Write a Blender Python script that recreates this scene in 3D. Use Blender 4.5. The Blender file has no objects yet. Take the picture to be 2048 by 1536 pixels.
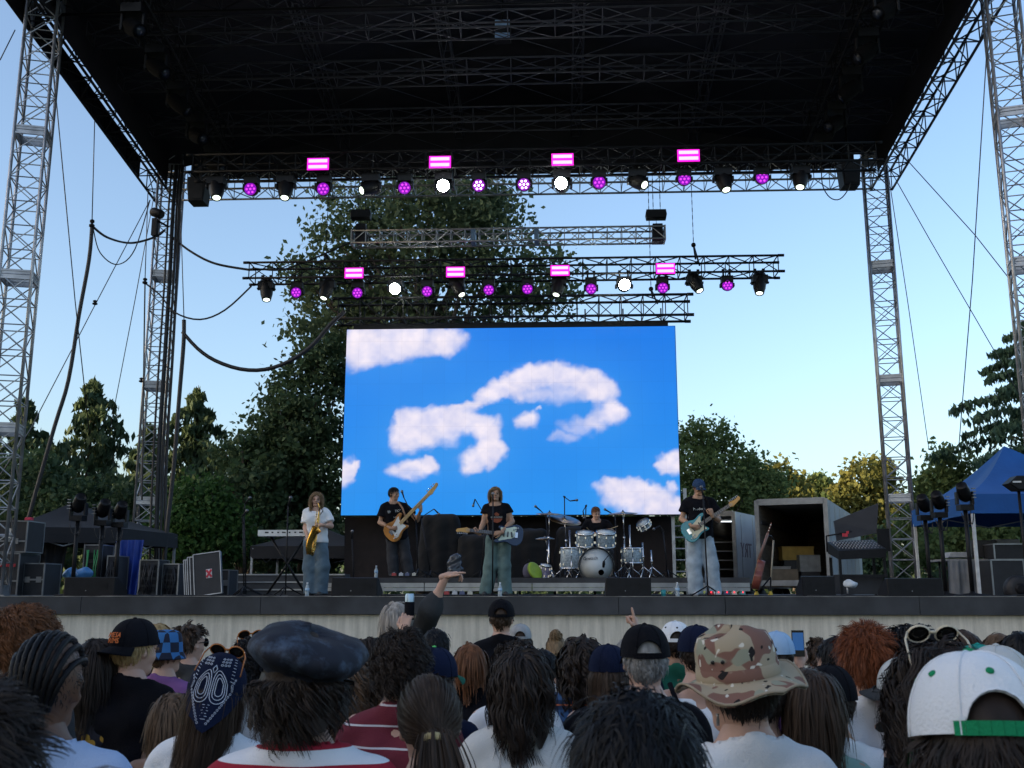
import bpy, bmesh, math, random
import numpy as np
from mathutils import Vector, Matrix

random.seed(7)
RNG = np.random.default_rng(7)
scene = bpy.context.scene
COL = scene.collection
R = math.radians

# ------------------------------------------------------------------ camera, sky, sun, exposure
CAM_Z, FPX, PITCH, YAW = 1.95, 2050.0, R(11.36), R(2.5)
cam_data = bpy.data.cameras.new("camera")
cam_data.sensor_width = 36.0
cam_data.lens = 36.0 * FPX / 2048.0
cam_data.clip_start = 0.05
cam_data.clip_end = 3000.0
cam = bpy.data.objects.new("camera", cam_data)
COL.objects.link(cam)
cam.location = (0, 0, CAM_Z)
cam.rotation_euler = (math.pi / 2 + PITCH, 0, YAW)
scene.camera = cam
cam_data.dof.use_dof = True
cam_data.dof.focus_distance = 16.0
cam_data.dof.aperture_fstop = 11.0

SUN_ELEV, SUN_AZ = R(16.0), math.atan2(0.85, 0.5)      # light travels towards (+x, +y)
SUN_DIR = Vector((math.sin(SUN_AZ) * math.cos(SUN_ELEV), math.cos(SUN_AZ) * math.cos(SUN_ELEV), -math.sin(SUN_ELEV)))
world = bpy.data.worlds.new("World")
scene.world = world
world.use_nodes = True
wn = world.node_tree.nodes
bg = wn["Background"]
sky = wn.new("ShaderNodeTexSky")
sky.sky_type = 'NISHITA'
sky.sun_disc = False
sky.sun_elevation = SUN_ELEV
sky.sun_rotation = SUN_AZ + math.pi
sky.air_density = 1.0
sky.dust_density = 2.8
sky.ozone_density = 2.0
world.node_tree.links.new(sky.outputs[0], bg.inputs[0])
bg.inputs[1].default_value = 0.15
sun_data = bpy.data.lights.new("sun", 'SUN')
sun_data.energy = 3.5
sun_data.angle = R(0.6)
sun_data.color = (1.0, 0.76, 0.46)
sun = bpy.data.objects.new("sun", sun_data)
COL.objects.link(sun)
sun.rotation_euler = SUN_DIR.to_track_quat('-Z', 'Y').to_euler()
sun.location = (-60, -30, 40)
vs = scene.view_settings
vs.view_transform = 'Standard'
vs.look = 'None'
vs.gamma = 1.0
vs.exposure = 1.18
vs.use_curve_mapping = False

# ------------------------------------------------------------------ helpers
CR = Matrix.Rotation(YAW, 3, 'Z') @ Matrix.Rotation(math.pi / 2 + PITCH, 3, 'X')
def ray(px, py):
    return CR @ Vector(((px - 1024) / FPX, (768 - py) / FPX, -1.0))
def at(px, py, Y):
    d = ray(px, py)
    t = Y / d.y
    return Vector((d.x * t, Y, CAM_Z + d.z * t))
def atz(px, py, Z):
    d = ray(px, py)
    t = (Z - CAM_Z) / d.z
    return Vector((d.x * t, d.y * t, Z))
V = Vector

MATS = {}
def new_mat(name):
    m = bpy.data.materials.new(name)
    m.use_nodes = True
    nt = m.node_tree
    return m, nt, nt.nodes["Principled BSDF"]
def lk(nt, a, b): nt.links.new(a, b)
def M(name, col=(.5, .5, .5), rough=.6, metal=0.0, var=.18, scale=6.0, bump=0.0, bscale=60.0, spec=.5, sheen=0.0, col2=None, stretch=None):
    if name in MATS: return MATS[name]
    m, nt, b = new_mat(name)
    tc = nt.nodes.new("ShaderNodeTexCoord")
    src = tc.outputs["Object"]
    if stretch:
        mp = nt.nodes.new("ShaderNodeMapping"); mp.inputs["Scale"].default_value = stretch
        lk(nt, src, mp.inputs[0]); src = mp.outputs[0]
    nz = nt.nodes.new("ShaderNodeTexNoise")
    nz.inputs["Scale"].default_value = scale
    nz.inputs["Detail"].default_value = 4
    lk(nt, src, nz.inputs["Vector"])
    rp = nt.nodes.new("ShaderNodeValToRGB")
    c2 = col2 or tuple(min(1, c * (1 + var)) for c in col)
    c1 = tuple(c * (1 - var) for c in col)
    rp.color_ramp.elements[0].position = .3; rp.color_ramp.elements[1].position = .7
    rp.color_ramp.elements[0].color = (*c1, 1); rp.color_ramp.elements[1].color = (*c2, 1)
    lk(nt, nz.outputs["Fac"], rp.inputs[0])
    lk(nt, rp.outputs[0], b.inputs["Base Color"])
    b.inputs["Roughness"].default_value = rough
    b.inputs["Metallic"].default_value = metal
    b.inputs["Specular IOR Level"].default_value = spec
    if sheen: b.inputs["Sheen Weight"].default_value = sheen
    if bump:
        n2 = nt.nodes.new("ShaderNodeTexNoise"); n2.inputs["Scale"].default_value = bscale; n2.inputs["Detail"].default_value = 3
        lk(nt, src, n2.inputs["Vector"])
        bp = nt.nodes.new("ShaderNodeBump"); bp.inputs["Strength"].default_value = bump; bp.inputs["Distance"].default_value = .02
        lk(nt, n2.outputs["Fac"], bp.inputs["Height"]); lk(nt, bp.outputs[0], b.inputs["Normal"])
    MATS[name] = m
    return m
def EM(name, col, strength, base=(.02, .02, .02)):
    if name in MATS: return MATS[name]
    m, nt, b = new_mat(name)
    b.inputs["Base Color"].default_value = (*base, 1)
    b.inputs["Emission Color"].default_value = (*col, 1)
    b.inputs["Emission Strength"].default_value = strength
    MATS[name] = m
    return m

class MB:
    """collects shapes, links them as ONE mesh object"""
    def __init__(self): self.v = []; self.f = []; self.s = []; self.n = 0
    def raw(self, verts, faces, smooth=False):
        n = self.n
        self.v.extend([tuple(p) for p in verts])
        self.f.extend([tuple(i + n for i in f) for f in faces])
        self.s.extend([smooth] * len(faces))
        self.n += len(verts)
        return self
    def box(self, c, s, rot=None, taper=None):
        c = V(c); hx, hy, hz = s[0] / 2, s[1] / 2, s[2] / 2
        vs_ = []
        for z in (-1, 1):
            k = 1.0 if (z < 0 or not taper) else taper
            for x, y in ((-1, -1), (1, -1), (1, 1), (-1, 1)):
                p = V((x * hx * k, y * hy * k, z * hz))
                vs_.append(c + (rot @ p if rot else p))
        return self.raw(vs_, [(3, 2, 1, 0), (4, 5, 6, 7), (0, 1, 5, 4), (1, 2, 6, 5), (2, 3, 7, 6), (3, 0, 4, 7)])
    def tube(self, a, b, r, r2=None, n=6, cap=True):
        a = V(a); b = V(b); r2 = r if r2 is None else r2
        d = b - a
        if d.length < 1e-6: return self
        d.normalize()
        u = d.orthogonal().normalized(); w = d.cross(u)
        vs_ = []
        for p, rr in ((a, r), (b, r2)):
            for i in range(n):
                t = 2 * math.pi * i / n
                vs_.append(p + u * (math.cos(t) * rr) + w * (math.sin(t) * rr))
        fs = [(i, (i + 1) % n, n + (i + 1) % n, n + i) for i in range(n)]
        self.raw(vs_, fs, n > 5)
        if cap:
            m = self.n - 2 * n
            self.f.append(tuple(m + i for i in reversed(range(n)))); self.s.append(False)
            self.f.append(tuple(m + n + i for i in range(n))); self.s.append(False)
        return self
    def path(self, pts, r, n=6, r2=None, cap=True):
        pts = [V(p) for p in pts]
        m = len(pts); vs_ = []
        u = None
        for i, p in enumerate(pts):
            d = (pts[min(i + 1, m - 1)] - pts[max(i - 1, 0)]).normalized()
            if u is None: u = d.orthogonal().normalized()
            else:
                u = (u - d * u.dot(d))
                u = u.normalized() if u.length > 1e-6 else d.orthogonal().normalized()
            w = d.cross(u)
            rr = (r[i] if isinstance(r, (list, tuple)) else (r if r2 is None else r + (r2 - r) * i / (m - 1)))
            for k in range(n):
                t = 2 * math.pi * k / n
                vs_.append(p + u * (math.cos(t) * rr) + w * (math.sin(t) * rr))
        fs = []
        for i in range(m - 1):
            for k in range(n):
                k2 = (k + 1) % n
                fs.append((i * n + k, i * n + k2, (i + 1) * n + k2, (i + 1) * n + k))
        self.raw(vs_, fs, True)
        if cap:
            b0 = self.n - m * n
            self.f.append(tuple(b0 + i for i in reversed(range(n)))); self.s.append(False)
            self.f.append(tuple(b0 + (m - 1) * n + i for i in range(n))); self.s.append(False)
        return self
    def lathe(self, prof, o=(0, 0, 0), axis=(0, 0, 1), n=20, smooth=True, up=None, cap=True):
        """prof: list of (radius, distance along axis)"""
        o = V(o); d = V(axis).normalized()
        u = d.orthogonal().normalized(); w = d.cross(u)
        vs_ = []
        for r, h in prof:
            for k in range(n):
                t = 2 * math.pi * k / n
                vs_.append(o + d * h + u * (math.cos(t) * r) + w * (math.sin(t) * r))
        fs = []
        for i in range(len(prof) - 1):
            for k in range(n):
                k2 = (k + 1) % n
                fs.append((i * n + k, i * n + k2, (i + 1) * n + k2, (i + 1) * n + k))
        self.raw(vs_, fs, smooth)
        b0 = self.n - len(prof) * n
        if cap and prof[0][0] > 1e-4: self.f.append(tuple(b0 + i for i in reversed(range(n)))); self.s.append(False)
        if cap and prof[-1][0] > 1e-4: self.f.append(tuple(b0 + (len(prof) - 1) * n + i for i in range(n))); self.s.append(False)
        return self
    def prism(self, outline, depth, o, ux, uy, bevel=0.0):
        """outline: 2D points ccw in (ux, uy); extruded to +-depth/2 along ux x uy"""
        o = V(o); ux = V(ux); uy = V(uy); nz = ux.cross(uy).normalized()
        m = len(outline)
        if bevel:
            cx = sum(p[0] for p in outline) / m; cy = sum(p[1] for p in outline) / m
            lay = [(-depth / 2, 1), (-depth / 2 + bevel, 0), (depth / 2 - bevel, 0), (depth / 2, 1)]
        else:
            lay = [(-depth / 2, 0), (depth / 2, 0)]
        vs_ = []
        for h, ins in lay:
            for i, p in enumerate(outline):
                x, y = p
                if ins:
                    a = V(outline[i - 1]); b = V(outline[(i + 1) % m]); t = (b - a)
                    nn = V((-t.y, t.x)).normalized() if t.length > 1e-9 else V((0, 0))
                    x += nn.x * bevel; y += nn.y * bevel
                vs_.append(o + ux * x + uy * y + nz * h)
        fs = []
        L = len(lay)
        for l in range(L - 1):
            for i in range(m):
                j = (i + 1) % m
                fs.append((l * m + i, l * m + j, (l + 1) * m + j, (l + 1) * m + i))
        self.raw(vs_, fs, bevel > 0 and m > 10)
        b0 = self.n - L * m
        self.f.append(tuple(b0 + i for i in reversed(range(m)))); self.s.append(False)
        self.f.append(tuple(b0 + (L - 1) * m + i for i in range(m))); self.s.append(False)
        return self
    def mesh(self, name):
        me = bpy.data.meshes.new(name)
        me.from_pydata(self.v, [], self.f)
        me.polygons.foreach_set("use_smooth", self.s)
        me.update()
        return me
    def build(self, name, mat, parent=None):
        return link(name, self.mesh(name), mat, parent)

def link(name, me, mat, parent=None):
    o = bpy.data.objects.new(name, me)
    COL.objects.link(o)
    if mat is not None:
        if len(me.materials) == 0: me.materials.append(mat)
        else:
            o.material_slots[0].link = 'OBJECT'; o.material_slots[0].material = mat
    if parent is not None: o.parent = parent
    return o
def np_mesh(name, verts, faces, smooth=True):
    """verts (n,3), faces (m,k) arrays"""
    me = bpy.data.meshes.new(name)
    verts = np.asarray(verts, dtype=np.float32); faces = np.asarray(faces, dtype=np.int32)
    m, k = faces.shape
    me.vertices.add(len(verts)); me.vertices.foreach_set("co", verts.ravel())
    me.loops.add(m * k); me.loops.foreach_set("vertex_index", faces.ravel())
    me.polygons.add(m)
    me.polygons.foreach_set("loop_start", np.arange(0, m * k, k, dtype=np.int32))
    me.polygons.foreach_set("use_smooth", np.full(m, smooth))
    me.update(calc_edges=True)
    return me
def tag(o, label=None, cat=None, group=None, kind=None):
    if label: o["label"] = label
    if cat: o["category"] = cat
    if group: o["group"] = group
    if kind: o["kind"] = kind
    return o
def empty(name, loc=(0, 0, 0), rz=0.0, label=None, cat=None, group=None):
    o = bpy.data.objects.new(name, None)
    COL.objects.link(o)
    o.empty_display_size = .1
    o.location = loc; o.rotation_euler = (0, 0, rz)
    return tag(o, label, cat, group)
def copy_tree(o, parent=None):
    c = o.copy(); COL.objects.link(c)
    if parent is not None:
        c.parent = parent
    for ch in list(o.children): copy_tree(ch, c)
    return c
def text_mesh(body, size, depth=.001, mirror=False):
    cu = bpy.data.curves.new("lettering", 'FONT')
    cu.body = body; cu.size = size; cu.extrude = depth; cu.align_x = 'CENTER'; cu.align_y = 'CENTER'
    cu.resolution_u = 2
    o = bpy.data.objects.new("lettering", cu); COL.objects.link(o)
    dg = bpy.context.evaluated_depsgraph_get()
    me = bpy.data.meshes.new_from_object(o.evaluated_get(dg))
    bpy.data.objects.remove(o); bpy.data.curves.remove(cu)
    if mirror:
        me.transform(Matrix.Scale(-1, 4, (1, 0, 0)))
    return me
def catenary(a, b, sag, n=14):
    a = V(a); b = V(b)
    return [a.lerp(b, i / n) + V((0, 0, -sag * 4 * (i / n) * (1 - i / n))) for i in range(n + 1)]
# ------------------------------------------------------------------ setting: ground, stage
STAGE_Z, STAGE_Y = 1.85, 15.8
grass = M("grass_ground", (.05, .075, .03), .95, var=.5, scale=1.5, bump=.6, bscale=30, col2=(.09, .10, .045))
g = MB()
N = 40
xs = [-900, -300, -120] + [-60 + i * 6 for i in range(21)] + [120, 300, 900]
ys = [-300, -100, -40] + [-20 + i * 6 for i in range(21)] + [150, 300, 900, 1800]
vv = [(x, y, 0.02 * math.sin(x * .7) * math.cos(y * .5)) for y in ys for x in xs]
ff = [(j * len(xs) + i, j * len(xs) + i + 1, (j + 1) * len(xs) + i + 1, (j + 1) * len(xs) + i) for j in range(len(ys) - 1) for i in range(len(xs) - 1)]
tag(g.raw(vv, ff, True).build("ground", grass), kind="structure")

# concrete stage with black lip boards
def concrete_mat():
    m, nt, b = new_mat("stained_concrete")
    tc = nt.nodes.new("ShaderNodeTexCoord")
    mp = nt.nodes.new("ShaderNodeMapping"); mp.inputs["Scale"].default_value = (7, 1, .5)
    lk(nt, tc.outputs["Object"], mp.inputs[0])
    n1 = nt.nodes.new("ShaderNodeTexNoise"); n1.inputs["Scale"].default_value = 1.3; n1.inputs["Detail"].default_value = 8; n1.inputs["Roughness"].default_value = .65
    lk(nt, mp.outputs[0], n1.inputs["Vector"])
    r1 = nt.nodes.new("ShaderNodeValToRGB")
    r1.color_ramp.elements[0].position = .28; r1.color_ramp.elements[0].color = (.48, .43, .36, 1)
    r1.color_ramp.elements[1].position = .62; r1.color_ramp.elements[1].color = (.76, .69, .59, 1)
    lk(nt, n1.outputs["Fac"], r1.inputs[0])
    n2 = nt.nodes.new("ShaderNodeTexNoise"); n2.inputs["Scale"].default_value = 30; n2.inputs["Detail"].default_value = 5
    lk(nt, tc.outputs["Object"], n2.inputs["Vector"])
    mx = nt.nodes.new("ShaderNodeMixRGB"); mx.blend_type = 'MULTIPLY'; mx.inputs[0].default_value = .15
    lk(nt, r1.outputs[0], mx.inputs[1]); lk(nt, n2.outputs["Fac"], mx.inputs[2])
    lk(nt, mx.outputs[0], b.inputs["Base Color"])
    b.inputs["Roughness"].default_value = .9
    bp = nt.nodes.new("ShaderNodeBump"); bp.inputs["Strength"].default_value = .3; bp.inputs["Distance"].default_value = .01
    lk(nt, n2.outputs["Fac"], bp.inputs["Height"]); lk(nt, bp.outputs[0], b.inputs["Normal"])
    return m
stage = empty("concert_stage", (-.7, STAGE_Y, 0), 0, "wide concrete stage with a black painted lip behind the crowd", "stage")
def sub(parent, mb, name, mat):
    """build in world coordinates, then parent keeping the place"""
    o = mb.build(name, mat)
    o.parent = parent
    bpy.context.view_layer.update()
    o.matrix_parent_inverse = parent.matrix_world.inverted()
    return o
_upd = {}
def pin(parent):
    p = parent.location; return Matrix.Translation(-p) if parent.rotation_euler.z == 0 else (Matrix.Translation(p) @ Matrix.Rotation(parent.rotation_euler.z, 4, 'Z')).inverted()
def sub(parent, mb, name, mat):
    me = mb.mesh(name) if isinstance(mb, MB) else mb
    me.transform(pin(parent))
    return link(name, me, mat, parent)
SX0, SX1, SY1 = -15.0, 14.0, 26.5
sub(stage, MB().box((-.5, (STAGE_Y + .06 + SY1) / 2, .78), (SX1 - SX0, SY1 - STAGE_Y - .06, 1.60)), "concrete_wall", concrete_mat())
deckm = M("black_deck", (.035, .035, .038), .7, var=.4, scale=3, bump=.15, bscale=20)
sub(stage, MB().box((-.5, (STAGE_Y + SY1) / 2 + .03, 1.7175), (SX1 - SX0 - .02, SY1 - STAGE_Y - .06, .265)), "deck", deckm)
lipm = M("black_lip_paint", (.036, .037, .042), .75, var=.5, scale=1.6, bump=.2, bscale=14)
lx = [SX0] + [at(p, 1210, STAGE_Y).x for p in (163, 522, 885, 1237, 1450, 1838)] + [SX1]
for a_, b_ in zip(lx[:-1], lx[1:]):
    sub(stage, MB().box(((a_ + b_) / 2, STAGE_Y + .0, 1.7185 + random.uniform(-.003, .003)), (b_ - a_ - .008, .05, .262)), "lip_board", lipm)
sub(stage, MB().box((-.5, STAGE_Y + .012, 1.8535), (SX1 - SX0, .09, .007)), "edge_strip", M("worn_edge", (.30, .28, .26), .5, .3, var=.5, scale=4))

# ------------------------------------------------------------------ trusses, towers, roof
alu = M("aluminium_truss", (.36, .36, .37), .42, .75, var=.25, scale=5)
blk = M("black_truss", (.008, .008, .010), .6, .0, var=.3, scale=5, spec=.22)
blks = M("black_plastic", (.008, .008, .010), .5, 0, var=.3, scale=9, spec=.22)
blkm = M("black_metal", (.012, .012, .014), .45, .3, var=.25, scale=9, spec=.22)
def truss(mb, A, B, w, h, rc=.025, rl=.013, pitch=.5, up=(0, 0, 1), n=6, faces=(0, 1, 2, 3), rungs=True):
    A = V(A); B = V(B); d = (B - A); L = d.length; d.normalize()
    up = V(up); sd = d.cross(up).normalized(); up = sd.cross(d)
    cs = [sd * (sx * w / 2) + up * (sz * h / 2) for sx, sz in ((-1, -1), (1, -1), (1, 1), (-1, 1))]
    for c in cs: mb.tube(A + c, B + c, rc, n=n)
    k = max(1, round(L / pitch)); st = L / k
    for i in range(k + 1):
        p = A + d * min(i * st, L)
        for q in faces:
            c0, c1 = cs[q], cs[(q + 1) % 4]
            if rungs: mb.tube(p + c0, p + c1, rl, n=4, cap=False)
            if i < k:
                p2 = A + d * ((i + 1) * st)
                a, b = (c0, c1) if i % 2 == 0 else (c1, c0)
                mb.tube(p + a, p2 + b, rl, n=4, cap=False)
    return mb
TW = .52
def tower(X, Y, ztop, label, rz):
    t = empty("truss_tower", (X, Y, STAGE_Z), 0, label, "tower", "roof towers at the stage corners")
    Rz = Matrix.Rotation(rz, 3, 'Z')
    cs = [V((X, Y, 0)) + Rz @ V((sx * TW / 2, sy * TW / 2, 0)) for sx, sy in ((-1, -1), (1, -1), (1, 1), (-1, 1))]
    for c in cs:
        sub(t, MB().tube(c + V((0, 0, STAGE_Z)), c + V((0, 0, ztop)), .03, n=8), "chord", alu)
    z = STAGE_Z + .1; sec = 2.7; mb = MB(); cm = MB()
    zc = ztop - .55
    cols = []
    while zc > STAGE_Z: cols.append(zc); zc -= sec
    step = sec / 6
    zz = ztop - .1; i = 0
    while zz - step > STAGE_Z:
        for q in range(4):
            a, b = cs[q], cs[(q + 1) % 4]
            z0, z1 = V((0, 0, zz)), V((0, 0, zz - step))
            mb.tube(a + z0, b + z0, .012, n=5, cap=False)
            if (i + q) % 2: mb.tube(a + z0, b + z1, .012, n=5, cap=False)
            else: mb.tube(b + z0, a + z1, .012, n=5, cap=False)
            if q % 2 == 0:
                mb.tube(a + z1 + (b - a) * .0, b + z0 - (b - a) * .0, .0105, n=4, cap=False)
        zz -= step; i += 1
    sub(t, mb, "lattice", alu)
    for c in cols:
        cmb = MB()
        for dz in (-.07, .07):
            for q in range(4):
                a, b = cs[q] + V((0, 0, c + dz)), cs[(q + 1) % 4] + V((0, 0, c + dz))
                cmb.tube(a, b, .022, n=4)
        for q in range(4):
            a, b = cs[q] + V((0, 0, c)), cs[(q + 1) % 4] + V((0, 0, c))
            dd = (b - a).normalized()
            cmb.box((a + b) / 2, ((b - a).length, .012, .12), Matrix(((dd.x, -dd.y, 0), (dd.y, dd.x, 0), (0, 0, 1))))
        sub(t, cmb, "collar", alu)
    for c in cs: sub(t, MB().box((c.x, c.y, STAGE_Z + .012), (.2, .2, .02)), "foot_plate", alu)
    return t
FY, BY = 17.0, 23.3
XL, XR = -9.35, 7.85
RZ = 11.45
tower(at(24, 700, FY).x, FY, 13.3, "silver lattice tower at the left frame edge, nearest the crates", R(16))
tower(at(326, 600, BY).x, BY, 12.6, "silver lattice tower wrapped in black cables beside the keyboard side trees", R(12))
tower(at(1768, 600, BY).x, BY, 12.6, "silver lattice tower standing left of the blue canopy tent", R(-14))
tower(at(2062, 600, FY).x, FY, 13.3, "silver lattice tower cut off by the right frame edge", R(-16))
XL = at(326, 600, BY).x; XR = at(1768, 600, BY).x

roof = empty("stage_roof", ((XL + XR) / 2, 20, RZ), 0, "huge dark stage roof on a truss frame above the band", "roof")
XC = (XL + XR) / 2
Y0, Y1 = 14.6, BY + .25
fab = M("dark_roof_fabric", (.010, .008, .013), .8, var=.3, scale=2)
mb = MB()
def ridge(x): return RZ + .75 + 1.6 * (1 - abs(x - XC) / ((XR - XL) / 2 + .4))
nx, ny = 24, 14
rv = []
for j in range(ny + 1):
    for i in range(nx + 1):
        x = XL - .35 + (XR - XL + .7) * i / nx; y = Y0 + (Y1 - Y0) * j / ny
        rv.append((x, y, ridge(x) + .05 * math.sin(i * 1.7 + j) * math.sin(j * 2.1)))
rf = [(j * (nx + 1) + i, j * (nx + 1) + i + 1, (j + 1) * (nx + 1) + i + 1, (j + 1) * (nx + 1) + i) for j in range(ny) for i in range(nx)]
top = [(x, y, z + .03) for x, y, z in rv]
mb.raw(rv, [f[::-1] for f in rf], True); mb.raw(top, rf, True)
sub(roof, mb, "canopy_fabric", fab)
# valances closing the gap between frame and fabric
mb = MB()
for i in range(nx):
    x0 = XL - .35 + (XR - XL + .7) * i / nx; x1 = XL - .35 + (XR - XL + .7) * (i + 1) / nx
    if 1 <= i < nx - 1:
        mb.raw([(x0, Y1 - .02, RZ + .5), (x1, Y1 - .02, RZ + .5), (x1, Y1 - .02, ridge(x1) + .12), (x0, Y1 - .02, ridge(x0) + .12),
            (x0, Y1, RZ + .5), (x1, Y1, RZ + .5), (x1, Y1, ridge(x1) + .12), (x0, Y1, ridge(x0) + .12)], [(0, 1, 2, 3), (7, 6, 5, 4), (0, 4, 5, 1)])
sub(roof, mb, "rear_valance", fab)
for sx, x in ((-1, XL - .33), (1, XR + .33)):
    sub(roof, MB().box((x - sx * .36, (Y0 + Y1) / 2 - .3, RZ + .52), (.02, Y1 - Y0 - .6, .9)), "side_valance", fab)
    if sx < 0: sub(roof, MB().box((x - .2, (Y0 + Y1) / 2 + .4, RZ + .3), (.02, Y1 - Y0 - 2.6, .56)), "side_valance", fab)
    sub(roof, MB().box((x - sx * .0, (Y0 + Y1) / 2, RZ + .86), (.02, Y1 - Y0 - .1, .35)), "side_valance", fab)
darkalu = M("dull_alloy", (.07, .07, .085), .5, .5, var=.25)
# perimeter
for sx, x in ((-1, XL), (1, XR)):
    sub(roof, truss(MB(), (x + sx * .25, Y0, RZ + .25), (x + sx * .25, Y1 + .1, RZ + .25), .5, .5, .03, .014, .62), "side_truss", blk if sx < 0 else darkalu)
sub(roof, truss(MB(), (XL, BY, RZ + .2), (XR, BY, RZ + .2), .5, .45, .024, .012, .5), "rear_truss", alu)
sub(roof, truss(MB(), (XL - .4, FY, RZ + .55), (XR + .4, FY, RZ + .55), .5, .5, .026, .013, .9), "front_truss", blkm)
darkalu = M("dull_alloy", (.07, .07, .085), .5, .5, var=.25)
for y in (15.6, 18.25, 19.7, 21.4):
    sub(roof, truss(MB(), (XL + .2, y, RZ + .62), (XR - .2, y, RZ + .62), .36, .36, .02, .01, .9), "cross_truss", darkalu)
for k in range(6):
    x = XL + (XR - XL) * (k + .5) / 6
    sub(roof, truss(MB(), (x, Y0 + .1, RZ + 1.0 + .25 * (2.5 - abs(k - 2.5))), (x, Y1 - .2, RZ + 1.0 + .25 * (2.5 - abs(k - 2.5))), .22, .3, .016, .008, 1.0), "purlin", darkalu)
mb = MB()
for k in range(5):
    x0 = XL + (XR - XL) * (k + .5) / 6; x1 = XL + (XR - XL) * (k + 1.5) / 6
    for y0, y1 in ((15.6, 18.25), (18.25, 19.7), (19.7, 21.4), (21.4, 23.2)):
        mb.tube((x0, y0, RZ + .9), (x1, y1, RZ + .9), .008, n=4); mb.tube((x1, y0, RZ + .9), (x0, y1, RZ + .9), .008, n=4)
sub(roof, mb, "cross_bracing", darkalu)

# the whole roof climbs towards the crowd
SLOPE = .145
def lift(y): return SLOPE * (BY - y)
_sh = Matrix.Identity(4); _sh[2][1] = -SLOPE; _sh[2][3] = SLOPE * (BY - roof.location.y)
for ch_ in roof.children: ch_.data.transform(_sh)
# ------------------------------------------------------------------ lighting rig
def hang_truss(pa, pb, Y, py_t, py_b, label, mat, w=.5, rc=.026, rl=.014, pitch=.55, ends=True, name="lighting_truss"):
    A = at(pa, (py_t + py_b) / 2, Y); B = at(pb, (py_t + py_b) / 2, Y)
    zt = at((pa + pb) / 2, py_t, Y).z; zb = at((pa + pb) / 2, py_b, Y).z
    z = (zt + zb) / 2
    o = empty(name, (A.x, Y, z), 0, label, "truss", "trusses hanging under the roof")
    A = V((A.x, Y, z)); B = V((B.x, Y, z)); h = zt - zb
    sub(o, truss(MB(), A, B, w, h, rc, rl, pitch), "box_frame", mat)
    if ends:
        for P, s in ((A, -1), (B, 1)):
            mbe = MB()
            for dy in (-w / 2, w / 2):
                for dz in (-h / 2, h / 2):
                    sub(o, MB().tube(P + V((0, dy, dz)), P + V((s * .14, dy, dz)), rc * 1.25, n=6), "end_coupler", mat)
            pass
    return o, z, h
T1Y, T2Y, T3Y, TSY = 20.0, 22.7, 23.0, 22.2
t1, z1, h1 = hang_truss(395, 1745, T1Y, 308, 342, "long black lighting truss carrying the upper row of lamps", blk, .52)
t2, z2, h2 = hang_truss(505, 1552, T2Y, 525, 556, "black lighting truss carrying the lower row of lamps", blk, .52)
t3, z3, h3 = hang_truss(682, 1372, T3Y, 600, 640, "black double truss directly above the video screen", blk, .6, .03, .015, .5)
ts, z4, h4 = hang_truss(706, 1329, TSY, 462, 486, "bare silver truss between the two rows of lamps", alu, .36, .022, .012, .33, False)
for p in (706, 1329):
    x = at(p, 474, TSY).x
    sub(ts, MB().box((x, TSY, z4), (.03, .4, h4 + .05)), "end_plate", alu)
for p in (947, 1073):
    x = at(p, 474, TSY).x
    sub(ts, MB().box((x, TSY, z4), (.1, .39, h4 + .03)), "joint_sleeve", M("blue_grey_sleeve", (.12, .19, .30), .5, .4))
# side lamp trusses under the roof
def side_lamp_truss(x, label):
    o = empty("side_lighting_truss", (x, 19.4, 10.9), 0, label, "truss", "trusses hanging under the roof")
    sub(o, truss(MB(), (x, 16.2, RZ + .25 + lift(16.2)), (x, 21.8, RZ + .25 + lift(21.8)), .5, .5, .024, .013, .6), "box_frame", blk)
    return o
sl = side_lamp_truss(XL + 1.75, "black truss of dark lamps under the left side of the roof")
sr = side_lamp_truss(XR - 1.75, "black truss of dark lamps under the right side of the roof")

body_m = M("lamp_housing", (.007, .007, .009), .45, 0, var=.3, scale=12, spec=.22)
magenta = EM("magenta_led_face", (.26, .005, .5), .44)
led_on = EM("bright_led", (1.0, .35, 1.0), 4.0)
white_on = EM("white_beam_lens", (.85, 1.0, .8), 1.6)
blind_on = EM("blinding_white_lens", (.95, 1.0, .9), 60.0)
glass_off = M("dark_lens_glass", (.03, .035, .05), .08, 0, var=.2)
def rot_to(d):
    return V(d).normalized().to_track_quat('Z', 'Y').to_matrix()
def lamp_base(o, P, zt, w):
    """clamp and base box under a truss chord, P: pivot of the head"""
    sub(o, MB().box((P.x, P.y, zt - .09), (w * 1.05, w * .85, .17)), "base", body_m)
    for s in (-1, 1):
        cl = MB().tube((P.x + s * w * .3, P.y, zt - .01), (P.x + s * w * .3, P.y, zt + .16), .022, n=6)
        cl.lathe([(.042, -.03), (.042, .03)], (P.x + s * w * .3, P.y, zt + .14), (1, 0, 0), 8)
        sub(o, cl, "clamp", blkm)
    for s in (-1, 1):
        yk = MB().prism([(-.07, P.z - .06), (.07, P.z - .06), (.06, zt - .17), (-.06, zt - .17)], .05, (P.x + s * w * .56, P.y, 0), (0, 1, 0), (0, 0, 1), .008)
        sub(o, yk, "yoke_arm", body_m)
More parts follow.
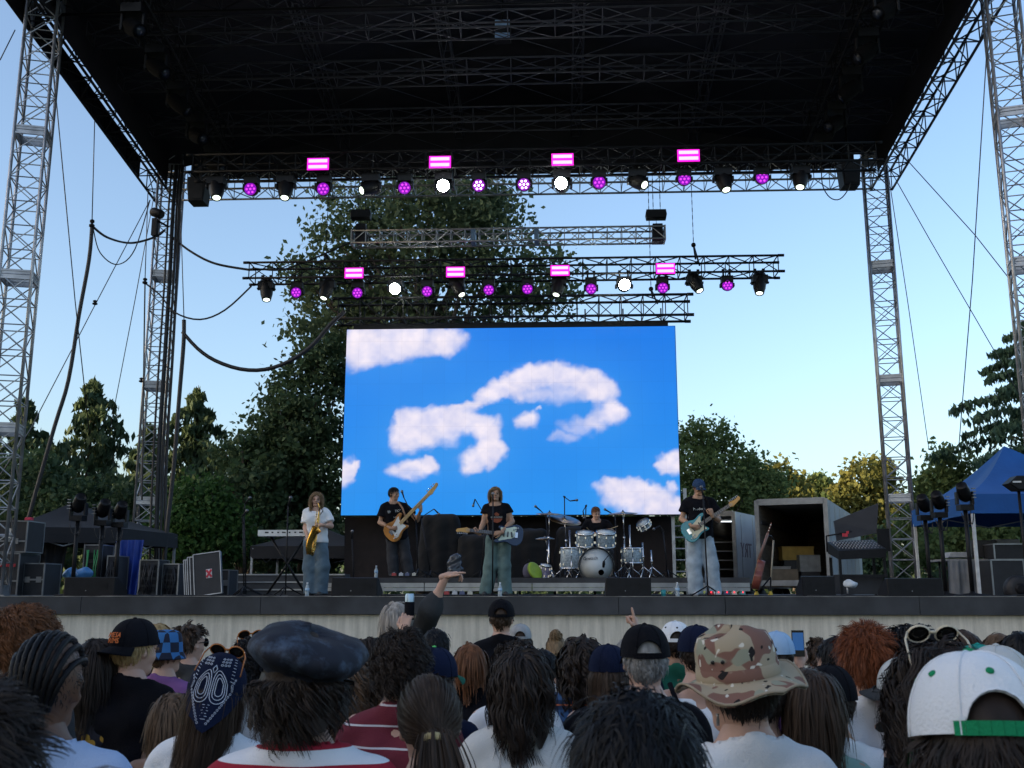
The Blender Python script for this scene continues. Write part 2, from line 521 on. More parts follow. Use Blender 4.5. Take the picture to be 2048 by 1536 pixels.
def spot(px, py, Y, zt, lens_px, label, aim=None, lens=white_on, scale=1.0, group="white beam lamps on the trusses"):
    """profile moving head: tapered body"""
    P = at(px, py, Y)
    o = empty("spot_lamp", (P.x, Y, zt), 0, label, "stage lamp", group)
    w = .34 * scale
    lamp_base(o, P, zt, w)
    L = at(lens_px[0], lens_px[1], Y - .12)
    d = (L - P); 
    if d.length < .18: d = V((d.x, -.3, d.z))
    ln = max(.26 * scale, d.length); d.normalize()
    prof = [(.001, -.2), (.10, -.2), (.155, -.14), (.165, 0), (.15, ln * .55), (.115, ln * .9), (.105, ln), (.085, ln + .004), (.085, ln - .03), (.001, ln - .03)]
    sub(o, MB().lathe([(r * scale, h * scale if h < 0 else h) for r, h in prof], P, d, 16), "head", body_m)
    le = MB().lathe([(.001, ln + .012), (.05 * scale, ln + .008), (.078 * scale, ln - .012)], P, d, 16)
    sub(o, le, "lens", lens)
    if lens is blind_on:  # oversized bright disc added to stand in for the lamp's glare
        sub(o, MB().lathe([(.001, ln + .03), (.05, ln + .026), (.1, ln + .012), (.122, ln - .01), (.12, ln - .04), (.08, ln - .05)], P, d, 20), "glare_disc", blind_on)
    return o
def wash(px, py, Y, zt, label, on=1.0, tilt=(0, -1, -.25), r=.135, hot=False, group="magenta wash lamps on the trusses"):
    P = at(px, py, Y)
    o = empty("wash_lamp", (P.x, Y, zt), 0, label, "stage lamp", group)
    lamp_base(o, P + V((0, 0, .02)), zt, r * 2.0)
    d = V(tilt).normalized()
    sub(o, MB().lathe([(.001, -.16), (r * .6, -.16), (r * .95, -.1), (r * 1.06, .04), (r * 1.06, .09), (r * .98, .1), (r * .96, .075), (.001, .075)], P, d, 20), "head", body_m)
    sub(o, MB().lathe([(.001, .082), (r * .95, .082)], P, d, 20), "lens_face", MATS["magenta_led_face"])
    u = d.orthogonal().normalized(); w = d.cross(u)
    mb = MB()
    pts = [(0, 0)] + [(math.cos(k * math.pi / 3 + .3), math.sin(k * math.pi / 3 + .3)) for k in range(6)]
    for a, b in pts:
        mb.lathe([(.001, .0), (r * .19, 0), (r * .15, .012), (.001, .016)], P + d * .084 + (u * a + w * b) * (r * .58), d, 8)
    sub(o, mb, "led_lenses", EM("hot_led", (1, .6, 1), 2.0) if hot else EM("lit_led", (.75, .05, .85), .6))
    return o
bar_core = EM("led_strip_core", (1.0, .36, .85), 1.05)
bar_halo = EM("led_strip_halo", (.9, .005, .62), .8)  # magenta glow around the strips, put into an emissive frame
def led_bar(px, py, Y, w_px, label):
    P = at(px, py, Y - .3)
    k = FPX / (P.y * math.cos(PITCH) + (P.z - CAM_Z) * math.sin(PITCH))
    w = w_px / k; h = 24 / k * w_px / 42
    o = empty("led_panel", P, 0, label, "stage lamp", "pink light panels on the trusses")
    sub(o, MB().box(P + V((0, .06, 0)), (w * 1.06, .1, h * 1.06)), "housing", body_m)
    sub(o, MB().box(P + V((0, .15, 0)), (.08, .16, .1)), "bracket", blkm)
    for s in (-1, 1):
        sub(o, MB().box(P + V((0, -.0, s * h * .26)), (w * 1.04, .02, h * .52)), "halo_frame", bar_halo)
        sub(o, MB().box(P + V((0, -.014, s * h * .26)), (w * .9, .012, h * .27)), "light_strip", bar_core)
    return o
zt1, zt2 = z1 - h1 / 2 - .03, z2 - h2 / 2 - .03
ORD = ["first", "second", "third", "fourth", "fifth", "sixth", "seventh", "eighth"]
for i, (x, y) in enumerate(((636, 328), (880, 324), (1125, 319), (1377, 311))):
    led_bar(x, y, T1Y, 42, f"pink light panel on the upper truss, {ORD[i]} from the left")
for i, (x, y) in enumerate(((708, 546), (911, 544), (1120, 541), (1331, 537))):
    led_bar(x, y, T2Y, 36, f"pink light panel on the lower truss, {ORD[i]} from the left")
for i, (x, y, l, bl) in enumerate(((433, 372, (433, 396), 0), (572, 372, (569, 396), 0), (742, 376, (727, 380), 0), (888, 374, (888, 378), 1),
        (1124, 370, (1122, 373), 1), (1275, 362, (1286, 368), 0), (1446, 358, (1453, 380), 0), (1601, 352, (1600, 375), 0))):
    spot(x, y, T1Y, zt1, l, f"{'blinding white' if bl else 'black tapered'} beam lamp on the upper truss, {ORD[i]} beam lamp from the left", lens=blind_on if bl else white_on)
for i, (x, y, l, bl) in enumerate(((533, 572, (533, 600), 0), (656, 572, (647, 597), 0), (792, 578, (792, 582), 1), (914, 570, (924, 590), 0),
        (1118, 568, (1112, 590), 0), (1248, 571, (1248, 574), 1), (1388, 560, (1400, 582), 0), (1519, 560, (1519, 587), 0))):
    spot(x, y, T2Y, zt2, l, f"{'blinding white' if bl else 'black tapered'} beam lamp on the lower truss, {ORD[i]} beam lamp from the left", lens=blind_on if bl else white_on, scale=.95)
for i, (x, y) in enumerate(((503, 379), (648, 379), (810, 377), (958, 372), (1048, 370), (1198, 366), (1368, 359), (1523, 356))):
    wash(x, y, T1Y, zt1, f"round magenta lamp on the upper truss, {ORD[i]} round lamp from the left", hot=i in (3, 4))
for i, (x, y) in enumerate(((594, 585), (716, 586), (855, 583), (978, 580), (1055, 578), (1182, 578), (1325, 576), (1454, 571))):
    wash(x, y, T2Y, zt2, f"round magenta lamp on the lower truss, {ORD[i]} round lamp from the left", r=.125)
ORD2 = ["nearest", "second nearest", "third nearest", "fourth nearest", "farthest"]
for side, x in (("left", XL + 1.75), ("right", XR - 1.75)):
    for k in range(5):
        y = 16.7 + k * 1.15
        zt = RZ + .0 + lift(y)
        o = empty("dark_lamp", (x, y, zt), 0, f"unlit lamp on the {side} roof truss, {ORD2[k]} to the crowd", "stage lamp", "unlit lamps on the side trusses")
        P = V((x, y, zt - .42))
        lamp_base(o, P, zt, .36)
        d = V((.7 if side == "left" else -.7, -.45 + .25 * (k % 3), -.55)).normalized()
        sub(o, MB().lathe([(.001, -.2), (.11, -.2), (.15, -.12), (.16, .05), (.14, .26), (.13, .3), (.12, .27), (.001, .27)], P, d, 16), "head", M("shaded_lamp_housing", (.004, .004, .005), .8, spec=.1))  # darker copy of the lamp housing: roof shade put into the colour
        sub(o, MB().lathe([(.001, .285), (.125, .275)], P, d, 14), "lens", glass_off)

# chain hoists and hanging chains
def chain(mb, a, b, r=.012): 
    a = V(a); b = V(b); L = (b - a).length; k = max(2, int(L / .09)); d = (b - a) / k
    for i in range(k):
        p = a + d * i
        if i % 2: mb.tube(p, p + d * 1.1, r, n=4)
        else: mb.tube(p, p + d * 1.1, r * .55, n=4)
    return mb
for px, nm in ((722, "above the left end of the silver truss"), (1312, "above the right end of the silver truss")):
    P = at(px, 430, TSY)
    o = empty("chain_hoist", (P.x, TSY, P.z), 0, f"black chain hoist {nm}", "hoist", "motors lifting the trusses")
    sub(o, MB().prism([(-.22, -.11), (.22, -.11), (.24, 0), (.22, .11), (-.22, .11), (-.24, 0)], .22, P, (1, 0, 0), (0, 0, 1), .03), "motor", blks)
    zc = at(px, 468, TSY).z
    sub(o, MB().box((P.x + .02, TSY, zc), (.24, .26, .42), None, .92), "chain_bag", M("chain_bag_canvas", (.02, .022, .03), .9, bump=.5, bscale=20))
    c = MB()
    for dx in (-.06, .1): chain(c, (P.x + dx, TSY, P.z + .1), (P.x + dx, TSY, RZ + .2))
    chain(c, (P.x, TSY, P.z - .1), (P.x, TSY, z4 + .1))
    sub(o, c, "chain", blkm)
def sling(px, y0, y1, Y, ztop, label):
    A = at(px, y1, Y); T = at(px - 3, y0, Y)
    o = empty("sling", A, 0, label, "chain", "slings holding the lower trusses")
    c = MB(); chain(c, (T.x, Y, RZ + .2), T)
    sub(o, c, "chain", blkm)
    sub(o, MB().lathe([(.03, -.05), (.055, -.02), (.055, .02), (.03, .05)], T, (0, 0, 1), 10), "hook", blkm)
    sub(o, MB().tube(T, A + V((-.02, -.25, 0)), .02, n=6).tube(T, A + V((.14, .25, 0)), .02, n=6), "strap", blks)
    return o
sling(1390, 490, 525, T2Y, RZ, "chain and sling holding the right part of the lower truss")
sling(655, 512, 528, T2Y, RZ, "chain and sling holding the left part of the lower truss")
sling(1305, 578, 602, T3Y, RZ, "chain and sling holding the screen truss")
# lamp box in roof centre and speakers on the rear corners
P = at(1005, 64, 19.2)
o = empty("roof_floodlight", P, 0, "pale two-part floodlight hanging in the middle of the dark roof", "floodlight")
sub(o, MB().box(P, (.34, .2, .44)), "housing", body_m)
for dz in (-.14, .13): sub(o, MB().box(P + V((0, -.11, dz)), (.3, .02, .15 if dz > 0 else .11)), "panel", M("pale_blue_panel", (.32, .48, .75), .3))
sub(o, MB().tube(P + V((0, 0, .2)), P + V((0, 0, 1.0)), .02), "drop_rod", blkm)
for px, py, s, nm in ((398, 385, 1, "left"), (1698, 352, -1, "right")):
    P = at(px, py, 21.2)
    o = empty("hanging_speaker", P, 0, f"dark loudspeaker hanging at the {nm} end of the upper truss", "speaker", "loudspeakers under the rear roof corners")
    sub(o, MB().prism([(-.17, -.27), (.17, -.27), (.22, .3), (-.22, .3)], .4, P, (1, 0, 0), (0, 0, 1), .015), "cabinet", blks)
    sub(o, MB().box(P + V((0, -.21, 0)), (.3, .012, .46)), "grille", blkm)
    sub(o, MB().tube(P + V((0, 0, .3)), P + V((0, 0, 1.3)), .02), "rigging_pipe", blkm)
# ------------------------------------------------------------------ video screen
SCY = 23.0
ca, cb = at(683, 1030, SCY), at(1361, 1030, SCY)
sx0, sx1 = ca.x, cb.x
sz0 = at(1022, 1030, SCY).z; sz1 = at(1022, 657, SCY).z
scr = empty("video_screen", ((sx0 + sx1) / 2, SCY, sz0), 0, "giant video screen showing white clouds on bright blue", "screen")
GW, GH = 320, 178
u = np.linspace(0, 1, GW + 1); w_ = np.linspace(0, 1, GH + 1)
U, W = np.meshgrid(u, w_)
def vnoise(x, y, seed):
    r = np.random.default_rng(seed).random((64, 64))
    xi = np.floor(x).astype(int); yi = np.floor(y).astype(int); fx = x - xi; fy = y - yi
    fx = fx * fx * (3 - 2 * fx); fy = fy * fy * (3 - 2 * fy)
    g = lambda a, b: r[a % 64, b % 64]
    return (g(xi, yi) * (1 - fx) + g(xi + 1, yi) * fx) * (1 - fy) + (g(xi, yi + 1) * (1 - fx) + g(xi + 1, yi + 1) * fx) * fy
def fbm(x, y, seed, o=5):
    s = 0; a = .5
    for k in range(o):
        s = s + a * vnoise(x * 2 ** k, y * 2 ** k, seed + k); a *= .52
    return s
PX = 688 + U * (1356 - 688); PY = 1030 - W * 373
wx = PX + 34 * (fbm(PX / 36, PY / 36, 3) - .5) + 7 * (fbm(PX / 11, PY / 11, 5) - .5)
wy = PY + 34 * (fbm(PX / 36, PY / 36, 13) - .5) + 7 * (fbm(PX / 11, PY / 11, 15) - .5)
blobs = [(715, 688, 50, 45, 1), (775, 682, 55, 42, 1), (840, 680, 60, 40, 1), (898, 682, 38, 32, 1), (700, 715, 40, 30, .7), (770, 705, 70, 30, .6), (850, 700, 60, 22, .6),
    (918, 822, 20, 10, .75), (945, 815, 24, 14, 1), (975, 798, 32, 18, 1), (1010, 780, 36, 22, 1), (1050, 765, 40, 26, 1), (1095, 758, 44, 28, 1), (1140, 760, 40, 30, 1), (1185, 775, 40, 30, 1), (1215, 792, 32, 28, 1),
    (1238, 833, 25, 24, 1), (1200, 845, 26, 26, .75), (1165, 862, 42, 20, .6), (1130, 885, 30, 12, .5), (1120, 800, 60, 18, .55), (1050, 795, 50, 12, .5),
    (1052, 846, 25, 20, .9), (1075, 824, 8, 6, .7),
    (805, 862, 30, 30, 1), (835, 846, 42, 28, 1), (885, 846, 46, 28, 1), (935, 852, 46, 28, 1), (978, 872, 30, 32, 1), (985, 905, 26, 28, 1), (955, 920, 40, 24, .85), (940, 938, 26, 14, .7), (830, 885, 46, 24, .9), (880, 880, 40, 18, .6),
    (825, 938, 52, 20, .95), (860, 930, 20, 14, .8), (690, 944, 26, 28, 1), (708, 938, 12, 10, .9), (1345, 930, 34, 26, 1), (1325, 938, 18, 14, .8),
    (1225, 985, 34, 22, 1), (1270, 978, 42, 22, 1), (1300, 1000, 50, 26, .9), (1250, 1010, 40, 20, .7), (1340, 1022, 50, 24, .9), (1345, 978, 14, 12, .8), (1310, 1030, 40, 14, .8)]
den = np.zeros_like(PX); tops = np.zeros_like(PX)
blobs = [(a, b, c * 1.12, d * 1.16, e) for a, b, c, d, e in blobs]
for bx_, by_, rx, ry, am in blobs:
    q = ((wx - bx_) / rx) ** 2 + ((wy - by_) / ry) ** 2
    vrt = (wy - by_) / ry
    c = np.clip(1.2 - q, 0, 1) * am * (1 - .45 * np.clip(vrt + .1, 0, 1))
    den = 1 - (1 - den) * (1 - .8 * c)
    tops = np.maximum(tops, c * np.clip(.75 - (wy - by_) / ry * .35, 0, 1.1))
den = np.clip((den - .04) / .80, 0, 1); den = den * den * (3 - 2 * den)
tex = fbm(PX / 26, PY / 22, 31); tex2 = fbm(PX / 9, PY / 9, 41)
shade = np.clip(.30 + .55 * tops + 1.0 * (tex - .5) + .15 * (tex2 - .5), 0, 1)
g_ = np.clip((PY - 657) / 373, 0, 1)
halo = np.clip(sum(np.exp(-(((PX - bx_) / (rx * 2.0)) ** 2 + ((PY - by_ - 8) / (ry * 2.0)) ** 2)) * am for bx_, by_, rx, ry, am in blobs) * .28, 0, 1) * .22
sky_rgb = np.stack([.0 + .008 * g_, .19 + .09 * g_, .82 + .05 * g_], -1)
cyan = np.array([.09, .44, .88]); sky_rgb = sky_rgb * (1 - halo[..., None]) + cyan * halo[..., None]
cl_lo = np.array([.46, .52, .84]); cl_hi = np.array([.96, .87, .95])
cl = cl_lo + (cl_hi - cl_lo) * shade[..., None]
rgb = sky_rgb * (1 - den[..., None]) + cl * den[..., None]
grid_v = np.stack([sx0 + U * (sx1 - sx0), np.full_like(U, SCY - .06), sz0 + W * (sz1 - sz0)], -1).reshape(-1, 3)
idx = np.arange((GW + 1) * (GH + 1)).reshape(GH + 1, GW + 1)
grid_f = np.stack([idx[:-1, :-1], idx[:-1, 1:], idx[1:, 1:], idx[1:, :-1]], -1).reshape(-1, 4)
me = np_mesh("display", grid_v, grid_f, False)
ca_ = me.color_attributes.new("picture", 'FLOAT_COLOR', 'POINT')
ca_.data.foreach_set("color", np.concatenate([rgb.reshape(-1, 3), np.ones((rgb.size // 3, 1))], 1).astype(np.float32).ravel())
sm, nt, b = new_mat("led_screen_picture")
at_n = nt.nodes.new("ShaderNodeAttribute"); at_n.attribute_name = "picture"
tc = nt.nodes.new("ShaderNodeTexCoord"); mp = nt.nodes.new("ShaderNodeMapping"); mp.inputs["Scale"].default_value = (1, 1, 1)
br = nt.nodes.new("ShaderNodeTexBrick"); br.offset = 0; br.inputs["Scale"].default_value = 1.0
br.inputs["Brick Width"].default_value = .5; br.inputs["Row Height"].default_value = .5; br.inputs["Mortar Size"].default_value = .006
br.inputs["Color1"].default_value = (1, 1, 1, 1); br.inputs["Color2"].default_value = (.965, .965, .965, 1); br.inputs["Mortar"].default_value = (.9, .9, .9, 1)
rx_ = nt.nodes.new("ShaderNodeMapping"); rx_.inputs["Rotation"].default_value = (math.pi / 2, 0, 0)
lk(nt, tc.outputs["Object"], rx_.inputs[0]); lk(nt, rx_.outputs[0], br.inputs["Vector"])
mul = nt.nodes.new("ShaderNodeMixRGB"); mul.blend_type = 'MULTIPLY'; mul.inputs[0].default_value = 1
lk(nt, at_n.outputs["Color"], mul.inputs[1]); lk(nt, br.outputs["Color"], mul.inputs[2])
b.inputs["Base Color"].default_value = (.01, .01, .012, 1); b.inputs["Roughness"].default_value = .5
lk(nt, mul.outputs[0], b.inputs["Emission Color"]); b.inputs["Emission Strength"].default_value = 0.44
sub(scr, me, "display", sm)
sub(scr, MB().box(((sx0 + sx1) / 2, SCY + .03, (sz0 + sz1) / 2), (sx1 - sx0 + .03, .14, sz1 - sz0 + .03)), "cabinet", blks)
sub(scr, MB().box(((sx0 + sx1) / 2, SCY, sz1 + .07), (sx1 - sx0 - .3, .12, .1)), "header_bar", blkm)
for i in range(9):
    x = sx0 + .3 + (sx1 - sx0 - .6) * i / 8
    sub(scr, MB().tube((x, SCY, sz1 + .1), (x, SCY, z3), .018, n=5), "hanging_bar", blkm)
for px in (1348, 1374):
    P = at(px, 1100, SCY + .2)
    sub(scr, MB().box((P.x, SCY + .25, (STAGE_Z + sz0) / 2 + .3), (.07, .07, sz0 - STAGE_Z + .6)), "support_post", alu)
lad = MB()
xa, xb = at(1348, 1100, SCY + .25).x, at(1374, 1100, SCY + .25).x
for k in range(9): lad.tube((xa, SCY + .25, STAGE_Z + .25 + k * .25), (xb, SCY + .25, STAGE_Z + .25 + k * .25), .018, n=5)
sub(scr, lad, "rung", alu)

# ------------------------------------------------------------------ cables and guy wires
cabm = M("black_cable", (.014, .013, .016), .55, var=.3, scale=20)
wirem = M("steel_wire", (.10, .10, .11), .4, .8)
def cable(pts, r, label, name="cable", cat="cable", n=6, group=None):
    o = MB().path(pts, r, n).build(name, cabm if name != "guy_wire" else wirem)
    # origin at first point
    p0 = V(pts[0]); o.data.transform(Matrix.Translation(-p0)); o.location = p0
    return tag(o, label, cat, group)
def pxpath(ps, Y, n=24):
    """smooth curve through pixel points at depth Y (or a list of depths)"""
    P = [at(x, y, Y if not isinstance(Y, (list, tuple)) else Y[i]) for i, (x, y) in enumerate(ps)]
    out = []
    for i in range(len(P) - 1):
        p0 = P[max(i - 1, 0)]; p1 = P[i]; p2 = P[i + 1]; p3 = P[min(i + 2, len(P) - 1)]
        k = max(3, n // (len(P) - 1))
        for j in range(k):
            t = j / k
            out.append(.5 * ((2 * p1) + (p2 - p0) * t + (2 * p0 - 5 * p1 + 4 * p2 - p3) * t * t + (3 * p1 - p0 - 3 * p2 + p3) * t ** 3))
    out.append(P[-1])
    return out
cable(pxpath([(365, 664), (395, 697), (430, 721), (480, 738), (530, 739), (580, 722), (625, 690), (660, 650), (690, 622)], 22.2), .045, "thick black cable sagging from its post towards the screen truss", group="black cables by the back tower")
cable(pxpath([(368, 640), (367, 690), (358, 800), (347, 940), (332, 1080), (326, 1180)], 22.2), .05, "thick black cable dropping to the stage right of the tower", group="black cables by the back tower")
cable(pxpath([(184, 452), (178, 520), (158, 630), (137, 760), (110, 850), (70, 990), (40, 1100)], 20.5), .042, "thick black cable slanting down from the high hook on the left", group="black cables by the back tower")
cable(pxpath([(184, 452), (215, 475), (262, 486), (310, 474), (330, 460)], [20.5, 21, 22, 22.6, 22.9]), .026, "black cable loop between the high hook and the back tower", group="black cables by the back tower")
cable(pxpath([(186, 455), (200, 505), (235, 529), (270, 498), (300, 400)], [20.5, 21, 21.5, 22, 22.8]), .013, "thin cable loop hanging deepest beside the back tower", group="black cables by the back tower")
cable(pxpath([(340, 470), (380, 502), (430, 527), (500, 540)], [23, 22.8, 22.7, 22.7]), .028, "black cable swung from the tower to the lower truss end", group="black cables by the back tower")
cable(pxpath([(290, 566), (320, 590), (350, 625), (400, 639), (450, 620), (503, 572)], 22.7), .02, "black cable sagging under the left end of the lower truss", group="black cables by the back tower")
cable(pxpath([(290, 566), (288, 700), (286, 860), (284, 1000)], 22.7), .018, "thin black cable dropping left of the back tower", group="black cables by the back tower")
cable(pxpath([(505, 536), (560, 540), (620, 520), (700, 486), (760, 470)], 22.5), .018, "black cable climbing from the lower truss to the silver truss", group="black cables by the back tower")
bun = empty("cable_bundle", at(320, 1190, 22.9), 0, "thick black bundle of cables running up the back tower", "cable")
for k, (dx, r) in enumerate(((-8, .026), (0, .035), (8, .03), (14, .035), (3, .025))):
    sub(bun, MB().path(pxpath([(352 + dx, 330), (345 + dx, 420), (338 + dx * 1.1, 560), (328 + dx * 1.2, 720), (318 + dx * 1.2, 880), (312 + dx * 1.3, 1040), (310 + dx * 1.5, 1180)], 22.75 + .04 * k), r), "strand", cabm)
for pts, Ys, nm in (([(104, 110), (150, 600), (178, 860)], [17.2, 20, 22], "left tower to the conifers"),
                ([(1787, 290), (1950, 470), (2060, 610)], [23.4, 22, 21], "right roof corner out of the frame"),
                ([(1775, 330), (1860, 480), (2040, 790)], [23.4, 24, 25], "right roof corner down to the cedar"),
                ([(1774, 330), (1815, 600), (1858, 900)], [23.4, 26, 29], "right roof corner to behind the tent"),
                ([(1975, 80), (1945, 560), (1918, 890)], [17.4, 20, 23], "right tower past the cedar"),
                ([(300, 400), (190, 610), (60, 860), (0, 950)], [23.2, 22, 21, 20], "back tower slanting down to the left edge"),
                ([(310, 380), (270, 600), (216, 880)], [23.2, 25, 28], "back tower down behind the conifers"),
                ([(0, 120), (30, 60)], [16.6, 17], "left roof corner out of the frame"),
                ([(190, 215), (184, 445)], [20.5, 20.5], "roof edge straight down to the high hook"),
                ([(296, 380), (290, 560)], [22.7, 22.7], "roof edge straight down to the low hook"),
                ([(360, 390), (368, 640)], [22.6, 22.2], "roof corner straight down to the cable post")):
    cable([at(x, y, Ys[i]) for i, (x, y) in enumerate(pts)], .011, f"thin guy wire from the {nm}", "guy_wire", "wire", 5, "guy wires of the stage roof")
for (x, y, Y, s) in ((184, 447, 20.5, .1), (290, 562, 22.7, .08), (190, 605, 22, .06), (283, 760, 23, .06)):
    P = at(x, y, Y)
    o = MB().lathe([(.01, s), (.05, s * .7), (.05, s * .3), (.02, 0), (.06, -s * .3), (.06, -s * .7), (.02, -s)], (0, 0, 0), (0, 0, 1), 10).build("shackle", blkm)
    o.location = P
    tag(o, {184: "small hook block where the slanting cable hangs from its wire", 290: "small hook block left of the back tower",
            190: "wire tensioner on the slanting guy wire", 283: "wire tensioner low beside the back tower"}[x], "shackle", "small rigging hooks")
cable(pxpath([(1643, 330), (1645, 370), (1660, 395), (1680, 398), (1698, 375), (1705, 340)], 21.0), .012, "thin cable loop hanging below the right speaker", group="black cables by the back tower")
# small camera/box on the back tower
P = at(312, 450, 22.6)
o = empty("tower_camera", P, 0, "small black box and floodlight clamped high on the back tower", "floodlight")
sub(o, MB().box(P + V((-.02, 0, -.06)), (.12, .14, .42)), "box", blks)
sub(o, MB().lathe([(.09, -.14), (.11, -.1), (.11, .12), (.09, .16)], P + V((.04, -.1, .26)), (1, -.2, -.4), 12), "lamp_head", blks)
sub(o, MB().tube(P + V((.04, 0, .1)), P + V((.25, .15, 0)), .025), "bracket", blkm)

# ------------------------------------------------------------------ trees
def leaf_mat(name, c1, c2, trans=.25, rough=.7, scale=.6):
    if name in MATS: return MATS[name]
    m, nt, b = new_mat(name)
    tc = nt.nodes.new("ShaderNodeTexCoord")
    nz = nt.nodes.new("ShaderNodeTexNoise"); nz.inputs["Scale"].default_value = scale; nz.inputs["Detail"].default_value = 6; nz.inputs["Roughness"].default_value = .7
    lk(nt, tc.outputs["Object"], nz.inputs["Vector"])
    rp = nt.nodes.new("ShaderNodeValToRGB")
    rp.color_ramp.elements[0].position = .35; rp.color_ramp.elements[0].color = (*c1, 1)
    rp.color_ramp.elements[1].position = .65; rp.color_ramp.elements[1].color = (*c2, 1)
    lk(nt, nz.outputs["Fac"], rp.inputs[0]); lk(nt, rp.outputs[0], b.inputs["Base Color"])
    b.inputs["Roughness"].default_value = rough; b.inputs["Specular IOR Level"].default_value = .25
    tr = nt.nodes.new("ShaderNodeBsdfTranslucent"); lk(nt, rp.outputs[0], tr.inputs[0])
    mx = nt.nodes.new("ShaderNodeMixShader"); mx.inputs[0].default_value = trans
    lk(nt, b.outputs[0], mx.inputs[1]); lk(nt, tr.outputs[0], mx.inputs[2])
    lk(nt, mx.outputs[0], nt.nodes["Material Output"].inputs["Surface"])
    MATS[name] = m
    return m
bark = M("bark", (.07, .055, .042), .95, var=.4, scale=4, bump=.6, bscale=12)
def leaves(centers, size, rng, aspect=1.5, droop=None):
    """one rhombus leaf (quad) per centre"""
    n = len(centers)
    d = rng.normal(size=(n, 3)); 
    if droop is not None: d = d * .45 + droop
    d /= np.linalg.norm(d, axis=1, keepdims=True)
    e = rng.normal(size=(n, 3)); e -= d * (e * d).sum(1, keepdims=True); e /= np.linalg.norm(e, axis=1, keepdims=True)
    s = size * rng.uniform(.6, 1.3, (n, 1))
    a = centers - d * s * aspect * .5; c = centers + d * s * aspect * .5
    b = centers + e * s * .5 - d * s * .1; dd = centers - e * s * .5 - d * s * .1
    v = np.stack([a, b, c, dd], 1).reshape(-1, 3)
    f = np.arange(n * 4).reshape(-1, 4)
    return v, f
def broadleaf(name, base, blobs, n, size, mat, label, seed, trunk_r=.25, clump=.55, per=34, limbs=14, group="trees behind the stage", shell=.55):
    """blobs: list of (dx, dy, z, rx, ry, rz) relative to base x,y (z absolute above ground)"""
    rng = np.random.default_rng(seed)
    base = V(base)
    o = empty(name, base, 0, label, "tree", group)
    vol = np.array([b[3] * b[4] * b[5] for b in blobs]) ** .75; vol /= vol.sum()
    nc = max(8, n // per)
    bi = rng.choice(len(blobs), nc, p=vol); B = np.array(blobs)[bi]
    d = rng.normal(size=(nc, 3)); d /= np.linalg.norm(d, axis=1, keepdims=True)
    rad = shell + (1 - shell) * rng.random((nc, 1)) ** .6
    cen = B[:, :3] + d * rad * B[:, 3:] * rng.uniform(.8, 1.12, (nc, 1))
    cen = cen[cen[:, 2] > .2]; nc = len(cen)
    cs = clump * rng.uniform(.5, 1.4, (nc, 1))
    pts = np.repeat(cen, per, 0) + rng.normal(size=(nc * per, 3)) * np.repeat(cs, per, 0) * np.array([.5, .5, .42])
    pts[:, 2] = np.maximum(pts[:, 2], .05)
    v, f = leaves(pts, size, rng)
    link("crown", np_mesh("crown", v, f, False), mat, o)
    mb = MB()
    zt = max(b[2] for b in blobs)
    top = V((blobs[0][0] * .5, blobs[0][1] * .5, zt))
    tp = [V((0, 0, -.1)), V((.05, 0, zt * .3)), V((top.x * .5 + .1, top.y * .5, zt * .65)), top]
    mb.path(tp, [trunk_r, trunk_r * .8, trunk_r * .5, trunk_r * .12], 8)
    link("trunk", mb.mesh("trunk"), bark, o)
    mb = MB()
    sel = cen[rng.choice(nc, min(limbs, nc), replace=False)]
    for c in sel:
        c = V(c); t = min(.9, max(.15, (c.z * .7) / max(zt, .1)))
        k = t * 3; i = min(2, int(k)); p = tp[i].lerp(tp[i + 1], k - i)
        mid = p.lerp(c, .5) + V((0, 0, -.1 * (c - p).length * .3))
        mb.path([p, mid, c], [trunk_r * .32, trunk_r * .2, .015], 5)
    if sel.size: link("limbs", mb.mesh("limbs"), bark, o)
    return o
def conifer(name, base, h, rad, mat, label, seed, n_br=70, per=70, droop=.55, size=.16, start=.08, group="conifers left of the stage", power=.85, spread=.28, jit=(.65, 1.15)):
    rng = np.random.default_rng(seed)
    base = V(base)
    o = empty(name, base, 0, label, "tree", group)
    mb = MB().path([(0, 0, -.1), (.03, 0, h * .5), (0, 0, h)], [.02 * h, .012 * h, .01], 7)
    link("trunk", mb.mesh("trunk"), bark, o)
    P = []; bm_ = MB()
    for k in range(n_br):
        t = start + (1 - start) * (k / n_br) ** .9
        z = t * h * .985; L = rad * (1 - t) ** power * rng.uniform(*jit) + .1
        a = k * 2.399 + rng.uniform(-.4, .4)
        s = np.linspace(0.05, 1, 7)
        bx = np.cos(a) * L * s; by = np.sin(a) * L * s
        bz = z + L * (.18 * s - droop * s ** 2.0)
        bm_.path([(bx[i], by[i], bz[i]) for i in (0, 3, 6)], [.02, .014, .006], 4)
        m = int(per * (.35 + L / rad))
        q = rng.random(m) ** .75
        cx = np.interp(q, s, bx); cy = np.interp(q, s, by); cz = np.interp(q, s, bz)
        w = spread * L * (1 - .6 * q) + .05
        P.append(np.stack([cx + rng.normal(size=m) * w * .5, cy + rng.normal(size=m) * w * .5, cz - np.abs(rng.normal(size=m)) * w * .6], 1))
    P = np.concatenate(P)
    v, f = leaves(P, size, rng, 2.6, np.array([0, 0, -1.0]))
    link("crown", np_mesh("crown", v, f, False), mat, o)
    link("branches", bm_.mesh("branches"), bark, o)
    return o
def gp(px, Y): 
    p = at(px, 1180, Y); return (p.x, Y, 0)
def pz(py, Y): return at(1024, py, Y).z
def blob_px(bx, Y, lst):
    out = []
    for px, py, rx, ry in lst:
        p = at(px, py, Y); k = FPX / (Y * math.cos(PITCH) + (p.z - CAM_Z) * math.sin(PITCH))
        out.append((p.x - bx, random.uniform(-.6, .6), p.z, rx / k, rx / k * .8, ry / k))
    return out
lm_cot = leaf_mat("cottonwood_leaves", (.06, .095, .05), (.13, .17, .085), .5)
